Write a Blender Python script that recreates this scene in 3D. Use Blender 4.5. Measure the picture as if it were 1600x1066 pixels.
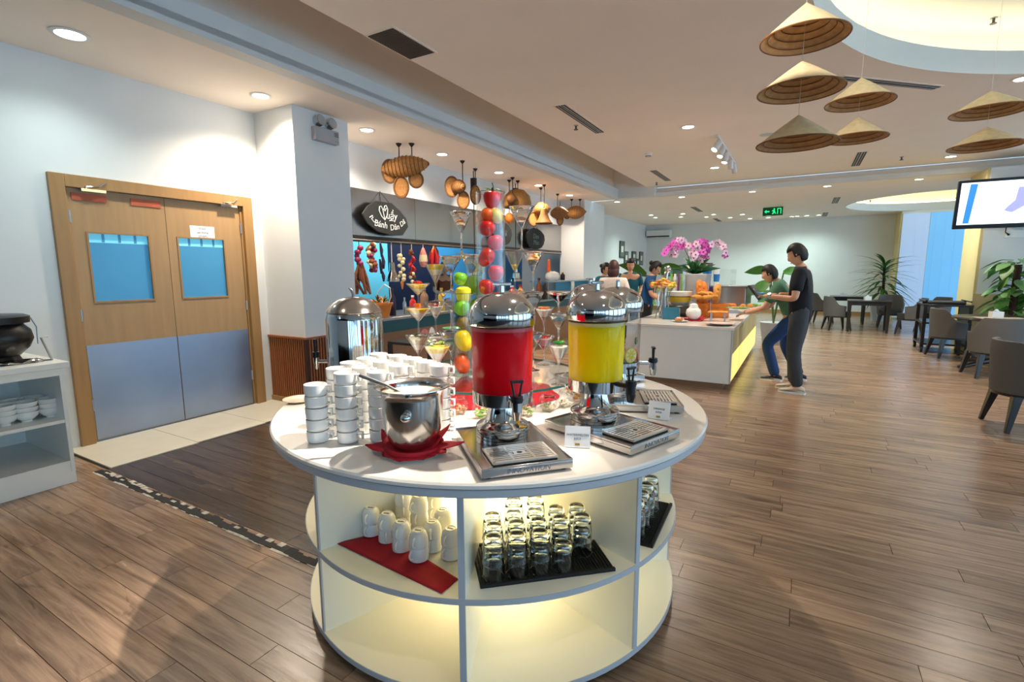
import bpy, bmesh, math, random
from mathutils import Vector, Matrix
random.seed(7)
R = math.radians
PI = math.pi
col = bpy.context.scene.collection
scene = bpy.context.scene
for o in list(bpy.data.objects):
    bpy.data.objects.remove(o)

# ------------------------------------------------------------------ camera
F, HC = 779.7, 1.45
_y, _p, _r = -0.522043, 0.1387857, 0.0045228
_cy, _sy, _cp, _sp = math.cos(_y), math.sin(_y), math.cos(_p), math.sin(_p)
_fw = Vector((_sy * _cp, _cy * _cp, -_sp))
_rt = Vector((_cy, -_sy, 0))
_dn = _fw.cross(_rt)
_rt, _dn = math.cos(_r) * _rt + math.sin(_r) * _dn, -math.sin(_r) * _rt + math.cos(_r) * _dn
cam_data = bpy.data.cameras.new('camera')
cam_data.sensor_width = 36
cam_data.lens = F / 1600 * 36
cam_data.clip_start = 0.05
cam = bpy.data.objects.new('camera', cam_data)
mw = Matrix.Identity(4)
for i in range(3):
    mw[i][0], mw[i][1], mw[i][2] = _rt[i], -_dn[i], -_fw[i]
mw[2][3] = HC
cam.matrix_world = mw
col.objects.link(cam)
scene.camera = cam
CAM = Vector((0, 0, HC))


def at(x, y, d):
    """point of the room seen at photo pixel x, y and d metres deep"""
    return CAM + (_rt * ((x - 800) / F) + _dn * ((y - 533) / F) + _fw) * d


def fl(x, y, z=0.0):
    """point of the horizontal plane z seen at photo pixel x, y"""
    v = _rt * ((x - 800) / F) + _dn * ((y - 533) / F) + _fw
    return CAM + v * ((z - HC) / v.z)


def wx(X, x, y):
    v = _rt * ((x - 800) / F) + _dn * ((y - 533) / F) + _fw
    return CAM + v * (X / v.x)


# ------------------------------------------------------------------ world, exposure
world = bpy.data.worlds.new('world')
scene.world = world
world.use_nodes = True
bg = world.node_tree.nodes['Background']
bg.inputs[0].default_value = (0.40, 0.70, 1.0, 1)
bg.inputs[1].default_value = 2.5
scene.view_settings.view_transform = 'Standard'
scene.view_settings.look = 'None'
scene.view_settings.gamma = 1
scene.view_settings.use_curve_mapping = False
scene.view_settings.exposure = 0.70
scene.cycles.transparent_max_bounces = 32
scene.cycles.max_bounces = 10

SPOT = 1.0      # scale of all downlights


def lamp(kind, loc, energy, color, parent=None, size=0.05, angle=110, blend=0.6, target=None, name='lamp', size_y=None, rot=None):
    d = bpy.data.lights.new(name, kind)
    d.energy = energy
    d.color = color
    if kind == 'SPOT':
        d.spot_size = R(angle)
        d.spot_blend = blend
        d.shadow_soft_size = size
    elif kind == 'AREA':
        d.size = size
        if size_y:
            d.shape = 'RECTANGLE'
            d.size_y = size_y
    else:
        d.shadow_soft_size = size
    o = bpy.data.objects.new(name, d)
    o.location = loc
    if target is not None:
        o.rotation_euler = (Vector(target) - Vector(loc)).to_track_quat('-Z', 'Y').to_euler()
    if rot is not None:
        o.rotation_euler = rot
    if parent:
        o.parent = parent
    col.objects.link(o)
    return o


# ------------------------------------------------------------------ materials
def lin(c):
    def f(v):
        v /= 255.0
        return v / 12.92 if v <= 0.04045 else ((v + 0.055) / 1.055) ** 2.4
    return (f(c[0]), f(c[1]), f(c[2]), 1)


MATS = {}


def mat(name, rgb, rough=0.5, metal=0.0, var=0.06, scale=12.0, bump=0.0, emit=0.0, coat=0.0, trans=0.0, spec=0.5, stretch=None, sss=0.0, ecol=None, ior=1.45, rvar=0.0, coord='Object', sssr=(0.004, 0.002, 0.001)):
    """principled material with procedural noise in colour, roughness and relief"""
    m = bpy.data.materials.new(name)
    m.use_nodes = True
    nt = m.node_tree
    b = nt.nodes['Principled BSDF']
    tc = nt.nodes.new('ShaderNodeTexCoord')
    mp = nt.nodes.new('ShaderNodeMapping')
    if stretch:
        mp.inputs['Scale'].default_value = stretch
    nt.links.new(tc.outputs[coord], mp.inputs[0])
    nz = nt.nodes.new('ShaderNodeTexNoise')
    nz.inputs['Scale'].default_value = scale
    nz.inputs['Detail'].default_value = 5
    nt.links.new(mp.outputs[0], nz.inputs['Vector'])
    c = lin(rgb)
    mix = nt.nodes.new('ShaderNodeMix')
    mix.data_type = 'RGBA'
    mix.inputs[6].default_value = tuple(max(0, v * (1 - var * 2)) for v in c[:3]) + (1,)
    mix.inputs[7].default_value = tuple(min(1, v * (1 + var * 2)) for v in c[:3]) + (1,)
    nt.links.new(nz.outputs[0], mix.inputs[0])
    nt.links.new(mix.outputs[2], b.inputs['Base Color'])
    b.inputs['Roughness'].default_value = rough
    b.inputs['Metallic'].default_value = metal
    b.inputs['IOR'].default_value = ior
    b.inputs['Specular IOR Level'].default_value = spec
    b.inputs['Coat Weight'].default_value = coat
    b.inputs['Coat Roughness'].default_value = 0.06
    b.inputs['Transmission Weight'].default_value = trans
    if sss:
        b.inputs['Subsurface Weight'].default_value = sss
        b.inputs['Subsurface Radius'].default_value = sssr
        b.inputs['Subsurface Scale'].default_value = 1.0
    if rvar:
        mr = nt.nodes.new('ShaderNodeMapRange')
        mr.inputs['To Min'].default_value = max(0, rough - rvar)
        mr.inputs['To Max'].default_value = rough + rvar
        nt.links.new(nz.outputs[0], mr.inputs[0])
        nt.links.new(mr.outputs[0], b.inputs['Roughness'])
    if emit:
        b.inputs['Emission Color'].default_value = lin(ecol or rgb)
        b.inputs['Emission Strength'].default_value = emit
    if bump:
        bp = nt.nodes.new('ShaderNodeBump')
        bp.inputs['Strength'].default_value = bump
        bp.inputs['Distance'].default_value = 0.01
        nt.links.new(nz.outputs[0], bp.inputs['Height'])
        nt.links.new(bp.outputs[0], b.inputs['Normal'])
    MATS[name] = m
    return m


def thin_glass(name, tint=(0.96, 0.98, 0.98), refl=0.12, rough=0.02, edge=0.6):
    """a thin wall of glass: mostly see-through, mirror-like at grazing angles"""
    m = bpy.data.materials.new(name)
    m.use_nodes = True
    nt = m.node_tree
    for n in list(nt.nodes):
        if n.type != 'OUTPUT_MATERIAL':
            nt.nodes.remove(n)
    out = nt.nodes['Material Output']
    tr = nt.nodes.new('ShaderNodeBsdfTransparent')
    gl = nt.nodes.new('ShaderNodeBsdfGlossy')
    gl.inputs['Roughness'].default_value = rough
    lw = nt.nodes.new('ShaderNodeLayerWeight')
    lw.inputs[0].default_value = 0.35
    mr = nt.nodes.new('ShaderNodeMapRange')
    mr.inputs['To Min'].default_value = refl
    mr.inputs['To Max'].default_value = edge
    nt.links.new(lw.outputs['Facing'], mr.inputs[0])
    nz = nt.nodes.new('ShaderNodeTexNoise')
    nz.inputs['Scale'].default_value = 9
    mx = nt.nodes.new('ShaderNodeMix')
    mx.data_type = 'RGBA'
    mx.inputs[6].default_value = tuple(v * 0.97 for v in tint) + (1,)
    mx.inputs[7].default_value = tuple(tint) + (1,)
    nt.links.new(nz.outputs[0], mx.inputs[0])
    nt.links.new(mx.outputs[2], tr.inputs[0])
    ms = nt.nodes.new('ShaderNodeMixShader')
    nt.links.new(mr.outputs[0], ms.inputs[0])
    nt.links.new(tr.outputs[0], ms.inputs[1])
    nt.links.new(gl.outputs[0], ms.inputs[2])
    nt.links.new(ms.outputs[0], out.inputs['Surface'])
    MATS[name] = m
    return m


M_wall = mat('wall_paint', (224, 226, 225), 0.6, var=0.02, scale=3, bump=0.02)
M_wall_beige = mat('wall_beige', (222, 205, 150), 0.6, var=0.03, scale=3)
M_ceil = mat('ceiling_paint', (250, 238, 226), 0.75, var=0.02, scale=2)
M_tile = mat('threshold_tile', (215, 208, 190), 0.35, var=0.05, scale=5)
M_white = mat('white_laminate', (238, 238, 232), 0.28, var=0.02, scale=4)
M_stone = mat('white_stone_top', (235, 230, 222), 0.18, var=0.05, scale=3, coat=0.2)
M_rim = mat('grey_white_edge', (190, 194, 200), 0.35, var=0.03)
M_cream = mat('cream_panel', (248, 243, 224), 0.35, var=0.02, scale=3)
M_oak = mat('oak_veneer', (168, 134, 92), 0.42, var=0.10, scale=6, stretch=(4, 4, 0.35), bump=0.03)
M_oakf = mat('oak_frame', (162, 124, 78), 0.42, var=0.10, scale=6, stretch=(4, 4, 0.4), bump=0.03)
M_slat = mat('brown_wood_slat', (158, 92, 54), 0.45, var=0.16, scale=8, stretch=(3, 3, 0.4))
M_steel = mat('brushed_steel', (176, 180, 186), 0.30, 1.0, var=0.08, scale=20, stretch=(1, 1, 14), rvar=0.06)
M_kick = mat('worn_steel_plate', (150, 156, 168), 0.38, 1.0, var=0.10, scale=2.2, rvar=0.1)
M_chrome = mat('polished_steel', (205, 205, 205), 0.07, 1.0, var=0.03, scale=6)
M_pot = mat('bucket_steel', (196, 192, 188), 0.17, 1.0, var=0.05, scale=5, rvar=0.05)
M_hood = mat('hood_steel', (168, 168, 170), 0.24, 1.0, var=0.015, scale=1.2, rvar=0.02, stretch=(1, 1, 4))
M_hooddark = mat('hood_dark_steel', (70, 62, 58), 0.4, 0.8, var=0.1)  # dark steel of the hood body and its lower lip
M_cup = mat('white_porcelain', (246, 245, 240), 0.16, var=0.01, coat=0.4)
M_black = mat('black_plastic', (20, 20, 22), 0.32, var=0.1)
M_rubber = mat('black_rubber', (26, 27, 28), 0.6, var=0.15, scale=60)
M_dark = mat('dark_stained_wood', (34, 29, 27), 0.32, var=0.2, scale=7, stretch=(1, 1, 0.3), coat=0.2)
M_grill = mat('grille_dark', (42, 38, 36), 0.5, var=0.1)
M_grille = mat('grille_grey', (86, 78, 72), 0.5, var=0.05)
M_white_metal = mat('white_metal', (228, 228, 226), 0.35, var=0.02)
M_red = mat('red_napkin_cloth', (176, 6, 30), 0.75, var=0.14, scale=40, bump=0.12)
M_gray = mat('grey_chair_fabric', (96, 94, 92), 0.85, var=0.10, scale=160, bump=0.15)
M_seatdark = mat('dark_chair_fabric', (52, 52, 53), 0.85, var=0.10, scale=160, bump=0.15)
M_glass = thin_glass('clear_glass', (0.975, 0.99, 0.985), 0.025, 0.02, 0.38)
M_tumbler = mat('tumbler_glass', (246, 250, 248), 0.0, trans=1.0, ior=1.45, var=0.005)
M_martini = mat('cocktail_glass', (250, 252, 252), 0.0, trans=1.0, ior=1.42, var=0.003)
M_martini_t = thin_glass('filled_cocktail_glass', (0.98, 0.985, 0.985), 0.10, 0.02, 0.8)
M_ladle = mat('dull_ladle_steel', (126, 126, 128), 0.25, 1.0, var=0.08)
M_acrylic = thin_glass('clear_acrylic', (0.98, 0.985, 0.985), 0.012, 0.04, 0.16)
M_greenglass = mat('green_glass_edge', (40, 96, 84), 0.1, var=0.1, spec=0.6)
M_juice_r = mat('red_juice', (214, 0, 20), 0.4, var=0.04, scale=4, spec=0.12, sss=0.8, sssr=(0.12, 0.004, 0.01))
M_juice_y = mat('yellow_juice', (246, 214, 0), 0.4, var=0.03, scale=4, spec=0.12, sss=0.8, sssr=(0.12, 0.10, 0.004))
M_froth_r = mat('red_froth', (196, 70, 70), 0.5, var=0.1, scale=40)
M_froth_y = mat('yellow_froth', (205, 190, 120), 0.5, var=0.1, scale=40)
M_water = thin_glass('infused_water', (0.93, 0.90, 0.88), 0.04, 0.03, 0.2)
M_paper = mat('white_card', (236, 238, 240), 0.6, var=0.01)
M_ink = mat('dark_ink', (60, 60, 66), 0.6)
M_gold = mat('gold_print', (170, 140, 60), 0.5)
M_chalk = mat('white_chalk', (232, 232, 228), 0.9, var=0.1, scale=90)
M_board = mat('chalkboard', (36, 40, 40), 0.75, var=0.15, scale=9)
M_rattan = mat('woven_rattan', (168, 116, 58), 0.6, var=0.25, scale=38, bump=0.5)
M_rattan_d = mat('rattan_rim', (110, 70, 36), 0.6, var=0.2, scale=30)
M_hat = mat('palm_leaf_hat', (220, 200, 158), 0.6, var=0.14, scale=26, stretch=(1, 1, 0.3), bump=0.15)
M_hat_in = mat('palm_leaf_hat_inside', (196, 152, 104), 0.65, var=0.2, scale=30)
M_hoop = mat('bamboo_hoop', (132, 84, 44), 0.6, var=0.2)
M_cord = mat('dark_cord', (40, 32, 28), 0.7)
M_thread = mat('pale_thread', (215, 205, 190), 0.8)
M_terra = mat('terracotta', (212, 120, 44), 0.6, var=0.12)
M_teal = mat('teal_counter_front', (26, 84, 92), 0.45, var=0.1)
M_cyan = mat('cyan_kitchen_wall', (92, 190, 222), 0.5, var=0.03)
M_navy = mat('navy_kitchen_wall', (14, 30, 62), 0.45, var=0.1)
M_blue = mat('blue_kitchen_wall', (50, 130, 184), 0.5, var=0.05)
M_brownpanel = mat('brown_counter_panel', (150, 112, 84), 0.55, var=0.1)
M_burlap = mat('burlap', (196, 156, 104), 0.9, var=0.15, scale=80, bump=0.2)
M_leaf = mat('green_leaf', (70, 128, 48), 0.45, var=0.25, scale=9)
M_leaf_d = mat('dark_green_leaf', (34, 84, 38), 0.4, var=0.25, scale=9)
M_leaf_v = mat('variegated_leaf', (112, 158, 78), 0.45, var=0.3, scale=14)
M_stem = mat('plant_stem', (84, 104, 52), 0.6, var=0.2)
M_bark = mat('moss_pole', (66, 50, 36), 0.9, var=0.3, scale=40, bump=0.4)
M_skin = mat('skin', (214, 160, 128), 0.5, var=0.05, sss=0.1)
M_hair = mat('black_hair', (26, 22, 22), 0.55, var=0.3, scale=60, stretch=(1, 1, 0.2), bump=0.3)
M_hair_b = mat('brown_hair', (72, 36, 32), 0.55, var=0.3, scale=60, stretch=(1, 1, 0.2), bump=0.3)
M_lip = mat('lips', (170, 92, 86), 0.5)
M_tee = mat('black_cotton', (20, 24, 30), 0.85, var=0.15, scale=30, bump=0.1)
M_trouser = mat('charcoal_trousers', (62, 66, 72), 0.8, var=0.1, scale=30, bump=0.1)
M_denim = mat('blue_denim', (30, 66, 118), 0.8, var=0.2, scale=60, bump=0.12)
M_greenshirt = mat('green_shirt', (74, 118, 92), 0.8, var=0.1, scale=30)
M_blueshirt = mat('blue_uniform', (24, 78, 132), 0.8, var=0.12, scale=30)
M_tealshirt = mat('teal_uniform', (20, 92, 110), 0.8, var=0.12, scale=30)
M_whiteshirt = mat('cream_blouse', (226, 208, 196), 0.8, var=0.06, scale=30)
M_shoe_w = mat('pale_canvas', (206, 194, 180), 0.7, var=0.08)
M_shoe_n = mat('navy_canvas', (30, 34, 52), 0.7, var=0.12)
M_marble = mat('beige_marble', (212, 182, 132), 0.25, var=0.14, scale=2.2)
M_bread = mat('golden_bread', (214, 148, 66), 0.6, var=0.22, scale=14, bump=0.2)
M_toast = mat('orange_baguette', (222, 124, 40), 0.55, var=0.2, scale=12, bump=0.15)
M_pink = mat('pink_orchid', (216, 92, 190), 0.6, var=0.25, scale=25)
M_pinkl = mat('pale_pink_orchid', (238, 196, 220), 0.6, var=0.15, scale=25)
M_magenta = mat('deep_pink_centre', (160, 20, 100), 0.6, var=0.2)
M_mango_y = mat('yellow_mango_skin', (244, 200, 14), 0.35, var=0.12, scale=5)
M_mango_r = mat('red_mango_skin', (222, 74, 24), 0.3, var=0.5, scale=7, coat=0.3)
M_lime = mat('lime_skin', (146, 196, 20), 0.35, var=0.2, scale=14, bump=0.08)
M_limeD = mat('green_apple_skin', (110, 176, 30), 0.3, var=0.2, scale=9, coat=0.3)
M_lemon = mat('lemon_skin', (238, 222, 40), 0.4, var=0.1, scale=30, bump=0.06)
M_kiwi = mat('kiwi_skin', (142, 116, 50), 0.8, var=0.2, scale=60, bump=0.2)
M_apple = mat('red_apple_skin', (222, 40, 14), 0.3, var=0.35, scale=6, coat=0.2)
M_peach = mat('pink_apple_skin', (206, 22, 26), 0.4, var=0.25, scale=6)
M_straw = mat('strawberry_skin', (218, 24, 18), 0.35, var=0.2, scale=30, bump=0.2)
M_star = mat('star_fruit_skin', (240, 200, 50), 0.3, var=0.15, coat=0.3)
M_yellowcake = mat('yellow_mousse', (246, 206, 12), 0.35, var=0.08)
M_whitecream = mat('white_cream', (242, 236, 224), 0.5, var=0.04)
M_pinkcream = mat('pink_cream', (232, 190, 196), 0.5, var=0.06)
M_redjelly = mat('red_jelly', (206, 32, 24), 0.15, var=0.15, coat=0.6)
M_orangejelly = mat('orange_jelly', (240, 120, 24), 0.15, var=0.12, coat=0.6)
M_greenjelly = mat('bright_green_jelly', (28, 190, 40), 0.2, var=0.2, coat=0.6)
M_salad = mat('salad_green', (130, 180, 52), 0.5, var=0.35, scale=60)
M_saladw = mat('pale_salad', (228, 206, 172), 0.6, var=0.25, scale=60)
M_shrimp = mat('shrimp_orange', (226, 130, 84), 0.5, var=0.3, scale=40)
M_garlic = mat('garlic_skin', (222, 200, 156), 0.6, var=0.12, scale=20)
M_onion = mat('red_onion_skin', (134, 36, 74), 0.35, var=0.3, scale=20)
M_chili = mat('dried_chili', (186, 24, 26), 0.4, var=0.3, scale=20)
M_aubergine = mat('aubergine_skin', (44, 22, 44), 0.3, var=0.2)
M_driedherb = mat('dried_bark', (120, 66, 40), 0.8, var=0.3, scale=30, bump=0.3)
M_orange = mat('orange_plastic', (230, 92, 20), 0.4, var=0.05)
M_bowlgreen = mat('green_ceramic', (96, 186, 116), 0.25, var=0.06)
M_planter = mat('grey_planter', (168, 168, 172), 0.4, var=0.05)
M_oil = mat('yellow_oil', (196, 160, 40), 0.2, var=0.15, coat=0.5)
M_bluegift = mat('blue_glaze', (40, 120, 190), 0.3, var=0.1)
M_purple = mat('purple_glaze', (120, 50, 96), 0.3, var=0.2)
M_soup = mat('milky_soup', (232, 214, 184), 0.25, var=0.04)
M_signorange = mat('faded_red_plate', (186, 92, 58), 0.5, var=0.12)
M_frost = mat('frosted_window_pane', (70, 138, 178), 0.3, var=0.08, scale=2, emit=0.10, ecol=(20, 150, 215))
M_frost_b = mat('bright_window_strip', (140, 220, 250), 0.3, var=0.15, scale=9, emit=0.22, ecol=(70, 190, 240))
M_daywall = mat('blue_daylight_wall', (150, 200, 238), 0.7, var=0.03, scale=2, emit=0.30, ecol=(90, 180, 240))  # blue daylight falling on the wall, held in colour and emission
M_daywall2 = mat('lilac_daylight_wall', (196, 212, 236), 0.7, var=0.03, scale=2, emit=0.25, ecol=(170, 200, 240))
M_lens = mat('downlight_lens', (255, 250, 235), 0.5, emit=14, ecol=(255, 248, 232))
M_lens_g = mat('cool_downlight_lens', (240, 255, 245), 0.5, emit=8, ecol=(225, 255, 238))
M_led = mat('warm_led', (255, 238, 170), 0.5, emit=3.8, ecol=(255, 222, 112))
M_grid = mat('drip_grid_steel', (214, 210, 204), 0.34, 0.85, var=0.05)
M_core = mat('core_fill_glow', (250, 244, 222), 0.45, var=0.02, emit=1.9, ecol=(255, 238, 190))  # glow added to the core to fill the compartments evenly with light
M_slatback = mat('dark_slat_gap', (70, 36, 22), 0.7, var=0.1)
M_cove = mat('cove_led', (255, 238, 180), 0.5, emit=5, ecol=(255, 232, 160))
M_litpanel = mat('backlit_cream_panel', (250, 236, 160), 0.4, var=0.04, emit=0.55, ecol=(255, 226, 110))
M_dimpanel = mat('dim_cream_panel', (206, 186, 126), 0.4, var=0.04)
M_screen = mat('tv_screen', (240, 246, 252), 0.2, var=0.03, scale=3, emit=0.9, ecol=(238, 246, 255))
M_screen_b = mat('tv_screen_blue', (70, 150, 214), 0.2, emit=0.5, ecol=(50, 140, 220))
M_screen_v = mat('tv_screen_violet', (180, 180, 226), 0.2, emit=0.5, ecol=(170, 170, 225))
M_exit = mat('exit_sign_green', (10, 70, 40), 0.4, emit=0.05, ecol=(0, 120, 60))
M_exitl = mat('exit_sign_lit', (40, 255, 140), 0.4, emit=1.0, ecol=(30, 240, 130))
M_white_pattern = mat('white_speckled_tray', (226, 222, 214), 0.5, var=0.2, scale=80)
M_blackstrip = mat('torn_black_strip', (32, 30, 30), 0.7, var=0.4, scale=14, bump=0.4)
M_whitestrip = mat('scraped_white_glue', (196, 190, 178), 0.8, var=0.3, scale=26, bump=0.3)
M_photo = mat('grey_photo_print', (104, 118, 112), 0.5, var=0.5, scale=9)
M_pinkshell = mat('pink_shell', (204, 122, 112), 0.6, var=0.3, scale=30)
M_blueclothes = mat('blue_packet', (52, 140, 170), 0.5, var=0.2, scale=10)


def floor_mat():
    m = bpy.data.materials.new('wood_plank')
    m.use_nodes = True
    nt = m.node_tree
    b = nt.nodes['Principled BSDF']
    geo = nt.nodes.new('ShaderNodeNewGeometry')
    at_ = nt.nodes.new('ShaderNodeAttribute')
    at_.attribute_name = 'tint'
    sep = nt.nodes.new('ShaderNodeSeparateColor')
    nt.links.new(at_.outputs['Color'], sep.inputs[0])
    # shift the grain from plank to plank
    vm = nt.nodes.new('ShaderNodeVectorMath')
    vm.operation = 'MULTIPLY_ADD'
    vm.inputs[1].default_value = (31, 17, 9)
    nt.links.new(at_.outputs['Color'], vm.inputs[0])
    nt.links.new(geo.outputs['Position'], vm.inputs[2])
    mp = nt.nodes.new('ShaderNodeMapping')
    mp.inputs['Scale'].default_value = (1.1, 15, 1)
    nt.links.new(vm.outputs[0], mp.inputs[0])
    n1 = nt.nodes.new('ShaderNodeTexNoise')
    n1.inputs['Scale'].default_value = 1.9
    n1.inputs['Detail'].default_value = 8
    n1.inputs['Roughness'].default_value = 0.62
    n1.inputs['Distortion'].default_value = 0.5
    nt.links.new(mp.outputs[0], n1.inputs['Vector'])
    mp2 = nt.nodes.new('ShaderNodeMapping')
    mp2.inputs['Scale'].default_value = (1.6, 6, 1)
    nt.links.new(vm.outputs[0], mp2.inputs[0])
    n2 = nt.nodes.new('ShaderNodeTexNoise')
    n2.inputs['Scale'].default_value = 1.5
    n2.inputs['Detail'].default_value = 3
    n2.inputs['Distortion'].default_value = 1.2
    nt.links.new(mp2.outputs[0], n2.inputs['Vector'])
    cr = nt.nodes.new('ShaderNodeValToRGB')
    cr.color_ramp.elements[0].position = 0.28
    cr.color_ramp.elements[0].color = lin((106, 82, 64))
    cr.color_ramp.elements[1].position = 0.72
    cr.color_ramp.elements[1].color = lin((184, 152, 125))
    nt.links.new(n1.outputs[0], cr.inputs[0])
    cr2 = nt.nodes.new('ShaderNodeValToRGB')
    cr2.color_ramp.elements[0].position = 0.26
    cr2.color_ramp.elements[0].color = (0.5, 0.46, 0.43, 1)
    cr2.color_ramp.elements[1].position = 0.36
    cr2.color_ramp.elements[1].color = (1, 1, 1, 1)
    nt.links.new(n2.outputs[0], cr2.inputs[0])
    mul = nt.nodes.new('ShaderNodeMix')
    mul.data_type = 'RGBA'
    mul.blend_type = 'MULTIPLY'
    mul.inputs[0].default_value = 1
    nt.links.new(cr.outputs[0], mul.inputs[6])
    nt.links.new(cr2.outputs[0], mul.inputs[7])
    # tint: red channel = brightness of the plank, blue = darker zone
    mr = nt.nodes.new('ShaderNodeMapRange')
    mr.inputs['To Min'].default_value = 0.82
    mr.inputs['To Max'].default_value = 1.12
    nt.links.new(sep.outputs[0], mr.inputs[0])
    mr2 = nt.nodes.new('ShaderNodeMapRange')
    mr2.inputs['To Min'].default_value = 1.0
    mr2.inputs['To Max'].default_value = 0.26
    nt.links.new(sep.outputs[2], mr2.inputs[0])
    mm = nt.nodes.new('ShaderNodeMath')
    mm.operation = 'MULTIPLY'
    nt.links.new(mr.outputs[0], mm.inputs[0])
    nt.links.new(mr2.outputs[0], mm.inputs[1])
    sc = nt.nodes.new('ShaderNodeVectorMath')
    sc.operation = 'SCALE'
    nt.links.new(mul.outputs[2], sc.inputs[0])
    nt.links.new(mm.outputs[0], sc.inputs['Scale'])
    nt.links.new(sc.outputs[0], b.inputs['Base Color'])
    rr = nt.nodes.new('ShaderNodeMapRange')
    rr.inputs['To Min'].default_value = 0.17
    rr.inputs['To Max'].default_value = 0.32
    nt.links.new(n1.outputs[0], rr.inputs[0])
    nt.links.new(rr.outputs[0], b.inputs['Roughness'])
    bp = nt.nodes.new('ShaderNodeBump')
    bp.inputs['Strength'].default_value = 0.16
    bp.inputs['Distance'].default_value = 0.006
    nt.links.new(n1.outputs[0], bp.inputs['Height'])
    nt.links.new(bp.outputs[0], b.inputs['Normal'])
    return m


M_plank = floor_mat()
M_joint = mat('dark_floor_joint', (34, 25, 19), 0.8)


# ------------------------------------------------------------------ mesh builder
class MB:
    def __init__(self):
        self.v, self.f, self.m = [], [], []

    def add(self, vs, fs, mi=0, T=None):
        o = len(self.v)
        for p in vs:
            p = Vector(p)
            self.v.append(T @ p if T is not None else p)
        for f in fs:
            self.f.append(tuple(i + o for i in f))
            self.m.append(mi)
        return self

    def box(self, c, s, mi=0, rz=0.0, T=None):
        x, y, z = s[0] / 2, s[1] / 2, s[2] / 2
        vs = [(-x, -y, -z), (x, -y, -z), (x, y, -z), (-x, y, -z), (-x, -y, z), (x, -y, z), (x, y, z), (-x, y, z)]
        fs = [(0, 3, 2, 1), (4, 5, 6, 7), (0, 1, 5, 4), (1, 2, 6, 5), (2, 3, 7, 6), (3, 0, 4, 7)]
        t = Matrix.Translation(c) @ Matrix.Rotation(rz, 4, 'Z')
        return self.add(vs, fs, mi, T @ t if T is not None else t)

    def b2(self, x0, x1, y0, y1, z0, z1, mi=0):
        return self.box(((x0 + x1) / 2, (y0 + y1) / 2, (z0 + z1) / 2), (x1 - x0, y1 - y0, z1 - z0), mi)

    def lathe(self, prof, n=24, mi=0, c=(0, 0, 0), T=None, a0=0.0, a1=2 * PI):
        full = abs(a1 - a0 - 2 * PI) < 1e-6
        k = n if full else n + 1
        vs, fs = [], []
        for r, z in prof:
            for i in range(k):
                a = a0 + (a1 - a0) * i / n
                vs.append((c[0] + r * math.cos(a), c[1] + r * math.sin(a), c[2] + z))
        for j in range(len(prof) - 1):
            for i in range(n):
                i2 = (i + 1) % k
                fs.append((j * k + i, j * k + i2, (j + 1) * k + i2, (j + 1) * k + i))
        self.add(vs, fs, mi, T)
        if full:
            o = len(self.v) - len(vs)
            if prof[0][0] > 1e-4:
                pass
        return self

    def cap(self, r, z, n=24, mi=0, c=(0, 0, 0), up=True, T=None):
        vs = [(c[0] + r * math.cos(2 * PI * i / n), c[1] + r * math.sin(2 * PI * i / n), c[2] + z) for i in range(n)]
        f = tuple(range(n)) if up else tuple(reversed(range(n)))
        return self.add(vs, [f], mi, T)

    def cyl(self, r, z0, z1, n=20, mi=0, c=(0, 0, 0), r2=None, T=None):
        r2 = r if r2 is None else r2
        self.lathe([(r, z0), (r2, z1)], n, mi, c, T)
        self.cap(r, z0, n, mi, c, False, T)
        return self.cap(r2, z1, n, mi, c, True, T)

    def sph(self, c, r, mi=0, n=14, T=None, rot=None):
        rx, ry, rz = (r, r, r) if not hasattr(r, '__len__') else r
        h = max(5, n // 2)
        vs, fs = [(0, 0, -rz)], []
        for j in range(1, h):
            b = -PI / 2 + PI * j / h
            for i in range(n):
                a = 2 * PI * i / n
                vs.append((rx * math.cos(b) * math.cos(a), ry * math.cos(b) * math.sin(a), rz * math.sin(b)))
        vs.append((0, 0, rz))
        for i in range(n):
            fs.append((0, 1 + (i + 1) % n, 1 + i))
        for j in range(h - 2):
            for i in range(n):
                fs.append((1 + j * n + i, 1 + j * n + (i + 1) % n, 1 + (j + 1) * n + (i + 1) % n, 1 + (j + 1) * n + i))
        l = len(vs) - 1
        for i in range(n):
            fs.append((l, 1 + (h - 2) * n + i, 1 + (h - 2) * n + (i + 1) % n))
        t = Matrix.Translation(c)
        if rot is not None:
            t = t @ rot
        return self.add(vs, fs, mi, T @ t if T is not None else t)

    def tube(self, pts, r, n=8, mi=0, closed=False, T=None):
        pts = [Vector(p) for p in pts]
        k = len(pts)
        rs = r if hasattr(r, '__len__') else [r] * k
        vs, fs = [], []
        up = Vector((0, 0, 1))
        prev = None
        for i, p in enumerate(pts):
            a = pts[(i - 1) % k] if (closed or i > 0) else p
            b = pts[(i + 1) % k] if (closed or i < k - 1) else p
            d = (b - a).normalized() if (b - a).length > 1e-9 else Vector((0, 0, 1))
            if prev is None:
                x = d.cross(up)
                if x.length < 1e-3:
                    x = d.cross(Vector((1, 0, 0)))
            else:
                x = prev - d * prev.dot(d)
                if x.length < 1e-6:
                    x = d.cross(Vector((1, 0, 0)))
            x.normalize()
            prev = x
            y = d.cross(x)
            for j in range(n):
                t = 2 * PI * j / n
                vs.append(p + (x * math.cos(t) + y * math.sin(t)) * rs[i])
        for i in range(k if closed else k - 1):
            for j in range(n):
                q = (i + 1) % k
                fs.append((i * n + j, i * n + (j + 1) % n, q * n + (j + 1) % n, q * n + j))
        if not closed:
            fs.append(tuple(reversed(range(n))))
            fs.append(tuple((k - 1) * n + j for j in range(n)))
        return self.add(vs, fs, mi, T)

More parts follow.
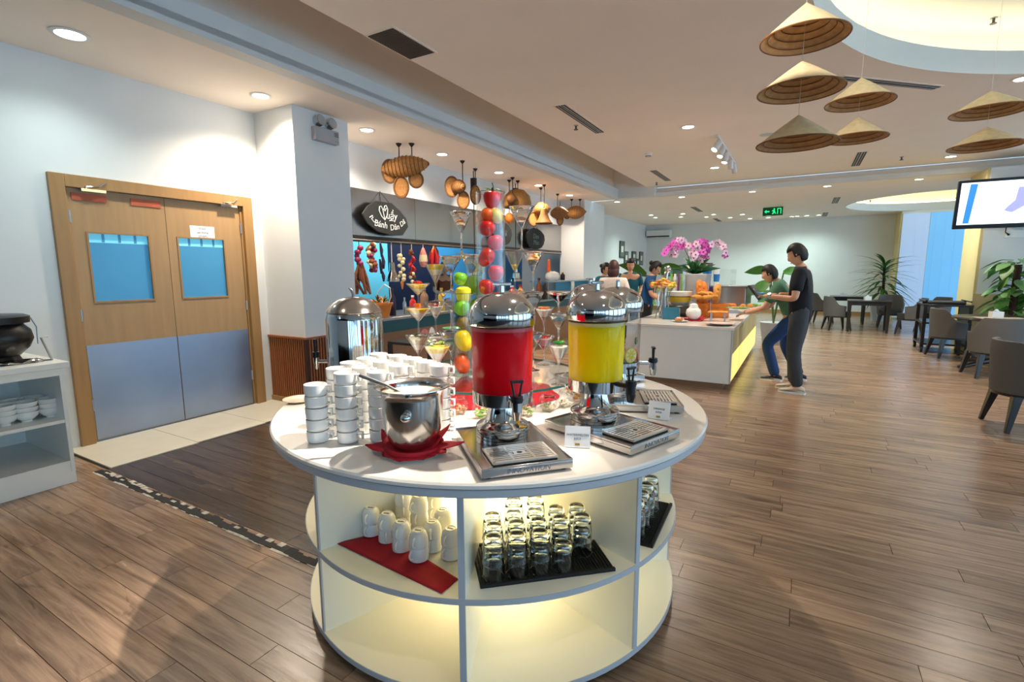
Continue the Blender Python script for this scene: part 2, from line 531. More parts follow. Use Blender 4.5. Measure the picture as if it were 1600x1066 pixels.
    def prism(self, poly, z0, z1, mi=0, T=None):
        n = len(poly)
        vs = [(p[0], p[1], z0) for p in poly] + [(p[0], p[1], z1) for p in poly]
        fs = [tuple(reversed(range(n))), tuple(range(n, 2 * n))]
        for i in range(n):
            fs.append((i, (i + 1) % n, n + (i + 1) % n, n + i))
        return self.add(vs, fs, mi, T)

    def mesh(self, name, mats):
        me = bpy.data.meshes.new(name)
        me.from_pydata([tuple(p) for p in self.v], [], self.f)
        mats = mats if isinstance(mats, (list, tuple)) else [mats]
        for m in mats:
            me.materials.append(m)
        me.polygons.foreach_set('material_index', self.m)
        me.polygons.foreach_set('use_smooth', [True] * len(self.f))
        me.set_sharp_from_angle(angle=R(38))
        me.update()
        return me

    def build(self, name, mats, parent=None, loc=None, rz=None, bevel=0.0, seg=2, fixn=False):
        me = self.mesh(name, mats)
        if fixn:
            bm = bmesh.new()
            bm.from_mesh(me)
            bmesh.ops.recalc_face_normals(bm, faces=bm.faces)
            bm.to_mesh(me)
            bm.free()
        o = bpy.data.objects.new(name, me)
        col.objects.link(o)
        if parent:
            o.parent = parent
        if loc is not None:
            o.location = loc
        if rz is not None:
            o.rotation_euler = (0, 0, rz)
        if bevel:
            bv = o.modifiers.new('bevel', 'BEVEL')
            bv.width = bevel
            bv.segments = seg
            bv.limit_method = 'ANGLE'
            bv.angle_limit = R(40)
        return o


def tag(o, label=None, cat=None, group=None, kind=None):
    if label:
        o['label'] = label
    if cat:
        o['category'] = cat
    if group:
        o['group'] = group
    if kind:
        o['kind'] = kind
    return o


def thing(name, label, cat, loc=(0, 0, 0), rz=0.0, group=None):
    o = bpy.data.objects.new(name, None)
    o.empty_display_size = 0.05
    o.location = loc
    o.rotation_euler = (0, 0, rz)
    col.objects.link(o)
    return tag(o, label, cat, group)


def dup(root, loc, rz=None, label=None, group=None):
    r = root.copy()
    col.objects.link(r)
    r.location = loc
    if rz is not None:
        r.rotation_euler = (0, 0, rz)
    if label:
        r['label'] = label
    if group:
        r['group'] = group
    for ch in root.children:
        c = ch.copy()
        col.objects.link(c)
        c.parent = r
        for g in ch.children:
            d = g.copy()
            col.objects.link(d)
            d.parent = c
    return r


def struct(name, mb, mats, parent=None, bevel=0.0):
    o = mb.build(name, mats, parent, bevel=bevel)
    if not parent:
        o['kind'] = 'structure'
    return o


def text(name, body, size, m, parent=None, T=None, depth=0.0008, shear=0.0, align='CENTER'):
    cu = bpy.data.curves.new(name, 'FONT')
    cu.body = body
    cu.size = size
    cu.extrude = depth
    cu.shear = shear
    cu.align_x = align
    cu.align_y = 'CENTER'
    cu.resolution_u = 3
    tmp = bpy.data.objects.new('tmp', cu)
    col.objects.link(tmp)
    dg = bpy.context.evaluated_depsgraph_get()
    me = bpy.data.meshes.new_from_object(tmp.evaluated_get(dg))
    bpy.data.objects.remove(tmp)
    me.materials.clear()
    me.materials.append(m)
    if T is not None:
        me.transform(T)
    me.name = name
    o = bpy.data.objects.new(name, me)
    col.objects.link(o)
    if parent:
        o.parent = parent
    return o


def frame3(x, y, z, o):
    """matrix with the given axes as columns, placed at o"""
    m = Matrix.Identity(4)
    for i in range(3):
        m[i][0], m[i][1], m[i][2], m[i][3] = x[i], y[i], z[i], o[i]
    return m


ORD = ['lowest', 'second from the bottom', 'third from the bottom', 'fourth from the bottom', 'fifth from the bottom', 'sixth from the bottom', 'seventh from the bottom']
ORD2 = ['lowest', 'second', 'third', 'fourth', 'fifth', 'sixth']

# ================================================================== THE SETTING
ZA, ZM = 3.13, 3.34          # low ceiling over the aisle, main ceiling
XW = -5.18                   # left wall
YF = 19.3                    # far wall

# ---- floor: a dark bed with individual planks laid along x
fb = MB()
fb.b2(-7.5, 9, -5, YF + 0.2, -0.06, -0.008)
floor = struct('floor', fb, M_joint)
PW, PL = 0.1225, 1.22


def proj(x, y, z=0.0):
    d = Vector((x, y, z)) - CAM
    w = d.dot(_fw)
    if w < 0.15:
        return None
    return 800 + F * d.dot(_rt) / w, 533 + F * d.dot(_dn) / w


planks = []
rp = random.Random(3)
row = 0
y = -1.0
while y < YF:
    x = -7.0 - rp.random() * PL
    while x < 8.6:
        L = PL
        x0, x1 = x, x + L
        cx, cyy = (x0 + x1) / 2, y + PW / 2
        dark = 0.0
        if cx < -1.7 and 1.545 < cyy < 4.3:
            dark = 1.0
        keep = True
        if x1 < -4.4 and 1.59 < cyy < 3.5:
            keep = False
        if x0 < -4.4 and 1.545 < cyy < 3.5:
            x0 = max(x0, -4.385)
        if x1 - x0 < 0.06:
            keep = False
        if keep:
            ps = [proj(px, py) for px, py in ((x0, y), (x1, y), (x1, y + PW), (x0, y + PW))]
            area = 0.0
            if all(ps):
                xs = [min(max(p[0], 0), 1600) for p in ps]
                ys = [min(max(p[1], 0), 1066) for p in ps]
                for i in range(4):
                    j = (i + 1) % 4
                    area += xs[i] * ys[j] - xs[j] * ys[i]
                area = abs(area) / 2
            planks.append((area, x0, x1, y, (rp.random(), rp.random(), dark)))
        x += L
    y += PW
planks.sort(key=lambda p: -p[0])


def plank_geo(mb, x0, x1, y0, c=(0, 0)):
    g, e = 0.0004, 0.0010
    a0, a1, b0, b1 = x0 + g - c[0], x1 - g - c[0], y0 + g - c[1], y0 + PW - g - c[1]
    vs = [(a0, b0, -0.008), (a1, b0, -0.008), (a1, b1, -0.008), (a0, b1, -0.008),
          (a0 + e, b0 + e, 0), (a1 - e, b0 + e, 0), (a1 - e, b1 - e, 0), (a0 + e, b1 - e, 0)]
    return mb.add(vs, [(4, 5, 6, 7), (0, 1, 5, 4), (1, 2, 6, 5), (2, 3, 7, 6), (3, 0, 4, 7)])


def paint(me, cols):
    a = me.color_attributes.new('tint', 'FLOAT_COLOR', 'POINT')
    flat = []
    for c in cols:
        flat += [c[0], c[1], c[2], 1.0]
    a.data.foreach_set('color', flat)


rest = MB()
rest_cols = []
for i, (area, x0, x1, y0, c) in enumerate(planks):
    if i < 298 and area > 10:
        m = MB()
        cc = ((x0 + x1) / 2, y0 + PW / 2)
        plank_geo(m, x0, x1, y0, cc)
        me = m.mesh('plank', M_plank)
        paint(me, [c] * 8)
        o = bpy.data.objects.new('plank', me)
        o.location = (cc[0], cc[1], 0)
        o.parent = floor
        col.objects.link(o)
    else:
        plank_geo(rest, x0, x1, y0)
        rest_cols += [c] * 8
ro = rest.build('distant_planks', M_plank, floor)
paint(ro.data, rest_cols)
ro['kind'] = 'stuff'

# ---- pale tiles before the kitchen door, torn strip along the near edge of the darker zone
for y0, y1 in ((1.60, 2.235), (2.24, 2.875), (2.88, 3.49)):
    t = MB()
    t.b2(XW, -4.40 - (y0 - 1.6) * 0.03, y0, y1, -0.008, 0.004)
    t.build('tile', M_tile, floor, bevel=0.0015)
st = MB()
rs = random.Random(5)
n = 60
for k in range(n):
    xa = -4.42 + 2.9 * k / n
    xb = xa + 2.9 / n
    w = 0.052 + 0.012 * math.sin(k * 1.3)
    st.b2(xa, xb, 1.500 + 0.006 * math.sin(k * .9), 1.500 + w, -0.002, 0.003 + 0.001 * rs.random(), 0)
    if rs.random() < 0.75:
        a = 1.484 + 0.010 * rs.random()
        st.b2(xa, xb, a, a + 0.018, -0.002, 0.0025, 1)
    if (xa < -3.0 and rs.random() < 0.6) or rs.random() < 0.25:
        a = 1.52 + 0.02 * rs.random()
        st.b2(xa, xb - 0.01 * rs.random(), a, a + 0.014 + 0.02 * rs.random(), -0.001, 0.0052, 1)
st.build('torn_floor_strip', [M_blackstrip, M_whitestrip], floor)

# ---- left wall with door opening
w = MB()
w.b2(XW - 0.2, XW, -5, 1.78, 0, ZA)
w.b2(XW - 0.2, XW, 3.29, 3.6, 0, ZA)
w.b2(XW - 0.2, XW, 1.78, 3.29, 2.16, ZA)
w.b2(XW - 0.2, XW, 12.5, YF, 0, ZA)
struct('wall_left', w, M_wall)

door = thing('door_1', None, None, (XW, 0, 0))
door['kind'] = 'structure'
d = MB()
d.b2(-0.06, 0.035, 1.695, 1.795, 0, 2.24)
d.b2(-0.06, 0.035, 3.275, 3.377, 0, 2.24)
d.b2(-0.06, 0.035, 1.795, 3.275, 2.14, 2.24)
d.b2(-0.06, 0.0, 1.795, 1.815, 0, 2.14)
d.b2(-0.06, 0.0, 3.255, 3.275, 0, 2.14)
d.build('door_frame', M_oakf, door, bevel=0.004)
for k, (y0, y1, p0, p1) in enumerate(((1.818, 2.531, 1.925, 2.37), (2.536, 3.252, 2.628, 3.062))):
    leaf = MB()
    zs = (1.212, 1.782)
    leaf.b2(-0.055, -0.012, y0, p0, 0.012, 2.138)
    leaf.b2(-0.055, -0.012, p1, y1, 0.012, 2.138)
    leaf.b2(-0.055, -0.012, p0, p1, 0.012, zs[0])
    leaf.b2(-0.055, -0.012, p0, p1, zs[1], 2.138)
    lf = leaf.build('door_leaf', M_oak, door)
    pn = MB()
    pn.b2(-0.04, -0.03, p0, p1, zs[0], zs[1] - 0.075, 0)
    pn.b2(-0.04, -0.03, p0, p1, zs[1] - 0.075, zs[1], 1)
    for j in range(3):
        yy = p0 + (p1 - p0) * (0.22 + 0.27 * j)
        pn.b2(-0.031, -0.028, yy, yy + 0.02, zs[1] - 0.07, zs[1], 0)
    pn.build('window_pane', [M_frost, M_frost_b], lf)
    bd = MB()
    for a, b, c_, e in ((p0 - .014, p0, zs[0] - .014, zs[1] + .014), (p1, p1 + .014, zs[0] - .014, zs[1] + .014)):
        bd.b2(-0.014, -0.006, a, b, c_, e)
    bd.b2(-0.014, -0.006, p0, p1, zs[0] - .014, zs[0])
    bd.b2(-0.014, -0.006, p0, p1, zs[1], zs[1] + .014)
    bd.build('glazing_bead', M_oakf, lf)
    kp = MB()
    kp.b2(-0.014, -0.008, y0 + 0.002, y1 - 0.002, 0.02, 0.842)
    kp.build('kick_plate', M_kick, lf)
    hg = MB()
    yh = y0 - 0.004 if k == 0 else y1 + 0.004
    for z in (0.28, 1.05, 1.86):
        hg.cyl(0.009, z, z + 0.1, 8, 0, (-0.004, yh, 0))
    hg.build('hinge', M_steel, lf)
# closers and plates at the door head
for yy in (1.98, 3.12):
    cl = MB()
    cl.box((0.02, yy, 2.128), (0.05, 0.17, 0.022))
    cl.cyl(0.011, 2.12, 2.16, 10, 0, (0.03, yy - 0.05, 0))
    cl.tube([(0.03, yy - .05, 2.155), (0.06, yy + .03, 2.16), (0.04, yy + .09, 2.205)], 0.006)
    cl.build('door_closer', M_chrome, door)
for k, (ya, yb) in enumerate(((1.84, 2.08), (2.26, 2.50))):
    pl = MB()
    pl.b2(-0.010, -0.004, ya, yb, 2.045, 2.105)
    pl.build('faded_plate', M_signorange, door)
nt_ = thing('door_notice', 'white paper notice taped above the right pane of the wooden door', 'notice', (XW - 0.011, 2.86, 1.845))
b_ = MB()
b_.box((0, 0, 0), (0.0015, 0.235, 0.125))
b_.build('paper', M_paper, nt_)
fy = frame3((0, 1, 0), (0, 0, 1), (1, 0, 0), (0, 0, 0))
for k, (s, z) in enumerate((('STAFF', 0.035), ('just having', 0.0), ('(STAFF)', -0.038))):
    text('lettering', s, 0.026, M_ink, nt_, Matrix.Translation((0.001, 0, z)) @ fy)

# ---- columns
def slats(mb, fixed, a0, a1, z0, z1, axis):
    k = int((a1 - a0) / 0.034)
    for i in range(k):
        a = a0 + (a1 - a0) * (i + 0.5) / k
        if axis == 'x':
            mb.b2(a - 0.009, a + 0.009, fixed - 0.018, fixed - 0.004, z0, z1)
        else:
            mb.b2(fixed + 0.004, fixed + 0.018, a - 0.009, a + 0.009, z0, z1)


cw = MB()
cw.b2(XW, -4.56, 3.495, 4.215, 0, ZA)
c1 = struct('wall_column_near', cw, M_wall)
sl = MB()
slats(sl, 3.495, XW, -4.575, 0.06, 0.735, 'x')
slats(sl, -4.56, 3.51, 4.215, 0.06, 0.735, 'y')
so = sl.build('wainscot_slats', M_slat, c1)
so['kind'] = 'stuff'
bk = MB()
bk.b2(XW, -4.556, 3.491, 4.219, 0.0, 0.73)
bk.b2(-4.575, -4.538, 3.473, 3.512, 0.0, 0.75)
bk.build('wainscot_backing', M_slatback, c1)
cp = MB()
cp.b2(XW, -4.534, 3.469, 4.219, 0.735, 0.755)
cp.build('wainscot_cap', M_slat, c1)
bs = MB()
bs.b2(XW, -4.532, 3.467, 4.22, 0.0, 0.06)
bs.build('wainscot_base', M_oakf, c1)
cw = MB()
cw.b2(XW, -4.56, 11.4, 12.8, 0, ZA)
struct('wall_column_far', cw, M_wall)
tvc = MB()
tvc.b2(2.6, 4.6, 11.5, 12.5, 0, ZA)
tc = struct('wall_column_right', tvc, M_wall_beige)
pf = MB()
pf.b2(2.64, 4.6, 11.485, 11.5, 1.03, ZA)
pf.build('white_facing', M_wall, tc)
pf = MB()
for k in range(3):
    pf.b2(2.6 + k * 0.62, 2.6 + (k + 1) * 0.62 - 0.004, 11.478, 11.5, 0.0, 1.03)
pf.build('marble_facing', M_marble, tc)

# ---- far wall, its jog and glowing panels for the daylight on it
w = MB()
w.b2(XW - 0.2, 9, YF, YF + 0.2, 0, ZA)
struct('wall_back', w, M_wall)
w = MB()
w.b2(2.4, 6.0, 18.5, YF, 0, ZA)
struct('wall_jog', w, M_wall_beige)
w = MB()
w.b2(XW, 2.4, YF - 0.015, YF, 0, 0.12)
struct('baseboard_back', w, M_oakf)
day_wall = thing('wall_daylight', None, None, (2.45, 18.5, 0))  # added panels; bluish daylight on the white wall put into their colour and glow
day_wall['kind'] = 'structure'
for x0, x1, mm in ((0, 0.62, M_daywall2), (0.63, 1.9, M_daywall)):
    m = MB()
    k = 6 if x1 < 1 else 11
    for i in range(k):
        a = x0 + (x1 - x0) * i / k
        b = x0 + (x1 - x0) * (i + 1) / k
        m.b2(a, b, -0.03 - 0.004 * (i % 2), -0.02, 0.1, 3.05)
    m.build('daylight_panel', mm, day_wall)
m = MB()
m.b2(-0.03, 1.95, -0.05, 0, 3.05, 3.12)
m.b2(-0.03, 1.95, -0.05, 0, 0.04, 0.1)
m.build('panel_frame', M_white, day_wall)

# ---- ceilings
m = MB()
m.b2(XW - 0.2, -3.84, -5, 11.85, ZA, ZA + 0.1)
m.b2(-7.6, XW - 0.2, 4.1, 13.6, ZA, ZA + 0.1)
struct('ceiling_aisle', m, M_ceil)
m = MB()
m.b2(-3.99, -3.84, -5, 11.7, ZA, ZM)
struct('trim_1', m, M_wall)
m = MB()
m.b2(-4.05, -3.96, -5, 11.7, ZM - 0.05, 4.5)
m.b2(-4.05, -2.9, -5, 11.75, 4.5, 4.56)
m.b2(-4.05, -2.9, 11.7, 11.8, ZM, 4.5)
m.b2(-3.15, -3.05, -5, 11.75, ZM + 0.1, 4.5)
struct('ceiling_shade_slot', m, M_ceil)  # slot added to darken the band where the flat ceiling lies in shadow
m = MB()
m.b2(-3.99, -3.0, 11.7, 11.95, ZA, ZM)
struct('trim_2', m, M_wall)


def slab_with_hole(x0, x1, y0, y1, z0, z1, c, r, n=96):
    """horizontal slab with a round hole"""
    mb = MB()
    ang = [2 * PI * i / n for i in range(n)]
    for cx_, cy_ in ((x0, y0), (x1, y0), (x1, y1), (x0, y1)):
        ang.append(math.atan2(cy_ - c[1], cx_ - c[0]) % (2 * PI))
    ang = sorted(set(ang))
    k = len(ang)
    vs = []
    for a in ang:
        ca, sa = math.cos(a), math.sin(a)
        t = min(((x1 - c[0]) / ca if ca > 1e-9 else (x0 - c[0]) / ca if ca < -1e-9 else 1e9),
                ((y1 - c[1]) / sa if sa > 1e-9 else (y0 - c[1]) / sa if sa < -1e-9 else 1e9))
        for z in (z0, z1):
            vs.append((c[0] + r * ca, c[1] + r * sa, z))
            vs.append((c[0] + t * ca, c[1] + t * sa, z))
    fs = []
    for i in range(k):
        j = (i + 1) % k
        a, b = 4 * i, 4 * j
        fs += [(a, a + 1, b + 1, b), (a + 2, b + 2, b + 3, a + 3), (a, b, b + 2, a + 2), (a + 1, a + 3, b + 3, b + 1)]
    return mb.add(vs, fs)


C1, R1 = (3.27, 4.0), 3.35
cm = struct('ceiling', slab_with_hole(-3.18, 9, -5, 12.0, ZM, ZM + 0.10, C1, R1), M_ceil)
m = MB()
m.lathe([(R1 - 0.004, ZM - 0.004), (R1 - 0.004, 3.55), (R1 + 0.16, 3.55)], 96, 0, (C1[0], C1[1], 0))
m.lathe([(R1 + 0.5, 3.6), (R1 + 0.5, 3.92)], 96, 0, (C1[0], C1[1], 0))
m.cap(R1 + 0.5, 3.92, 96, 0, (C1[0], C1[1], 0), False)
cv = struct('trim_3', m, M_wall)
m = MB()
m.lathe([(R1 + 0.24, 3.60), (R1 + 0.30, 3.60), (R1 + 0.30, 3.63), (R1 + 0.24, 3.63), (R1 + 0.24, 3.60)], 96, 0, (C1[0], C1[1], 0))
m.build('cove_light', M_cove, cv)

C2, R2 = (3.12, 16.3), 2.2
struct('ceiling_far', slab_with_hole(XW - 0.2, 9, 11.95, YF + 0.1, ZA, ZA + 0.2, C2, R2), M_ceil)
m = MB()
m.b2(-3.0, 9, 11.85, 11.95, ZA, 3.22)
struct('trim_4', m, M_wall)
m = MB()
m.lathe([(R2 - 0.004, ZA - 0.003), (R2 - 0.004, 3.33), (R2 + 0.14, 3.33)], 72, 0, (C2[0], C2[1], 0))
m.lathe([(R2 + 0.4, 3.33), (R2 + 0.4, 3.62)], 72, 0, (C2[0], C2[1], 0))
m.cap(R2 + 0.4, 3.62, 72, 0, (C2[0], C2[1], 0), False)
cv = struct('trim_5', m, M_wall)
m = MB()
m.lathe([(R2 + 0.2, 3.37), (R2 + 0.25, 3.37), (R2 + 0.25, 3.40), (R2 + 0.2, 3.40), (R2 + 0.2, 3.37)], 72, 0, (C2[0], C2[1], 0))
m.build('cove_light', M_cove, cv)

# ---- glazed sides of the room behind and to the right of the view
m = MB()
m.b2(-5.4, 0.4, -5.06, -4.94, 0, 3.34)
for k in range(5):
    x = 0.4 + k * 1.15
    m.b2(x - 0.2, x + 0.2, -5.06, -4.94, 0, 3.34)
m.b2(-5.4, 9, -5.06, -4.94, 0, 1.0)
m.b2(-5.4, 9, -5.06, -4.94, 2.3, 3.34)
struct('window_2', m, M_wall)
m = MB()
for k in range(9):
    y_ = -5 + k * 2.06
    m.b2(5.0, 5.1, y_ - 0.2, y_ + 0.2, 0, 3.34)
m.b2(5.0, 5.1, -5, 11.5, 3.0, 3.34)
m.b2(5.0, 5.1, -5, 11.5, 0, 0.25)
struct('window_3', m, M_wall)

# ---- kitchen behind the pass
m = MB()
m.b2(-5.4, -5.20, 4.215, 11.4, 2.45, ZA)
struct('wall_above_hood', m, M_wall)
kb = thing('wall_kitchen', None, None, (-7.4, 0, 0))
kb['kind'] = 'structure'
ya = wx(-7.4, 606, 400).y
yb = wx(-7.4, 681, 400).y
for y0, y1, mm in ((3.6, ya, M_cyan), (ya, yb, M_navy), (yb, 13.5, M_blue)):
    q = MB()
    q.b2(-0.1, 0, y0, y1 - 0.004, 0, ZA)
    q.build('wall_panel', mm, kb)
q = MB()
q.b2(-0.1, 2.20, 4.1, 4.2, 0, ZA)
q.build('side_wall', M_cyan, kb)
q = MB()
q.b2(-0.1, 2.20, 13.5, 13.6, 0, ZA)
q.build('side_wall', M_wall, kb)
for y_ in (5.2, 7.4, 9.6):
    lamp('AREA', (-6.3, y_, 3.05), 45, (1.0, 0.95, 0.88), None, 0.6, rot=(0, 0, 0), name='kitchen_lamp')

# ================================================================== LIGHT FITTINGS
def downlight(x, y, z, label, group, r=0.055, e=0.0, cool=False, c=(1.0, 0.86, 0.70), angle=140, proto={}):
    key = (r, cool)
    if key not in proto:
        t = thing('downlight', label, 'downlight', (x, y, z), 0, group)
        a = MB()
        a.lathe([(r, -0.001), (r * 1.35, -0.001), (r * 1.4, -0.006), (r * 1.05, -0.010), (r, -0.003)], 20)
        a.build('trim_ring', M_white_metal, t)
        a = MB()
        a.cyl(r, -0.004, -0.001, 20)
        a.build('lens', M_lens_g if cool else M_lens, t)
        proto[key] = t
    else:
        t = dup(proto[key], (x, y, z), None, label, group)
    if e:
        lamp('SPOT', (x, y, z - 0.03), e * SPOT, c, None, r, angle, 0.95, rot=(0, 0, 0), name='downlight_lamp')
    return t


aisle = [(1.74, 'cool white downlight nearest the camera over the kitchen door wall'),
         (3.19, 'bright warm downlight over the near white column corner'),
         (4.55, 'glaring downlight just beyond the near white column'),
         (6.0, 'small downlight between the first two fish baskets'),
         (7.57, 'bright downlight above the strawberry topping the tall vase'),
         (9.07, 'downlight above the brown basket lamps mid kitchen pass'),
         (10.6, 'downlight before the far white column of the kitchen')]
for i, (y_, lb) in enumerate(aisle):
    downlight(-4.6, y_, ZA, lb, 'downlights along the kitchen aisle', 0.07 if i else 0.085, (34, 150, 130, 110, 110, 110, 110)[i], i == 0, (0.85, 1.0, 0.95) if i == 0 else (1.0, 0.84, 0.66))
for x, y_, lb, e in ((-1.43, 7.19, 'downlight in main ceiling nearest the track spotlights', 170), (-1.52, 10.2, 'downlight in main ceiling just below the track spotlights', 130),
                     (1.80, 7.15, 'downlight in main ceiling at the right picture edge', 170), (2.06, 11.3, 'downlight in main ceiling below the two right hats', 130)):
    downlight(x, y_, ZM, lb, 'downlights in the main ceiling', 0.07, e)
for x, lb in ((-4.03, 'downlight in low ceiling nearest the far kitchen column'), (-2.5, 'downlight in low ceiling second from the far kitchen column'),
              (-1.03, 'downlight in low ceiling left of the exit sign'), (0.34, 'downlight in low ceiling right of the exit sign'), (1.8, 'downlight in low ceiling left of the television')):
    downlight(x, 12.2, ZA, lb, 'downlights behind the ceiling step', 0.065, 110 if x > -4 else 0, True, (0.84, 1.0, 0.94))
far_px = [(1017, 336), (1024, 340), (1067, 334), (1064, 339), (1104, 339), (1115, 335), (1141, 340), (1160, 335), (1173, 342.5), (1201, 337), (1202, 342.5), (1236, 338), (1239, 344), (1246, 346), (1260, 340.5), (1277, 343), (1286, 345)]
for i, (px, py) in enumerate(far_px):
    p = fl(px, py, ZA)
    if p.y > YF - 0.9:
        p.y = YF - 0.9
    downlight(p.x, p.y, ZA, 'tiny downlight in the far low ceiling, number %s from the left of the cluster' % ['one', 'two', 'three', 'four', 'five', 'six', 'seven', 'eight', 'nine', 'ten', 'eleven', 'twelve', 'thirteen', 'fourteen', 'fifteen', 'sixteen', 'seventeen'][i],
              'tiny downlights before the far wall', 0.065, (90 if p.y < 18 else 55) if i % 3 == 0 else 0, True, (0.76, 1.0, 0.93))
# lamps in the ceiling above the view that light the round table
lamp('SPOT', (-0.30, 2.25, 3.30), 300 * SPOT, (1.0, 0.88, 0.74), None, 0.035, 40, 0.8, target=(-1.25, 1.6, 0.85), name='table_spot')
lamp('SPOT', (-0.30, 2.25, 3.30), 170 * SPOT, (1.0, 0.93, 0.84), None, 0.035, 24, 0.7, target=(-1.36, 1.40, 1.0), name='cup_spot')  # second beam from the table spot's place, added to brighten the cups
lamp('SPOT', (-2.1, 3.1, 3.30), 150 * SPOT, (1.0, 0.86, 0.70), None, 0.04, 48, 0.5, target=(-1.3, 2.0, 0.9), name='table_spot')
lamp('SPOT', (-0.9, 2.4, 3.30), 120 * SPOT, (1.0, 0.9, 0.78), None, 0.03, 46, 0.4, target=(0.05, 3.9, 2.75), name='hat_spot')
lamp('SPOT', (0.9, 0.6, 3.30), 30 * SPOT, (1.0, 0.84, 0.66), None, 0.06, 120, 0.6, rot=(0, 0, 0), name='ceiling_lamp')
lamp('SPOT', (-2.4, 0.4, 3.30), 8 * SPOT, (1.0, 0.84, 0.66), None, 0.06, 120, 0.6, rot=(0, 0, 0), name='ceiling_lamp')

# ================================================================== THE ROUND SERVING TABLE
TC = Vector((-1.25, 1.98, 0))
TZ = 0.84
tab = thing('serving_table', 'round white serving table with glowing open compartments under a stone top', 'table', TC)
m = MB()
m.lathe([(0.0, 0.818), (0.955, 0.818), (0.967, 0.823), (0.967, 0.834), (0.961, 0.840), (0.0, 0.840)], 120)
m.build('tabletop', M_stone, tab)
m = MB()
m.lathe([(0.30, 0.792), (0.958, 0.792), (0.962, 0.796), (0.962, 0.818), (0.30, 0.818)], 120)
m.build('apron', M_rim, tab)
for z in (0.397, 0.055):
    m = MB()
    m.lathe([(0.28, z - 0.022), (0.855, z - 0.022), (0.855, z), (0.28, z)], 96)
    m.lathe([(0.8551, z - 0.0215), (0.8575, z - 0.0215), (0.8575, z - 0.0005), (0.8551, z - 0.0005)], 96, 1)
    m.build('shelf', [M_cream, M_rim], tab)
for k in range(8):
    a = R(-109.5 + 44.7 * k) if k < 3 else R(-109.5 + 89.4 + (360 - 89.4) / 6 * (k - 2))
    m = MB()
    for z0, z1 in ((0.055, 0.375), (0.397, 0.792)):
        T = Matrix.Rotation(a, 4, 'Z')
        m.box((0.595, 0, (z0 + z1) / 2), (0.51, 0.022, z1 - z0), 0, 0, T)
        m.box((0.852, 0, (z0 + z1) / 2), (0.006, 0.0222, z1 - z0), 1, 0, T)
    m.build('divider', [M_cream, M_rim], tab)
m = MB()
m.lathe([(0.345, 0.033), (0.345, 0.792)], 48)
m.build('core', M_core, tab)
m = MB()
m.cyl(0.70, 0.0, 0.033, 64)
m.build('plinth', M_dark, tab)
for z in (0.784,):
    m = MB()
    m.lathe([(0.40, z - 0.006), (0.425, z - 0.006), (0.425, z + 0.006), (0.40, z + 0.006), (0.40, z - 0.006)], 64)
    m.build('led_strip', M_led, tab)

SH = 0.397


def cloth(name, poly, z, m, label, cat, sub=10, amp=0.003, thick=0.002):
    """a thin cloth lying flat, with slight waves; poly = four corners"""
    mb = MB()
    n = sub
    p = [Vector((q[0], q[1], 0)) for q in poly]
    vs, fs = [], []
    for j in range(n + 1):
        for i in range(n + 1):
            u, v = i / n, j / n
            q = (p[0] * (1 - u) + p[1] * u) * (1 - v) + (p[3] * (1 - u) + p[2] * u) * v
            vs.append((q.x, q.y, z + thick + amp * (0.5 + 0.5 * math.sin(7 * u + 3 * v) * math.cos(5 * v))))
    for j in range(n):
        for i in range(n):
            a = j * (n + 1) + i
            fs.append((a, a + 1, a + n + 2, a + n + 1))
    mb.add(vs, fs)
    o = mb.build(name, m)
    s = o.modifiers.new('thickness', 'SOLIDIFY')
    s.thickness = thick
    s.offset = -1
    return tag(o, label, cat)


# ---- red cloth and upturned cups
cq = [fl(524, 850, SH), fl(692, 929, SH), fl(718, 908, SH), fl(590, 800, SH)]
dv = Vector((math.cos(R(-109.5)), math.sin(R(-109.5)), 0))
cq = [fl(526, 850, SH), fl(690, 929, SH), fl(716, 906, SH), None]
cq[3] = cq[0] + (cq[2] - cq[1]) + Vector((0.09, 0.06, 0))
cloth('red_cloth', cq, SH, M_red, 'red cloth under the upturned white cups on the middle shelf', 'cloth')


def make_mug(label, loc, rz, group):
    t = thing('upturned_cup', label, 'cup', loc, rz, group)
    b = MB()
    b.lathe([(0.036, 0.0), (0.0365, 0.004), (0.0362, 0.024), (0.033, 0.042), (0.027, 0.055), (0.021, 0.0585), (0.020, 0.062), (0.017, 0.062), (0.0165, 0.060), (0.0, 0.060)], 24)
    b.lathe([(0.036, 0.0), (0.033, 0.001), (0.032, 0.03), (0.0, 0.05)], 24)
    b.build('cup_body', M_cup, t)
    b = MB()
    pts = [(0.033 + 0.017 * math.sin(PI * i / 8), 0, 0.010 + 0.034 * (1 - math.cos(PI * i / 8)) / 2) for i in range(9)]
    b.tube(pts, 0.0042, 8)
    b.build('handle', M_cup, t)
    b = MB()
    for k, (xx, ww) in enumerate(((-0.009, 0.004), (-0.003, 0.003), (0.003, 0.004), (0.009, 0.003))):
        b.box((0.001 * (k % 2), xx, 0.0604), (0.006 + 0.002 * (k % 2), ww, 0.0006))
    b.box((0.004, 0, 0.0604), (0.0012, 0.024, 0.0006))
    b.build('printed_mark', M_ink, t)
    return t


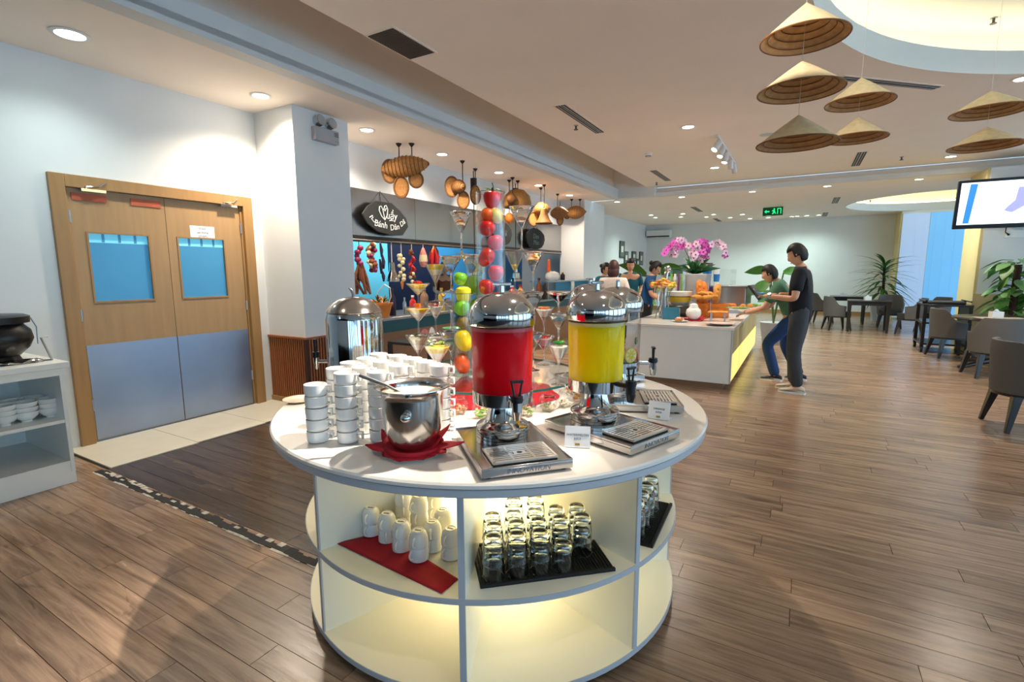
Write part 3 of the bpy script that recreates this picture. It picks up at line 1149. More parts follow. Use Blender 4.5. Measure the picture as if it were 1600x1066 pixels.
mug_px = [(581, 838, 2, 'leftmost front'), (606, 848, 2, 'second front from the left'), (628, 862, 2, 'third front from the left'), (655, 877, 2, 'frontmost'),
          (676, 862, 2, 'front right, just behind the frontmost'), (705, 874, 2, 'rightmost front, beside the divider'),
          (604, 818, 3, 'left, behind the leftmost front'), (632, 826, 3, 'middle of the second row'), (656, 838, 3, 'right of the second row'),
          (692, 842, 2, 'right end of the second row'), (630, 800, 3, 'left of the back row'), (655, 806, 4, 'middle of the back row'), (680, 812, 4, 'right of the back row')]
mug0 = None
rm = random.Random(11)
for px, py, n, lb in mug_px:
    p = fl(px, py - 5, SH + 0.005)
    for k in range(n):
        lab = 'upturned white cup, %s of stack %s' % (ORD2[k] if k < n - 1 else 'topmost', lb)
        rz = R(-75 + rm.uniform(-25, 25))
        loc = (p.x, p.y, SH + 0.006 + 0.049 * k)
        if mug0 is None:
            mug0 = make_mug(lab, loc, rz, 'upturned cups on the red cloth')
        else:
            dup(mug0, loc, rz, lab)

# ---- black mats and tumblers


def bar_mat(name, c, u, v, lu, lv, label, z):
    """ribbed rubber mat: centre c, unit axes u, v, sizes lu, lv"""
    t = thing(name, label, 'mat', (c[0], c[1], z), math.atan2(u[1], u[0]))
    b = MB()
    b.box((0, 0, 0.0025), (lu, lv, 0.005))
    b.box((0, lv / 2 - 0.006, 0.006), (lu, 0.012, 0.012))
    b.box((0, -lv / 2 + 0.006, 0.006), (lu, 0.012, 0.012))
    b.build('mat_base', M_rubber, t, bevel=0.001)
    b = MB()
    k = int(lu / 0.011)
    for i in range(k):
        b.box((-lu / 2 + (i + 0.5) * lu / k, 0, 0.0075), (0.004, lv - 0.03, 0.005))
    o = b.build('ribs', M_rubber, t)
    o['kind'] = 'stuff'
    return t


A0, A1 = fl(751, 921, SH), fl(962, 893, SH)
u = (A1 - A0).normalized()
v = Vector((-u.y, u.x, 0))
L1, L2 = (A1 - A0).length, 0.265
mc = (A0 + A1) / 2 + v * L2 / 2
bar_mat('bar_mat', mc, u, v, L1, L2, 'black ribbed rubber mat under the tumblers in the middle compartment', SH)


def make_tumbler(label, loc, rz, group):
    t = thing('tumbler', label, 'glass', loc, rz, group)
    b = MB()
    prof = [(0.0375, 0.0), (0.0385, 0.002), (0.037, 0.03), (0.034, 0.062), (0.0325, 0.070), (0.030, 0.088), (0.026, 0.092), (0.016, 0.090), (0.012, 0.0885), (0.0, 0.0885)]
    b.lathe(list(reversed(prof)) + [(0.0358, 0.0), (0.0345, 0.03), (0.0305, 0.066), (0.020, 0.074), (0.0, 0.075)], 24)
    b.build('glass_body', M_tumbler, t, fixn=True)
    b = MB()
    b.lathe([(0.0300, 0.0872), (0.0312, 0.0885), (0.0295, 0.0935), (0.026, 0.0925)], 20)
    b.build('thick_base', M_rimglass, t)
    b = MB()
    b.lathe([(0.037, 0.0), (0.0392, 0.0005), (0.0392, 0.003), (0.037, 0.003)], 20)
    b.build('rim', M_rimglass, t)
    return t


M_rimglass = thin_glass('thick_glass_rim', (0.78, 0.83, 0.81), 0.16, 0.03, 0.7)
tum0 = None
rows = [(0.045, 4, 0.052, [2, 2, 2, 1]), (0.125, 5, 0.055, [2, 2, 2, 2, 2]), (0.205, 5, 0.05, [2, 3, 3, 2, 2])]
names_row = ['front row', 'middle row', 'back row']
names_col = [['leftmost', 'second from left', 'third from left', 'rightmost, standing singly'], ['leftmost', 'second from left', 'middle', 'second from right', 'rightmost'], ['leftmost', 'second from left', 'middle', 'second from right', 'rightmost']]
for ri, (dv_, nn, x0, hs) in enumerate(rows):
    for k in range(nn):
        off = x0 + 0.083 * k + 0.012 * ri
        p = A0 + u * off + v * dv_
        for h in range(hs[k]):
            lab = 'upturned clear tumbler, %s of %s, %s on the black mat' % (names_col[ri][k], names_row[ri], ['lowest', 'second up', 'third up'][h] if hs[k] > 1 else 'alone')
            loc = (p.x, p.y, SH + 0.0105 + 0.052 * h)
            if tum0 is None:
                tum0 = make_tumbler(lab, loc, 0, 'upturned tumblers in the middle compartment')
            else:
                dup(tum0, loc, k * 0.7 + h, lab, 'upturned tumblers in the middle compartment')
# right compartment
B0, B1 = fl(1004, 855, SH), fl(1021, 858, SH)
a_m = R(2)
c_r = TC + Vector((math.cos(a_m), math.sin(a_m), 0)) * 0.70
u2 = Vector((-math.sin(a_m), math.cos(a_m), 0))
bar_mat('bar_mat', c_r, u2, None, 0.40, 0.24, 'black ribbed rubber mat in the right compartment of the round table', SH)
for i in range(4):
    for j in range(2):
        p = c_r + u2 * (-0.15 + 0.085 * i) + Vector((math.cos(a_m), math.sin(a_m), 0)) * (-0.045 + 0.085 * j)
        for h in range(2):
            lab = 'upturned clear tumbler in the right compartment, %s column, %s, %s' % (['nearest', 'second', 'third', 'farthest'][i], ['inner side', 'outer side'][j], ['lower', 'upper'][h])
            dup(tum0, (p.x, p.y, SH + 0.0105 + 0.052 * h), i + h, lab, 'upturned tumblers in the right compartment')

# ---- stacks of white soup cups on the table top


def make_soup_cup(label, loc, rz, group):
    t = thing('soup_cup', label, 'cup', loc, rz, group)
    b = MB()
    b.lathe([(0.0, 0.002), (0.030, 0.0), (0.0345, 0.0015), (0.0378, 0.006), (0.0388, 0.014), (0.0392, 0.028), (0.0395, 0.0418), (0.0384, 0.0425),
             (0.0372, 0.040), (0.036, 0.022), (0.028, 0.008), (0.0, 0.006)], 28)
    b.build('cup_body', M_cup, t)
    b = MB()
    b.box((0.046, 0, 0.0365), (0.022, 0.019, 0.0045))
    b.box((0.0555, 0, 0.024), (0.0045, 0.017, 0.023))
    b.box((0.047, 0, 0.0125), (0.020, 0.015, 0.004))
    b.build('handle', M_cup, t, bevel=0.0018)
    return t


stacks = [(-1.485, 1.165, 5, 'the short stack at the left front'), (-1.385, 1.215, 6, 'the stack right of the short front stack'), (-1.482, 1.262, 6, 'the stack behind the short front stack'),
          (-1.53, 1.37, 6, 'the third stack along the left edge'), (-1.548, 1.472, 6, 'the fourth stack along the left edge'), (-1.582, 1.578, 6, 'the back left corner stack'),
          (-1.475, 1.582, 6, 'the second stack in the back row'), (-1.372, 1.56, 6, 'the middle stack in the back row'), (-1.275, 1.53, 6, 'the fourth stack in the back row'),
          (-1.178, 1.492, 6, 'the rightmost stack behind the bucket'), (-1.295, 1.285, 6, 'the stack just left of the bucket'), (-1.415, 1.325, 6, 'the inner stack behind the front pair'),
          (-1.318, 1.42, 6, 'the inner stack behind the bucket'), (-1.432, 1.452, 6, 'the inner stack in the middle')]
sc0 = None
for sx, sy, n, lb in stacks:
    for k in range(n):
        lab = 'white soup cup %s of %s' % (ORD2[k] if k < n - 1 else 'topmost', lb)
        loc = (sx, sy, TZ + 0.0015 + 0.0425 * k)
        rz = R(22 + 7 * math.sin(sx * 50))
        if sc0 is None:
            sc0 = make_soup_cup(lab, loc, rz, 'stacked soup cups on the round table')
        else:
            dup(sc0, loc, rz, lab)

# ---- steel bucket of soup on a plate with a red napkin
PB = Vector((-1.105, 1.248, TZ))
t = thing('dinner_plate', 'white plate under the red napkin and steel bucket', 'plate', PB)
m = MB()
m.lathe([(0.0, 0.003), (0.05, 0.0), (0.06, 0.001), (0.105, 0.012), (0.107, 0.014), (0.104, 0.015), (0.062, 0.006), (0.0, 0.006)], 48)
m.build('plate_body', M_cup, t)
nap = MB()
rn = random.Random(4)


def leaf_fold(mb, a, r0, r1, wdt, lift, z):
    c, s = math.cos(a), math.sin(a)
    T = Matrix.Translation((c * r0, s * r0, z)) @ Matrix.Rotation(a, 4, 'Z')
    L = r1 - r0
    vs, fs = [], []
    n = 8
    for i in range(n + 1):
        q = i / n
        ww = wdt * (1 - q ** 2.4) * (1 + 0.25 * q)
        for j in range(5):
            w_ = -1 + j / 2
            vs.append((L * q, w_ * ww, lift * q ** 1.4 + 0.014 * (1 - w_ * w_) * (1 - q) + 0.003 * math.sin(9 * q + 4 * w_)))
    for i in range(n):
        for j in range(4):
            p = i * 5 + j
            fs.append((p, p + 5, p + 6, p + 1))
    mb.add(vs, fs, 0, T)


for k, (deg, r1, wd, lf) in enumerate(((-150, 0.150, 0.050, 0.012), (-172, 0.118, 0.055, 0.05), (-112, 0.105, 0.07, 0.0), (-72, 0.108, 0.07, 0.0), (-35, 0.108, 0.07, 0.002), (0, 0.125, 0.05, 0.012), (22, 0.160, 0.045, 0.03), (42, 0.112, 0.05, 0.075), (90, 0.11, 0.07, 0.02), (140, 0.11, 0.07, 0.02))):
    leaf_fold(nap, R(deg), 0.03, r1, wd, lf, 0.016)
nap.lathe([(0.0, 0.020), (0.06, 0.021), (0.085, 0.030), (0.092, 0.018)], 24)
no = nap.build('napkin', M_red, None, PB)
sm = no.modifiers.new('thickness', 'SOLIDIFY')
sm.thickness = 0.002
no.scale = (1.1, 1.1, 1.0)
tag(no, 'crumpled red napkin wrapped round the foot of the steel bucket', 'napkin')
t = thing('soup_bucket', 'polished steel bucket of soup with a ball knob on red napkin', 'bucket', PB + Vector((0, 0, 0.023)))
m = MB()
m.lathe([(0.0, 0.0), (0.050, 0.0), (0.060, 0.006), (0.072, 0.025), (0.083, 0.062), (0.0875, 0.11), (0.0885, 0.165), (0.089, 0.180), (0.094, 0.189), (0.106, 0.196), (0.110, 0.199),
         (0.1095, 0.2015), (0.103, 0.200), (0.090, 0.193), (0.086, 0.182), (0.0855, 0.150)], 48)
m.build('bucket_body', M_pot, t)
t.scale = (1.14, 1.14, 1.05)
m = MB()
m.cap(0.0865, 0.178, 40)
m.build('soup', M_soup, t)
kd = Vector((0.50, -0.86, 0))
m = MB()
m.sph(kd * 0.099 + Vector((0, 0, 0.125)), 0.0155, 0, 20)
m.cyl(0.008, -0.02, 0.0, 12, T=Matrix.Translation(kd * 0.093 + Vector((0, 0, 0.125))) @ kd.to_track_quat('Z', 'Y').to_matrix().to_4x4())
m.build('ball_knob', M_chrome, t)
t = thing('soup_ladle', 'steel ladle leaning over the left rim of the soup bucket', 'ladle', PB)
m = MB()
tip = at(561, 586, 1.66) - PB
m.tube([(0.01, 0.02, 0.16), (-0.04, -0.01, 0.205), (-0.085, -0.035, 0.232), tip * 0.6 + Vector((-0.085, -0.035, 0.232)) * 0.4, tip], [0.004, 0.005, 0.006, 0.0065, 0.007], 8)
m.build('ladle_handle', M_ladle, t)
m = MB()
m.lathe([(0.0, -0.028), (0.02, -0.022), (0.032, 0.0), (0.030, 0.0), (0.019, -0.018), (0.0, -0.024)], 20, 0, (0.02, 0.025, 0.165))
m.build('ladle_bowl', M_steel, t)

# small plate at the left edge behind the cups
p = fl(468, 627, TZ)
t = thing('side_plate', 'small cream plate at the left table edge behind the cups', 'plate', p)
m = MB()
m.lathe([(0.0, 0.003), (0.04, 0.0), (0.05, 0.002), (0.075, 0.012), (0.074, 0.014), (0.05, 0.006), (0.0, 0.006)], 36)
m.build('plate_body', M_soup, t)

# ---- juice dispensers


def make_dispenser(label, c, rz, liquid, froth, kind, knob=True):
    t = thing('drink_dispenser', label, 'dispenser', (c[0], c[1], TZ), rz)
    b = MB()
    # tray: local +x is the tap side
    b.box((0.0, 0, 0.019), (0.41, 0.29, 0.022))
    b.box((0.0, 0, 0.0315), (0.41, 0.29, 0.003))
    for sx in (-1, 1):
        b.box((sx * 0.2035, 0, 0.035), (0.003, 0.29, 0.006))
        b.box((0, sx * 0.1435, 0.035), (0.404, 0.003, 0.006))
    b.build('drip_tray', M_pot, t, bevel=0.0012)
    b = MB()
    for sx in (-1, 1):
        for sy in (-1, 1):
            b.cyl(0.012, 0.0, 0.008, 10, 0, (sx * 0.18, sy * 0.12, 0))
    b.build('rubber_feet', M_black, t)
    b = MB()
    b.box((0.115, 0, 0.0345), (0.135, 0.205, 0.003), 1)
    for i in range(9):
        xx = 0.115 - 0.056 + 0.014 * i
        if abs(i - 4) < 1:
            b.box((xx, 0.06, 0.041), (0.008, 0.075, 0.003))
            b.box((xx, -0.06, 0.041), (0.008, 0.075, 0.003))
        else:
            b.box((xx, 0, 0.041), (0.0095, 0.195, 0.003))
    b.box((0.115, 0, 0.041), (0.034, 0.04, 0.0032))
    b.cyl(0.009, 0.0425, 0.0432, 14, 1, (0.115, 0, 0))
    for sx in (-1, 1):
        b.box((0.115 + sx * 0.066, 0, 0.041), (0.008, 0.205, 0.006))
        b.box((0.115, sx * 0.1005, 0.041), (0.138, 0.008, 0.006))
    for sy in (-1, 1):
        b.box((0.115, sy * 0.034, 0.041), (0.132, 0.008, 0.0032))
    b.build('drip_grid', [M_grid, M_grill], t)
    X0 = -0.075
    b = MB()
    prof = [(0.0, 0.033), (0.094, 0.033)]
    for k in range(4):
        z = 0.035 + 0.011 * k
        prof += [(0.094, z), (0.0945, z + 0.007), (0.091, z + 0.008), (0.091, z + 0.010)]
    prof += [(0.093, 0.080), (0.088, 0.084), (0.074, 0.090), (0.064, 0.097), (0.058, 0.105), (0.044, 0.160), (0.043, 0.175), (0.0, 0.175)]
    b.lathe(prof, 40, 0, (X0, 0, 0))
    b.build('pedestal', M_chrome, t)
    b = MB()
    b.lathe([(0.0, 0.160), (0.100, 0.160), (0.104, 0.163), (0.106, 0.205), (0.104, 0.206)], 48, 0, (X0, 0, 0))
    b.build('steel_cup', M_chrome, t)
    zt = 0.43
    b = MB()
    b.lathe([(0.1035, 0.19), (0.1085, 0.44)], 48, 0, (X0, 0, 0))
    b.build('clear_tank', M_acrylic, t)
    lv = {'red': 0.425, 'yellow': 0.422, 'clear': 0.40, 'none': 0.41}[kind]
    if liquid:
        b = MB()
        rr = lambda z: 0.1015 + 0.005 * (z - 0.19) / 0.25
        if kind in ('red', 'yellow'):
            b.lathe([(0.0, 0.17), (rr(0.17), 0.17), (rr(lv - 0.012), lv - 0.012), (0.0, lv - 0.012)], 48, 0, (X0, 0, 0))
            b.lathe([(rr(lv - 0.012), lv - 0.012), (rr(lv), lv), (0.0, lv)], 48, 1, (X0, 0, 0))
            b.build('juice', [liquid, froth], t)
        else:
            b.lathe([(0.0, 0.17), (rr(0.17), 0.17), (rr(lv), lv), (0.0, lv)], 48, 0, (X0, 0, 0))
            b.build('water', liquid, t)
    if kind == 'clear':
        for i, (ang, z, r_, mm) in enumerate(((-50, 0.24, 0.034, M_lemon), (15, 0.225, 0.03, M_orange), (-95, 0.25, 0.03, M_peach), (-140, 0.235, 0.032, M_lemon), (-20, 0.30, 0.016, M_leaf))):
            q = MB()
            a = R(ang)
            T = Matrix.Translation((X0 + 0.09 * math.cos(a), 0.09 * math.sin(a), z)) @ Matrix.Rotation(a, 4, 'Z') @ Matrix.Rotation(PI / 2, 4, 'Y')
            q.cyl(r_, -0.003, 0.003, 22, 0, T=T)
            q.cyl(r_ * 0.86, 0.003, 0.0034, 22, 1, T=T)
            for s in range(8):
                q.box((0.45 * r_ * math.cos(s * PI / 4 + .2), 0.45 * r_ * math.sin(s * PI / 4 + .2), 0.0036), (r_ * 0.7, r_ * 0.28, 0.0006), 0, s * PI / 4 + .2, T)
            q.build('fruit_slice', [mm, M_whitecream], t)
    b = MB()
    b.lathe([(0.1125, zt), (0.114, zt + 0.003), (0.114, zt + 0.036), (0.1125, zt + 0.046), (0.105, zt + 0.064), (0.088, zt + 0.085), (0.062, zt + 0.101), (0.03, zt + 0.109), (0.0, zt + 0.111)], 56, 0, (X0, 0, 0))
    b.build('dome_lid', M_chrome, t)
    b = MB()
    b.lathe([(0.010, zt + 0.108), (0.0085, zt + 0.132), (0.010, zt + 0.134), (0.0, zt + 0.134)], 16, 0, (X0, 0, 0))
    b.cyl(0.0055, -0.032, 0.032, 10, T=Matrix.Translation((X0, 0, zt + 0.137)) @ Matrix.Rotation(PI / 2, 4, 'X'))
    b.build('lid_knob', M_chrome, t)
    # tap
    tp = MB()
    tp.tube([(X0 + 0.10, 0, 0.196), (X0 + 0.165, 0, 0.196)], 0.0095, 12, 0)
    tp.cyl(0.017, 0.168, 0.200, 16, 0, (X0 + 0.165, 0, 0))
    tp.lathe([(0.017, 0.168), (0.012, 0.140), (0.009, 0.140), (0.009, 0.16)], 16, 0, (X0 + 0.165, 0, 0))
    tap = tp.build('tap', M_black if kind == 'yellow' else M_chrome, t)
    lv_ = MB()
    xt = X0 + 0.165
    lv_.cyl(0.0195, 0.198, 0.218, 16, 0, (xt, 0, 0))
    lv_.cyl(0.0215, 0.204, 0.209, 16, 0, (xt, 0, 0))
    lv_.tube([(xt, -0.009, 0.216), (xt, -0.0165, 0.262), (xt, 0.0165, 0.262), (xt, 0.009, 0.216)], 0.0042, 8)
    lv_.box((xt, 0, 0.265), (0.014, 0.040, 0.008))
    lv_.build('tap_lever', M_black, tap)
    return t


d1 = make_dispenser('drink dispenser full of red juice with a steel dome lid', (-0.822, 1.405), R(-43), M_juice_r, M_froth_r, 'red')
d2 = make_dispenser('drink dispenser full of yellow juice with a steel dome lid', (-0.590, 1.765), R(-20), M_juice_y, M_froth_y, 'yellow')
d3 = make_dispenser('drink dispenser of clear water with lemon slices behind the yellow one', (-0.640, 2.215), R(22), M_water, None, 'clear')
d4 = make_dispenser('drink dispenser farthest back, mostly hidden behind the yellow juice', (-0.945, 2.62), R(60), M_water, None, 'none')
# embossed maker's word on the tray fronts
fr = frame3((0, 1, 0), (0, 0, 1), (1, 0, 0), (0.2052, 0, 0.02))
M_emb = mat('etched_steel', (96, 112, 130), 0.4, 0.8, var=0.1)
text('embossed_word', 'INNOVATION', 0.022, M_emb, d1, fr, 0.0004, 0.2)
text('embossed_word', 'INNOVATION', 0.022, M_emb, d2, fr, 0.0004, 0.2)


def name_card(c, rz, label, l1, l2):
    t = thing('name_card', label, 'card', (c[0], c[1], TZ), rz)
    tilt = R(18)
    T = Matrix.Rotation(-tilt, 4, 'X')
    b = MB()
    b.box((0, 0, 0.038), (0.088, 0.002, 0.074), 0, 0, T)
    b.box((0, 0.022, 0.003), (0.088, 0.05, 0.002))
    b.build('card_holder', M_paper, t)
    ft = T @ frame3((1, 0, 0), (0, 0, 1), (0, -1, 0), (0, -0.0012, 0))
    text('lettering', l1, 0.0115, M_ink, t, ft @ Matrix.Translation((0, 0.044, 0)))
    text('lettering', l2, 0.010, M_ink, t, ft @ Matrix.Translation((0, 0.031, 0)))
    b = MB()
    b.box((0, 0.012, 0.0006), (0.016, 0.008, 0.0008), 0, 0, ft)
    b.build('gold_emblem', M_gold, t)
    return t


name_card(fl(902, 700, TZ), R(20), 'white name card between the red and yellow juice trays', 'WATERMELON', 'JUICE')
name_card(fl(1028, 656, TZ), R(-2), 'small white name card by the clear water tray at the right', 'ORANGE', 'JUICE')

# ---- big steel urn behind the cups
UC = at(559, 600, 2.58)
t = thing('hot_drink_urn', 'tall mirror steel urn with domed lid behind the stacked cups', 'urn', (UC.x, UC.y, TZ), R(180))
m = MB()
m.lathe([(0.0, 0.03), (0.136, 0.03), (0.140, 0.035), (0.1405, 0.375), (0.136, 0.395), (0.130, 0.410)], 56)
m.build('urn_body', M_chrome, t)
m = MB()
m.lathe([(0.136, 0.408), (0.137, 0.412), (0.128, 0.428), (0.108, 0.451), (0.078, 0.472), (0.04, 0.485), (0.0, 0.489)], 56)
m.build('urn_lid', M_pot, t)
m = MB()
m.tube([(0.0, 0.0, 0.485), (0.004, 0, 0.505), (0.012, 0, 0.518), (0.03, 0, 0.530)], [0.009, 0.007, 0.008, 0.004], 10)
m.build('lid_handle', M_steel, t)
m = MB()
for k in range(4):
    a = PI / 4 + k * PI / 2
    m.cyl(0.014, 0, 0.032, 10, 0, (0.11 * math.cos(a), 0.11 * math.sin(a), 0))
m.build('foot', M_chrome, t)
# tap to the left of the urn, seen beside it
dl = at(494, 560, 2.55) - Vector((UC.x, UC.y, TZ))
dl = Matrix.Rotation(-R(180), 4, 'Z') @ Vector((dl.x, dl.y, 0))
e_ = dl.normalized()
zz = at(494, 562, 2.55).z - TZ
m = MB()
m.tube([e_ * 0.135 + Vector((0, 0, zz - 0.01)), e_ * (dl.length) + Vector((0, 0, zz - 0.01))], 0.009, 10)
m.lathe([(0.014, 0.015), (0.014, -0.01), (0.006, -0.05), (0.004, -0.05)], 14, 0, (dl.x, dl.y, zz))
tap = m.build('tap', M_chrome, t)
m = MB()
m.cyl(0.017, zz + 0.012, zz + 0.04, 14, 0, (dl.x, dl.y, 0))
m.cyl(0.008, zz + 0.04, zz + 0.10, 10, 0, (dl.x, dl.y, 0))
m.cyl(0.010, zz + 0.085, zz + 0.105, 10, 0, (dl.x, dl.y, 0))
m.build('tap_lever', M_black, tap)

# ================================================================== GLASS TURNTABLE WITH FRUIT VASES AND DESSERT GLASSES
DC = Vector((-1.31, 2.08, 0))
DZ = 0.952
DD = (DC + Vector((0, 0, 1.3)) - CAM).dot(_fw)
t = thing('glass_turntable', 'round glass turntable with a green edge in the middle of the table', 'turntable', (DC.x, DC.y, TZ))
m = MB()
m.lathe([(0.0, 0.100), (0.4385, 0.100)], 96)
m.lathe([(0.4385, 0.112), (0.0, 0.112)], 96)
m.build('glass_disc', M_glass, t)
m = MB()
m.lathe([(0.436, 0.1005), (0.440, 0.1015), (0.440, 0.1105), (0.436, 0.1115), (0.436, 0.1005)], 96)
m.build('green_edge', M_greenglass, t)
m = MB()
m.cyl(0.13, 0.0, 0.100, 32)
m.build('pedestal', M_white, t)
m = MB()
vs = []
n = 72
rings = [(0.136, 0.094), (0.145, 0.090), (0.18, 0.055), (0.23, 0.022), (0.28, 0.008), (0.325, 0.003)]
for j, (r, z) in enumerate(rings):
    for i in range(n):
        a = 2 * PI * i / n
        f = j / 5
        vs.append((r * (1 + 0.05 * f * math.sin(7 * a)) * math.cos(a), r * (1 + 0.05 * f * math.sin(7 * a)) * math.sin(a), z + 0.010 * math.sin(11 * a) * (1 - abs(2 * f - 1)) + 0.001))
fs = []
for j in range(5):
    for i in range(n):
        fs.append((j * n + i, (j + 1) * n + i, (j + 1) * n + (i + 1) % n, j * n + (i + 1) % n))
m.add(vs, fs)
o = m.build('red_tablecloth', M_red, None, (DC.x, DC.y, TZ))
tag(o, 'red cloth spread under the glass turntable', 'cloth')


def lathe_fruit(name, label, c, r, m, kind='round', rot=None, stemm=None, group=None):
    """a single fruit; kinds: round, apple, mango, lemon, strawberry, star, bell"""
    t = thing(name, label, 'fruit', c, 0, group)
    b = MB()
    Q = rot if rot is not None else Matrix.Identity(4)
    if kind == 'apple':
        prof = [(0.0, -0.86), (0.2, -0.93), (0.5, -0.86), (0.8, -0.55), (0.97, -0.1), (1.0, 0.2), (0.92, 0.6), (0.65, 0.88), (0.35, 0.94), (0.15, 0.86), (0.0, 0.72)]
    elif kind == 'mango':
        prof = [(0.0, -1.3), (0.3, -1.24), (0.62, -1.0), (0.86, -0.55), (0.96, 0.0), (0.92, 0.5), (0.7, 0.95), (0.35, 1.2), (0.0, 1.26)]
    elif kind == 'lemon':
        prof = [(0.0, -1.3), (0.13, -1.24), (0.28, -1.06), (0.66, -0.8), (0.94, -0.3), (0.98, 0.15), (0.8, 0.68), (0.34, 1.02), (0.15, 1.2), (0.0, 1.26)]
    elif kind == 'strawberry':
        prof = [(0.0, -1.25), (0.25, -1.15), (0.6, -0.75), (0.88, -0.2), (1.0, 0.3), (0.9, 0.68), (0.5, 0.86), (0.0, 0.82)]
    elif kind == 'bell':
        prof = [(0.0, -0.8), (0.35, -1.0), (0.7, -0.95), (0.85, -0.5), (0.95, 0.2), (0.9, 0.62), (0.55, 0.85), (0.2, 0.72), (0.0, 0.66)]
    else:
        prof = [(math.cos(-PI / 2 + PI * i / 10), math.sin(-PI / 2 + PI * i / 10)) for i in range(11)]
    if kind == 'star':
        n = 10
        vs, fs = [], []
        for z in (-0.16, 0.16):
            for i in range(n):
                a = 2 * PI * i / n + 0.3
                q = 1.0 if i % 2 == 0 else 0.42
                vs.append((r * q * math.cos(a), r * q * math.sin(a), r * z))
        fs = [tuple(reversed(range(n))), tuple(range(n, 2 * n))] + [(i, (i + 1) % n, n + (i + 1) % n, n + i) for i in range(n)]
        b.add(vs, fs, 0, Q)
    else:
        b.lathe([(p[0] * r, p[1] * r) for p in prof], 20, 0, T=Q)
    b.build('flesh', m, t)
    b = MB()
    if kind == 'strawberry':
        for i in range(6):
            a = i * PI / 3
            T = Q @ Matrix.Translation((0, 0, 0.84 * r)) @ Matrix.Rotation(a, 4, 'Z')
            b.add([(0, -0.16 * r, 0), (0.6 * r, -0.14 * r, 0.22 * r), (1.25 * r, 0, 0.1 * r + 0.1 * r * (i % 3)), (0.6 * r, 0.14 * r, 0.22 * r), (0, 0.16 * r, 0), (0.6 * r, 0, 0.34 * r)],
                  [(0, 1, 5), (1, 2, 5), (2, 3, 5), (3, 4, 5), (4, 0, 5)], 0, T)
        b.tube([(0, 0, 0.8 * r), (0.08 * r, 0, 1.3 * r), (-0.1 * r, 0, 1.75 * r)], 0.06 * r, 6, T=Q)
        b.build('leaf_crown', M_leaf, t)
    elif kind in ('apple', 'bell', 'mango', 'round', 'lemon'):
        zt = {'apple': 0.74, 'bell': 0.66, 'mango': 1.24, 'round': 0.98, 'lemon': 1.24}[kind]
        b.tube([(0, 0, zt * r - 0.002), (0.05 * r, 0, zt * r + 0.16 * r)], 0.05 * r + 0.0006, 6, T=Q)
        b.build('stalk', M_stem, t)
    return t


def vase(label, c, r, z1, thick=0.004):
    t = thing('glass_vase', label, 'vase', (c[0], c[1], DZ + 0.0005))
    h = z1 - DZ
    b = MB()
    b.lathe([(r, 0.0), (r, h), (r - thick, h), (r - thick, 0.02), (0.0, 0.02)], 40)
    b.build('vase_wall', M_glass, t)
    b = MB()
    b.lathe([(r - thick, h - 0.001), (r, h + 0.0015), (r + 0.0006, h - 0.002), (r - thick, h - 0.003)], 40)
    b.build('vase_rim', M_rimglass, t)
    b = MB()
    b.lathe([(0.0, 0.0), (r * 0.98, 0.0), (r, 0.004), (r, 0.018), (0.0, 0.018)], 40)
    b.build('vase_foot', M_rimglass, t)
    return t


px_m = lambda d: d / F
VT = Vector((DC.x, DC.y, 0))
dT = DD
VTp = at(767, 400, dT)
zt = at(767, 303, dT).z
vase('tall glass cylinder vase of red fruit in the middle of the turntable', VTp, 0.0715, zt)
RX = lambda a: Matrix.Rotation(R(a), 4, 'X')
RY = lambda a: Matrix.Rotation(R(a), 4, 'Y')
for px, py, rp_, mm, kd_, lb, rot in ((769, 312, 14.5, M_straw, 'strawberry', 'big red strawberry fruit with green leaves crowning the tall vase', RY(4)),
                                      (762, 336, 11.5, M_orange, 'round', 'orange fruit beside the mango high in the tall vase', RY(0)),
                                      (775, 337, 10.5, M_mango_y, 'mango', 'yellow mango under the strawberry in the tall vase', RY(-35)),
                                      (761, 357, 12.5, M_straw, 'apple', 'red tomato-like fruit upper left in the tall vase', RY(10)),
                                      (774, 380, 12.5, M_peach, 'apple', 'pink apple halfway down the tall vase', RY(-12)),
                                      (760, 402, 12.5, M_apple, 'mango', 'orange-red mango lower left in the tall vase', RY(40)),
                                      (775, 427, 12.5, M_peach, 'apple', 'red apple low in the tall vase', RY(8)),
                                      (760, 449, 12.5, M_straw, 'apple', 'red fruit hidden low in the tall vase left', RY(8)),
                                      (774, 474, 12.5, M_mango_r, 'round', 'orange fruit near the foot of the tall vase', RY(8)),
                                      (762, 500, 12.5, M_apple, 'round', 'red fruit at the left foot of tall vase', RY(8)),
                                      (772, 525, 12.5, M_limeD, 'round', 'green fruit second from the bottom of tall vase', RY(8)),
                                      (764, 549, 12.5, M_lemon, 'round', 'yellow fruit at the bottom of the tall vase', RY(8))):
    lathe_fruit('fruit', lb, at(px, py, dT), rp_ * dT / F, mm, kd_, rot)
V1 = fl(722.5, 586, DZ + 0.002)
d1_ = (Vector((V1.x, V1.y, 1.15)) - CAM).dot(_fw)
vase('short glass cylinder vase of limes and mangoes left of red juice', V1, 0.0475, at(722, 458, d1_).z)
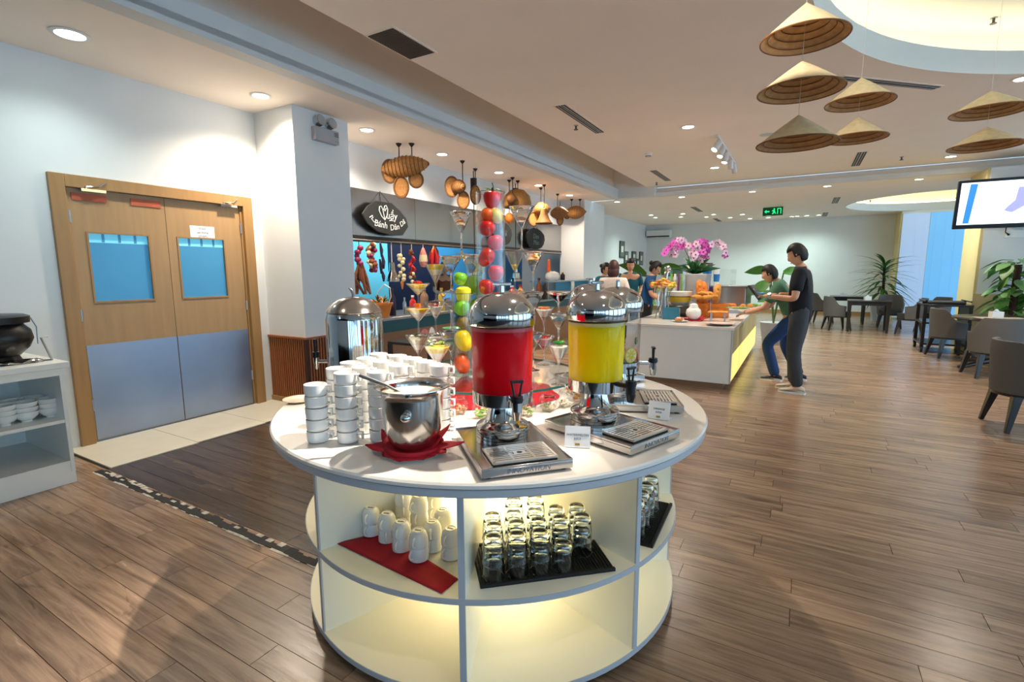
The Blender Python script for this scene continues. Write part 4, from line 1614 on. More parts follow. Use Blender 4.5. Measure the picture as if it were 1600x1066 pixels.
for px, py, rp_, mm, kd_, lb, rot in ((722, 568, 13, M_mango_r, 'mango', 'red and orange mango at the bottom of the short vase', RY(-24)),
                                      (724, 532, 14, M_mango_y, 'mango', 'yellow mango in the middle of the short vase', RY(-24)),
                                      (724, 504, 10.0, M_kiwi, 'round', 'brown kiwi in the short vase', RY(0)),
                                      (722, 481, 12.8, M_limeD, 'round', 'round green lime in the short vase', RY(0)),
                                      (724, 459, 12.5, M_lemon, 'bell', 'yellow pepper-like fruit at the short vase rim', RY(5)),
                                      (719, 436, 10.5, M_limeD, 'apple', 'green lime on top of the short vase left', RY(15))):
    lathe_fruit('fruit', lb, at(px, py, d1_), rp_ * d1_ / F, mm, kd_, rot)
d2_ = d1_ + 0.17
V2 = at(745, 470, d2_)
vase('middle glass vase with star fruit between short and tall vase', V2, 0.052, at(745, 404, d2_).z)
for px, py, rp_, mm, kd_, lb, rot in ((750, 416, 14, M_star, 'star', 'yellow star fruit slice in the middle vase', RX(80)),
                                      (737, 445, 14, M_lime, 'lemon', 'bright green lemon on the middle vase left', RY(40)),
                                      (752, 452, 12, M_limeD, 'round', 'dark green lime right in the middle vase', RY(0)),
                                      (745, 480, 13, M_lime, 'round', 'green lime mid height in the middle vase', RY(0)),
                                      (745, 510, 13, M_lemon, 'round', 'yellow lemon low in the middle vase', RY(0)),
                                      (745, 540, 13, M_lime, 'round', 'green lime at the foot of the middle vase', RY(0))):
    lathe_fruit('fruit', lb, at(px, py, d2_), rp_ * d2_ / F, mm, kd_, rot)
for px, py, mm, lb in ((802, 448, M_lemon, 'yellow lemon resting below the right empty cocktail glasses'),):
    pass


def cocktail(label, c, z0, z1, r, fill=None, top=None, group='cocktail glasses on the turntable', rs=None):
    """martini glass standing at z0 with its rim at z1; fill = list of (material, from, to) inside the cone"""
    h = z1 - z0
    t = thing('cocktail_glass', label, 'glass', (c[0], c[1], z0), 0, group)
    zc = h * 0.50
    b = MB()
    fr_ = min(0.034, r * 0.66)
    b.lathe([(0.0, 0.001), (fr_, 0.001), (fr_, 0.0025), (0.010, 0.006), (0.0045, 0.014), (0.0042, zc - 0.006), (0.007, zc), (r * 0.97, h - 0.004), (r, h),
             (r - 0.0018, h), (r * 0.96, h - 0.006), (0.006, zc + 0.004), (0.0, zc + 0.003)], 28)
    b.build('glass_body', M_martini_t if fill else M_martini, t, fixn=True)
    b = MB()
    b.lathe([(r - 0.0016, h - 0.0015), (r, h + 0.0008), (r + 0.0006, h - 0.001)], 28)
    b.build('rim', M_rimglass, t)
    if fill:
        for mm, f0, f1 in fill:
            q = lambda f: (0.006 + (r - 0.010) * f, zc + 0.003 + (h - 0.003 - zc) * f)
            b = MB()
            (ra, za), (rb, zb) = q(f0), q(f1)
            b.lathe([(0.0, za), (ra, za), (rb, zb), (rb * 0.96, zb + 0.002), (0.0, zb + 0.002)], 24)
            b.build('dessert_layer', mm, t)
        zb += 0.002
        rr_ = random.Random(int(c[0] * 1e4) & 255)
        if top:
            mm, kind = top
            b = MB()
            if kind == 'cube':
                b.box((0, 0, zb + 0.013), (0.026, 0.026, 0.026), 0, 0.4)
                b.build('jelly_cube', mm, t, bevel=0.003)
            elif kind == 'berries':
                for i in range(9):
                    a = i * 0.7
                    b.sph((0.018 * math.cos(a) * (i % 3) / 2, 0.018 * math.sin(a) * (i % 3) / 2, zb + 0.006 + 0.003 * (i % 2)), 0.0075, 0, 8)
                o = b.build('berries', mm, t)
                o['kind'] = 'stuff'
            elif kind == 'salad':
                for i in range(26):
                    a, rad = rr_.uniform(0, 6.28), rb * 0.9 * math.sqrt(rr_.random())
                    T = Matrix.Translation((rad * math.cos(a), rad * math.sin(a), zb + 0.004 + 0.02 * rr_.random())) @ Matrix.Rotation(rr_.uniform(0, 6), 4, 'Z') @ Matrix.Rotation(rr_.uniform(-1, 1), 4, 'X')
                    b.add([(-0.012, 0, 0), (0, -0.006, 0.003), (0.012, 0, 0), (0, 0.006, 0.003)], [(0, 1, 2, 3)], i % 3, T)
                o = b.build('salad_leaves', [mm, M_whitecream, M_leaf_d], t)
                o['kind'] = 'stuff'
            elif kind == 'mound':
                for i in range(14):
                    a, rad = rr_.uniform(0, 6.28), rb * 0.7 * math.sqrt(rr_.random())
                    b.sph((rad * math.cos(a), rad * math.sin(a), zb + 0.006), (0.011, 0.008, 0.009), 0, 8)
                o = b.build('jelly_pieces', mm, t)
                o['kind'] = 'stuff'
            elif kind == 'flower':
                for i in range(10):
                    T = Matrix.Translation((0, 0, zb + 0.003)) @ Matrix.Rotation(i * PI / 5, 4, 'Z') @ RY(-28)
                    b.add([(0, -0.004, 0), (0.022, -0.009, 0.003), (0.036, 0, 0.002), (0.022, 0.009, 0.003), (0, 0.004, 0)], [(0, 1, 2, 3, 4)], 0, T)
                o = b.build('flower_garnish', mm, t)
    return t


Y1 = [(M_whitecream, 0.25, 0.62), (M_yellowcake, 0.62, 0.86)]
COLS = [
    (653, 0.0, 'c', [(524, 20, [(M_whitecream, 0.2, 0.5), (M_saladw, 0.5, 0.8)], (M_salad, 'salad'), 'cocktail glass of pale dessert under green leaves, left front'),
                     (480, 22, Y1, (M_orangejelly, 'cube'), 'cocktail glass of yellow mousse with an orange jelly cube'),
                     (443, 18.5, [(M_whitecream, 0.2, 0.5), (M_yellowcake, 0.5, 0.9)], (M_redjelly, 'berries'), 'cocktail glass of yellow mousse topped with red berries')]),
    (683, 0.0, 'd', [(538, 23, [(M_pinkcream, 0.1, 0.3), (M_whitecream, 0.3, 0.6), (M_yellowcake, 0.6, 0.85)], (M_salad, 'salad'), 'cocktail glass of layered yellow dessert with leaves beside short vase')]),
    (680, 0.14, 'e', [(523, 17, [(M_whitecream, 0.2, 0.8)], None, 'cocktail glass of white cream behind the left pair'),
                      (472, 18, [(M_whitecream, 0.2, 0.7)], (M_redjelly, 'mound'), 'cocktail glass with red jelly pieces left of the vases'),
                      (413, 16, [(M_whitecream, 0.4, 0.7), (M_yellowcake, 0.7, 0.96)], None, 'wide glass of plain yellow mousse high on the left')]),
    (704, 0.02, 'f', [(517, 18, None, None, 'empty cocktail glass at the foot of left tower'),
                      (456, 18, None, None, 'empty cocktail glass second up in the left tower'),
                      (400, 18, None, None, 'empty cocktail glass below the top left one')]),
    (736, 0.16, 'g', [(520, 18, None, None, 'empty glass hidden behind the short vase, lowest'), (458, 18, None, None, 'empty glass hidden behind the short vase, middle'),
                      (398, 18, None, None, 'empty glass behind the star fruit vase')]),
    (804, 0.0, 'i', [(517, 17, [(M_whitecream, 0.3, 0.8)], None, 'cream filled glass behind the red juice tank'), (455, 17, [(M_whitecream, 0.3, 0.6)], None, 'glass with pale cream above the red juice dome'),
                     (393, 16, [(M_yellowcake, 0.05, 0.3)], None, 'cocktail glass with yellow syrup right of tall vase')]),
    (833, 0.05, 'j', [(521, 17, None, None, 'empty glass low between red and yellow dispensers'), (457, 17, None, None, 'empty glass midway between red and yellow dispensers'),
                      (393, 16.5, None, None, 'empty cocktail glass right of the syrup glass')]),
    (873, 0.0, 'k', [(537, 17.5, [(M_whitecream, 0.3, 0.86)], (M_greenjelly, 'flower'), 'cocktail glass with a bright green jelly flower beside yellow juice'),
                     (492, 15, None, None, 'empty glass on the green jelly glass'), (455, 20, None, None, 'wide empty glass left of the yellow dispenser lid')]),
    (850, 0.2, 'm', [(525, 17, [(M_pinkcream, 0.3, 0.8)], (M_redjelly, 'mound'), 'pink cream glass at the back right of the turntable'), (480, 16, [(M_whitecream, 0.3, 0.8)], (M_orangejelly, 'mound'), 'cream glass with orange jelly at back right')]),
]
for px, extra, key, lst in COLS:
    y0 = lst[0][0]
    if extra == 0.0:
        P = fl(px, y0, DZ + 0.185)
        dep = (P - CAM).dot(_fw)
    else:
        dep = DD + extra
    z0 = DZ + 0.0005
    for (yr, rpx, fill, top, lb) in lst:
        P = at(px, yr, dep)
        cocktail(lb, (P.x, P.y), z0, P.z, rpx * dep / F, fill, top)
        z0 = P.z + 0.001
for px, dep, y0, yr, rpx, lb in ((720, DD + 0.09, 397, 331, 17.5, 'topmost empty cocktail glass of the left tower'), (815, DD + 0.03, 391, 323, 20, 'topmost empty cocktail glass of the right tower')):
    P = at(px, yr, dep)
    cocktail(lb, (P.x, P.y), at(px, y0, dep).z, P.z, rpx * dep / F)

# ---- fish-bowl glasses of salad along the table edge
SAL = [(718, 653, M_shrimp, 'bowl glass of orange shrimp salad, leftmost of the small bowls', None), (752, 658, M_salad, 'bowl glass of pale salad on green leaves left of juice pedestal', None),
       (823, 656, M_saladw, 'bowl glass of toasted salad with a yellow wedge right of pedestal', 'wedge'), (856, 648, M_saladw, 'bowl glass of salad with a red bow garnish', 'bow'),
       (884, 642, M_whitecream, 'bowl glass of white salad right of the red bow', None), (905, 634, M_bread, 'bowl glass of golden crackers near the yellow pedestal', None), (893, 622, M_bread, 'bowl glass of crackers standing behind the white salad', 'wedge')]
for i, (px, py, mm, lb, sp) in enumerate(SAL):
    c = fl(px, py - 6, TZ)
    t = thing('bowl_glass', lb, 'glass', (c.x, c.y, TZ + 0.001), i * 0.8, 'small salad bowl glasses')
    r = 0.041
    b = MB()
    pr = [(0.0, 0.001), (0.022, 0.001)] + [(r * math.sin(R(a)), r * 1.0 - r * math.cos(R(a))) for a in range(40, 146, 12)]
    b.lathe(pr, 28)
    b.build('glass_body', M_glass, t)
    b = MB()
    rr_ = r * math.sin(R(136))
    b.lathe([(rr_ + 0.0015, 0.0705), (rr_ + 0.0025, 0.073), (rr_, 0.0735)], 28)
    b.build('rim', M_rimglass, t)
    b = MB()
    rg = random.Random(40 + i)
    for k in range(36):
        a, q = rg.uniform(0, 6.28), math.sqrt(rg.random()) * 0.03
        z = 0.010 + rg.random() * 0.034 * (1 - q / 0.06)
        q = min(q, 0.8 * math.sqrt(max(0, r * r - (z - r) ** 2)))
        b.sph((q * math.cos(a), q * math.sin(a), z), (rg.uniform(.005, .010), rg.uniform(.004, .008), rg.uniform(.003, .007)), k % 3, 7)
    o = b.build('salad_filling', [mm, M_saladw, M_salad if i in (1, 2) else mm], t)
    o['kind'] = 'stuff'
    if sp == 'bow':
        b = MB()
        for s in (-1, 1):
            b.prism([(0, -0.003), (s * 0.022, -0.010), (s * 0.024, 0.010), (0, 0.003)][::s], 0, 0.004, 0, Matrix.Translation((0.012, -0.012, 0.058)) @ Matrix.Rotation(-i * 0.8 + 0.4, 4, 'Z') @ RX(60))
        b.sph((0.012, -0.012, 0.060), 0.006, 0, 8)
        b.build('red_bow', M_red, t)
    elif sp == 'wedge':
        b = MB()
        b.prism([(0, 0), (0.034, 0.006), (0.020, 0.026)], 0, 0.006, 0, Matrix.Translation((-0.01, 0.0, 0.052)) @ RX(55))
        b.build('yellow_wedge', M_mango_y, t)

# ================================================================== THE KITCHEN PASS
t = thing('extractor_hood', 'long stainless steel extractor hood over the kitchen pass', 'hood', (-5.15, 0, 0))
for k in range(4):
    y0, y1 = 4.225 + k * 1.79, 4.225 + (k + 1) * 1.79
    m = MB()
    m.b2(-0.02, 0, y0, y1 - 0.006, 1.935, 2.547)
    m.build('steel_panel', M_hood, t)
m = MB()
m.b2(-1.3, -0.02, 4.225, 11.38, 2.0, 2.53)
m.build('hood_body', M_hooddark, t)
m = MB()
m.b2(-0.06, 0.012, 4.225, 11.38, 1.855, 1.937)
m.build('lower_lip', M_hooddark, t)
m = MB()
m.tube([(0.05, 4.25, 1.875), (0.05, 11.3, 1.875)], 0.011, 8)
for k in range(8):
    m.box((0.03, 4.4 + k * 0.95, 1.875), (0.05, 0.02, 0.02))
m.build('hanging_rail', M_steel, t)
t = thing('kitchen_counter', 'kitchen pass counter with a steel top behind the round table', 'counter', (-4.3, 0, 0))
m = MB()
m.b2(-0.75, 0.02, 4.24, 11.3, 0.865, 0.90)
m.build('steel_top', M_steel, t, bevel=0.004)
m = MB()
m.b2(-0.72, -0.01, 4.25, 11.3, 0.72, 0.865)
m.build('teal_fascia', M_teal, t)
for k in range(6):
    m = MB()
    m.b2(-0.72, -0.03, 4.25 + k * 1.17, 4.25 + (k + 1) * 1.17 - 0.006, 0.0, 0.72)
    m.build('brown_panel', M_brownpanel, t)
# lower display stand with burlap, shells and green bowl in front of the pass
S1 = Vector((-3.62, 4.35, 0))
t = thing('display_stand', 'low dark display stand with rounded frame in front of the kitchen counter', 'stand', S1)
for sx in (-0.28, 0.28):
    for sy in (-0.28, 0.62):
        m = MB()
        m.b2(sx - 0.02, sx + 0.02, sy - 0.02, sy + 0.02, 0, 0.66)
        m.build('leg', M_dark, t)
m = MB()
m.b2(-0.30, 0.30, -0.30, 0.64, 0.66, 0.69)
m.build('stand_top', M_dark, t, bevel=0.006)
m = MB()
m.b2(-0.29, 0.29, -0.29, 0.63, 0.1, 0.13)
m.build('lower_shelf', M_teal, t)
c0 = fl(626, 556, 0.69)
bz = thing('burlap_box', 'box wrapped in folded burlap behind the left dessert glasses', 'box', (-3.455, 4.22, 0.691))
m = MB()
m.b2(-0.13, 0.13, -0.12, 0.12, 0.0, 0.045)
m.build('box_body', M_burlap, bz, bevel=0.006)
m = MB()
m.add([(0.132, -0.1, 0.05), (0.132, 0.11, 0.05), (0.150, 0.06, -0.16), (0.150, -0.02, -0.02)], [(0, 3, 2, 1)])
o = m.build('hanging_fold', M_burlap, bz)
sd = o.modifiers.new('thickness', 'SOLIDIFY')
sd.thickness = 0.005
for k, (px, py, mm, lb) in enumerate(((-0.03, -0.05, M_pinkshell, 'pink scallop shell standing on the burlap box'), (-0.01, 0.05, M_whitecream, 'white oval shell standing on the burlap box'))):
    s = thing('seashell', lb, 'shell', (-3.455 + px, 4.22 + py, 0.737), R(60), 'shells on the burlap box')
    m = MB()
    n = 13
    vs = [(0, 0, 0.0)]
    for i in range(n):
        a = PI * (0.12 + 0.76 * i / (n - 1))
        w_ = 0.055 if k == 0 else 0.038
        vs.append((w_ * math.cos(a), 0.012 * (1 - abs(i - 6) / 6) + 0.003 * (i % 2), 0.012 + (0.088 if k == 0 else 0.10) * math.sin(a)))
    vs.append((0, -0.012, 0.04))
    fs = [(0, i + 1, i + 2) for i in range(n - 1)] + [(n + 1, i + 2, i + 1) for i in range(n - 1)] + [(0, n + 1, 1), (0, n, n + 1)]
    m.add(vs, fs)
    m.build('shell_body', mm, s)
gb = thing('green_bowl', 'green glazed bowl on the dark display stand', 'bowl', (-3.50, 4.70, 0.69))
m = MB()
m.lathe([(0.0, 0.004), (0.06, 0.0), (0.075, 0.01), (0.125, 0.105), (0.128, 0.108), (0.118, 0.104), (0.065, 0.014), (0.0, 0.012)], 32)
m.build('bowl_body', M_bowlgreen, gb)


def bottle(name, label, c, r, h, mm, capm=M_black, cat='bottle', neck=0.4):
    t = thing(name, label, cat, c)
    m = MB()
    m.lathe([(0.0, 0.0), (r * 0.94, 0.0), (r, r * 0.1), (r, h * 0.62), (r * 0.85, h * 0.70), (r * neck, h * 0.80), (r * neck, h * 0.92), (0.0, h * 0.92)], 20)
    m.build('bottle_body', mm, t)
    m = MB()
    m.cyl(r * neck * 1.15, h * 0.90, h, 14)
    m.build('cap', capm, t)
    return t


def on_counter(px, py, X=-4.5, z=0.90):
    return wx(X, px, py)


P = wx(-4.42, 597, 473)
t = thing('terracotta_pot', 'terracotta pot of green herbs on the kitchen counter', 'pot', (-4.42, P.y, 0.9))
m = MB()
m.lathe([(0.0, 0.0), (0.075, 0.0), (0.118, 0.15), (0.128, 0.152), (0.130, 0.178), (0.118, 0.178), (0.108, 0.15), (0.0, 0.145)], 28)
m.build('pot_body', M_terra, t)
m = MB()
rr_ = random.Random(9)
for i in range(26):
    T = Matrix.Translation((rr_.uniform(-.06, .06), rr_.uniform(-.06, .06), 0.17)) @ Matrix.Rotation(rr_.uniform(0, 6), 4, 'Z') @ RY(rr_.uniform(-70, -20))
    m.add([(0, -.01, 0), (.06, -.016, .008), (.12, 0, 0), (.06, .016, .008)], [(0, 1, 2, 3)], i % 2, T)
o = m.build('herb_leaves', [M_leaf_d, M_bread], t)
o['kind'] = 'stuff'
m = MB()
m.tube([(0.125, -0.02, 0.17), (0.18, -0.03, 0.26), (0.16, -0.02, 0.36), (0.05, 0, 0.40), (-0.09, 0.02, 0.30), (-0.125, 0.02, 0.17)], 0.006, 6)
m.build('basket_handle', M_thread, t)
for px, h, r, mm, cm, lb in ((613, 0.34, 0.042, M_aubergine, M_black, 'tall dark vinegar bottle under the silver bell'), (632, 0.22, 0.026, M_steel, M_steel, 'slim steel shaker on the counter by dark bottle'),
                             (645, 0.24, 0.045, M_redjelly, M_white, 'red sauce bottle behind the berry dessert'), (663, 0.34, 0.055, M_brownpanel, M_steel, 'brown oil bottle behind the yellow mousse glasses'),
                             (690, 0.32, 0.05, M_oil, M_gold, 'oil bottle left of the short vase'), (716, 0.30, 0.05, M_bluegift, M_white, 'blue bottle behind the limes'),
                             (800, 0.30, 0.07, M_redjelly, M_white, 'red jar right of the tall vase'), (813, 0.30, 0.06, M_bread, M_red, 'amber jar beside the red jar'),
                             (842, 0.42, 0.06, M_driedherb, M_dark, 'dark wooden pepper mill right of the cocktail glasses')):
    yy = wx(-4.45, px, 470).y
    bottle('counter_bottle', lb, (-4.45, yy, 0.9), r, h, mm, cm)
t = thing('pass_shelf', 'raised shelf at the far end of the kitchen counter', 'shelf', (-4.5, 10.2, 0.9))
m = MB()
m.b2(-0.2, 0.2, -1.3, 1.0, 0.33, 0.36)
m.build('shelf_board', M_steel, t)
for k in (-1.25, -0.1, 0.95):
    m = MB()
    m.b2(-0.18, 0.18, k - 0.015, k + 0.015, 0, 0.33)
    m.build('upright', M_steel, t)
P = wx(-4.45, 863, 455)
t = thing('white_pot', 'white lidded pot with small ears on the raised shelf', 'pot', (-4.45, P.y, 1.26))
m = MB()
m.lathe([(0.0, 0.0), (0.10, 0.0), (0.145, 0.04), (0.155, 0.09), (0.13, 0.15), (0.07, 0.18), (0.0, 0.185)], 28)
m.build('pot_body', M_cup, t)
for s in (-1, 1):
    m = MB()
    m.lathe([(0.03, 0.0), (0.0, 0.05)], 8, 0, (0, s * 0.09, 0.15))
    m.build('ear', M_cup, t)
P = wx(-4.62, 858, 450)
t = thing('orange_cone', 'tall thin orange spire beside the white pot', 'ornament', (-4.62, P.y - 0.02, 1.26))
m = MB()
m.lathe([(0.0, 0.0), (0.045, 0.0), (0.032, 0.3), (0.024, 0.42), (0.0, 0.44)], 16)
m.build('spire', M_orange, t)
m = MB()
m.cyl(0.05, 0.0, 0.02, 16)
m.build('foot', M_orange, t)
bottle('sauce_bottle', 'small dark sauce bottle with yellow cap by the white pot', (-4.42, wx(-4.42, 879, 452).y, 1.26), 0.05, 0.17, M_black, M_mango_y)

# ---- strings hung from the hood
XS = -5.10


def hang_cord(t, z0, z1, mm=M_thread):
    m = MB()
    m.tube([(0, 0, z0), (0, 0, z1)], 0.005, 6)
    m.build('cord', mm, t)


def string_thing(name, label, px, ytop, group=None):
    p = wx(XS, px, ytop)
    t = thing(name, label, 'hanging food', (XS, p.y, 0), 0, group)
    return t, (lambda y: wx(XS, px, y).z)


ZR = 1.875


def beads(t, name, zs, r, mm, n=2, spread=0.03, seed=1, mats=None):
    rg = random.Random(seed)
    b = MB()
    for z in zs:
        for k in range(n):
            a = rg.uniform(0, 6.28)
            b.sph((spread * math.cos(a), spread * math.sin(a), z), r * rg.uniform(0.85, 1.15), rg.randrange(len(mats)) if mats else 0, 9)
    o = b.build(name, mats or mm, t)
    o['kind'] = 'stuff'


t, Z = string_thing('onion_string', 'string of red onions over brown bark at the left end of the hood', 561, 390)
hang_cord(t, ZR, Z(388), M_cord)
z0, z1 = Z(388), Z(412)
beads(t, 'red_onions', [z0 + (z1 - z0) * k / 4 for k in range(5)], 0.035, M_onion, 2, 0.032, 2)
m = MB()
for k in range(7):
    m.tube([(0.02 * math.cos(k), 0.03 * math.sin(k * 2), Z(410)), (0.05 * math.cos(k * .9), 0.09 * math.sin(k), Z(435)), (0.05 * math.cos(k * .9), 0.10 * math.sin(k * 1.3) + 0.04, Z(460))], [0.014, 0.024, 0.016], 7)
o = m.build('dried_bark', M_driedherb, t)
o['kind'] = 'stuff'
t, Z = string_thing('shallot_bunch', 'bunch of dried shallots and garlic second along the hood rail', 580, 380)
hang_cord(t, ZR, Z(380), M_cord)
beads(t, 'shallots', [Z(382 + 4.5 * k) for k in range(10)], 0.032, M_onion, 3, 0.045, 3, [M_onion, M_garlic, M_driedherb])
t, Z = string_thing('aubergine_string', 'dark string of thin aubergines third along the hood rail', 594, 380)
hang_cord(t, ZR, Z(380))
m = MB()
for k, (ya, yb, dx) in enumerate(((380, 402, 0), (398, 420, 0.03), (405, 428, -0.02), (424, 440, 0.02))):
    m.tube([(dx, 0, Z(ya)), (dx + 0.01, 0.01, Z((ya + yb) / 2)), (dx, 0.02, Z(yb))], [0.012, 0.026, 0.012], 9)
o = m.build('aubergines', M_aubergine, t)
o['kind'] = 'stuff'
t, Z = string_thing('silver_bell', 'silver bell hanging on a pale cord under the hood', 612, 400)
t['category'] = 'bell'
hang_cord(t, ZR, Z(410))
m = MB()
r = 0.10
za, zb = Z(410), Z(440)
m.lathe([(0.0, za), (r * 0.32, za), (r * 0.38, za - 0.02), (r * 0.42, za + (zb - za) * 0.4), (r * 0.62, za + (zb - za) * 0.6), (r * 0.95, za + (zb - za) * 0.85), (r, zb), (r * 0.9, zb)], 28)
m.build('bell_body', M_chrome, t)
t, Z = string_thing('garlic_braid', 'braid of pale garlic bulbs with a carrot end', 627, 400)
hang_cord(t, ZR, Z(430))
beads(t, 'garlic_bulbs', [Z(400 + 5.2 * k) for k in range(8)], 0.03, M_garlic, 2, 0.035, 5)
m = MB()
m.lathe([(0.0, Z(453)), (0.012, Z(451)), (0.026, Z(441)), (0.0, Z(438))], 12)
m.build('carrot', M_terra, t)
t, Z = string_thing('chili_string', 'string of red chilies and garlic sixth along the rail', 643, 390)
hang_cord(t, ZR, Z(390))
beads(t, 'garlic_cloves', [Z(393), Z(396), Z(428), Z(433), Z(440)], 0.03, M_garlic, 2, 0.03, 6, [M_garlic, M_driedherb])
m = MB()
for k in range(12):
    a = k * 0.9
    y_ = 400 + 2.2 * k
    m.tube([(0.01 * math.cos(a), 0.01 * math.sin(a), Z(y_)), (0.05 * math.cos(a), 0.05 * math.sin(a), Z(y_ + 4)), (0.04 * math.cos(a), 0.05 * math.sin(a), Z(y_ + 9))], [0.012, 0.014, 0.003], 7)
o = m.build('chilies', M_chili, t)
o['kind'] = 'stuff'
t, Z = string_thing('dried_ham', 'cured pinkish joint hanging seventh along the hood rail', 661, 390)
hang_cord(t, ZR, Z(388))
m = MB()
m.lathe([(0.0, Z(386)), (0.02, Z(388)), (0.055, Z(398)), (0.065, Z(410)), (0.04, Z(417)), (0.0, Z(418))], 16)
m.build('ham_body', M_pinkshell, t)
m = MB()
m.lathe([(0.057, Z(398) - .004), (0.067, Z(407)), (0.066, Z(409))], 16)
m.build('net_band', M_garlic, t)
t, Z = string_thing('corn_bunch', 'bunch of red corn with dry husks at the right of the rail', 678, 385)
hang_cord(t, ZR, Z(384))
m = MB()
for k in range(5):
    a = k * 1.25
    m.tube([(0.02 * math.cos(a), 0.03 * math.sin(a), Z(390)), (0.05 * math.cos(a), 0.07 * math.sin(a), Z(402)), (0.05 * math.cos(a), 0.08 * math.sin(a), Z(416))], [0.02, 0.034, 0.015], 8)
o = m.build('corn_cobs', M_chili, t)
o['kind'] = 'stuff'
m = MB()
for k in range(8):
    a = k * 0.8
    m.add([(0, 0, Z(381)), (0.07 * math.cos(a), 0.07 * math.sin(a), Z(392)), (0.08 * math.cos(a + .3), 0.09 * math.sin(a + .3), Z(402)), (0.05 * math.cos(a + .5), 0.05 * math.sin(a + .5), Z(392))], [(0, 1, 2, 3)], k % 2)
o = m.build('husks', [M_bread, M_driedherb], t)
o['kind'] = 'stuff'

# ---- heat lamps on black cords
for px, yl, yc, lb in ((742, 424, 288, 'chrome heat lamp on a black cord left of the tall vase'), (806, 430, 302, 'chrome heat lamp on a black cord right of the tall vase')):
    p = wx(-4.9, px, yl)
    t = thing('heat_lamp', lb, 'lamp', (-4.9, p.y, 0))
    zc = wx(-4.9, px, yc).z
    m = MB()
    m.tube([(0, 0, ZA), (0, 0, p.z + 0.12)], 0.008, 6)
    m.build('cord', M_cord, t)
    m = MB()
    m.cyl(0.055, zc - 0.09, zc + 0.09, 16)
    m.build('cord_winder', M_cord, t)
    m = MB()
    m.lathe([(0.0, p.z + 0.13), (0.03, p.z + 0.13), (0.035, p.z + 0.06), (0.075, p.z + 0.04), (0.085, p.z - 0.06), (0.12, p.z - 0.08), (0.13, p.z - 0.12), (0.12, p.z - 0.12), (0.08, p.z - 0.06), (0.0, p.z - 0.05)], 28)
    m.build('lamp_shade', M_chrome, t)

# ---- chalkboards
rb = random.Random(2)


def board(label, Y, Zc, w, h, pts, chain):
    t = thing('chalkboard_sign', label, 'sign', (-5.05, Y, Zc))
    b = MB()
    poly = [(p[0] * w / 2, p[1] * h / 2) for p in pts]
    T = frame3((0, 1, 0), (0, 0, 1), (1, 0, 0), (0, 0, 0))
    b.prism(poly, -0.012, 0.012, 0, T)
    b.build('slate', M_board, t, bevel=0.004)
    b = MB()
    b.tube([(0, -0.10 * w, h * 0.46), (-0.098, 0.0, chain), (0, 0.10 * w, h * 0.46)], 0.004, 6)
    b.build('chain', M_cord, t)
    return t, T


s1_, T = board('black slate chalkboard lettered with the stall name beside the near column', 5.285, 2.18, 0.88, 0.45,
               [(-1, 0.12), (-0.78, 0.62), (-0.42, 0.98), (0.25, 1.0), (0.62, 0.62), (0.93, 0.15), (1, -0.35), (0.72, -0.92), (0.25, -1.0), (-0.40, -0.82), (-0.8, -0.42)], 0.38)


def chalk_line(t, pts, r=0.007, name='chalk_line'):
    b = MB()
    b.tube([(0.0135, p[0], p[1]) for p in pts], r, 6)
    return b.build(name, M_chalk, t)


text('chalk_lettering', 'uầy', 0.145, M_chalk, s1_, T @ Matrix.Translation((0.10, 0.045, 0.0125)), 0.0015, 0.1)
text('chalk_lettering', 'Bánh', 0.125, M_chalk, s1_, T @ Matrix.Translation((-0.115, -0.085, 0.0125)) @ Matrix.Rotation(R(-6), 4, 'Z'), 0.0015, 0.1)
text('chalk_lettering', 'Dân', 0.115, M_chalk, s1_, T @ Matrix.Translation((0.155, -0.105, 0.0125)) @ Matrix.Rotation(R(10), 4, 'Z'), 0.0015, 0.1)
text('chalk_lettering', 'Dã', 0.10, M_chalk, s1_, T @ Matrix.Translation((0.318, -0.035, 0.0125)) @ Matrix.Rotation(R(36), 4, 'Z'), 0.0015, 0.1)
cap_q = [(-0.035, -0.02), (-0.10, 0.03), (-0.14, 0.10), (-0.13, 0.15), (-0.10, 0.16), (-0.07, 0.12), (-0.035, -0.02), (0.015, 0.06), (0.025, 0.13), (0.0, 0.18), (-0.03, 0.17), (-0.05, 0.12), (-0.03, 0.10), (-0.005, 0.14)]
chalk_line(s1_, cap_q)
chalk_line(s1_, [(-0.32, -0.01), (-0.27, 0.02), (-0.26, -0.01), (-0.29, -0.02), (-0.25, -0.06), (-0.20, -0.075), (-0.16, -0.07)])
chalk_line(s1_, [(0.14, -0.015), (0.06, -0.02), (0.10, -0.005), (0.05, -0.022)], 0.005)
oct_ = [(math.cos(a) * (1 + 0.03 * math.sin(5 * a)), math.sin(a) * (1 + 0.03 * math.cos(3 * a))) for a in [2 * PI * i / 14 for i in range(14)]]
s2_, T = board('round black chalkboard hanging near the far kitchen column', 9.82, 2.145, 0.88, 0.46, oct_, 0.45)
M_chalkdim = mat('faded_chalk', (120, 134, 134), 0.9, var=0.1)
text('chalk_lettering', 'Dim', 0.15, M_chalkdim, s2_, T @ Matrix.Translation((0.0, 0.05, 0.0125)), 0.0015, 0.1)
text('chalk_lettering', 'Món', 0.15, M_chalkdim, s2_, T @ Matrix.Translation((0.02, -0.08, 0.0125)), 0.0015, 0.1)
s3_, T = board('black chalkboard half hidden behind the tall fruit vase', 8.45, 2.17, 0.66, 0.46, oct_, 0.45)
text('chalk_lettering', 'Phở', 0.16, M_chalkdim, s3_, T @ Matrix.Translation((0.0, 0.0, 0.0125)), 0.0015, 0.1)

# ---- woven fish traps shaped like fish, hung from the aisle ceiling


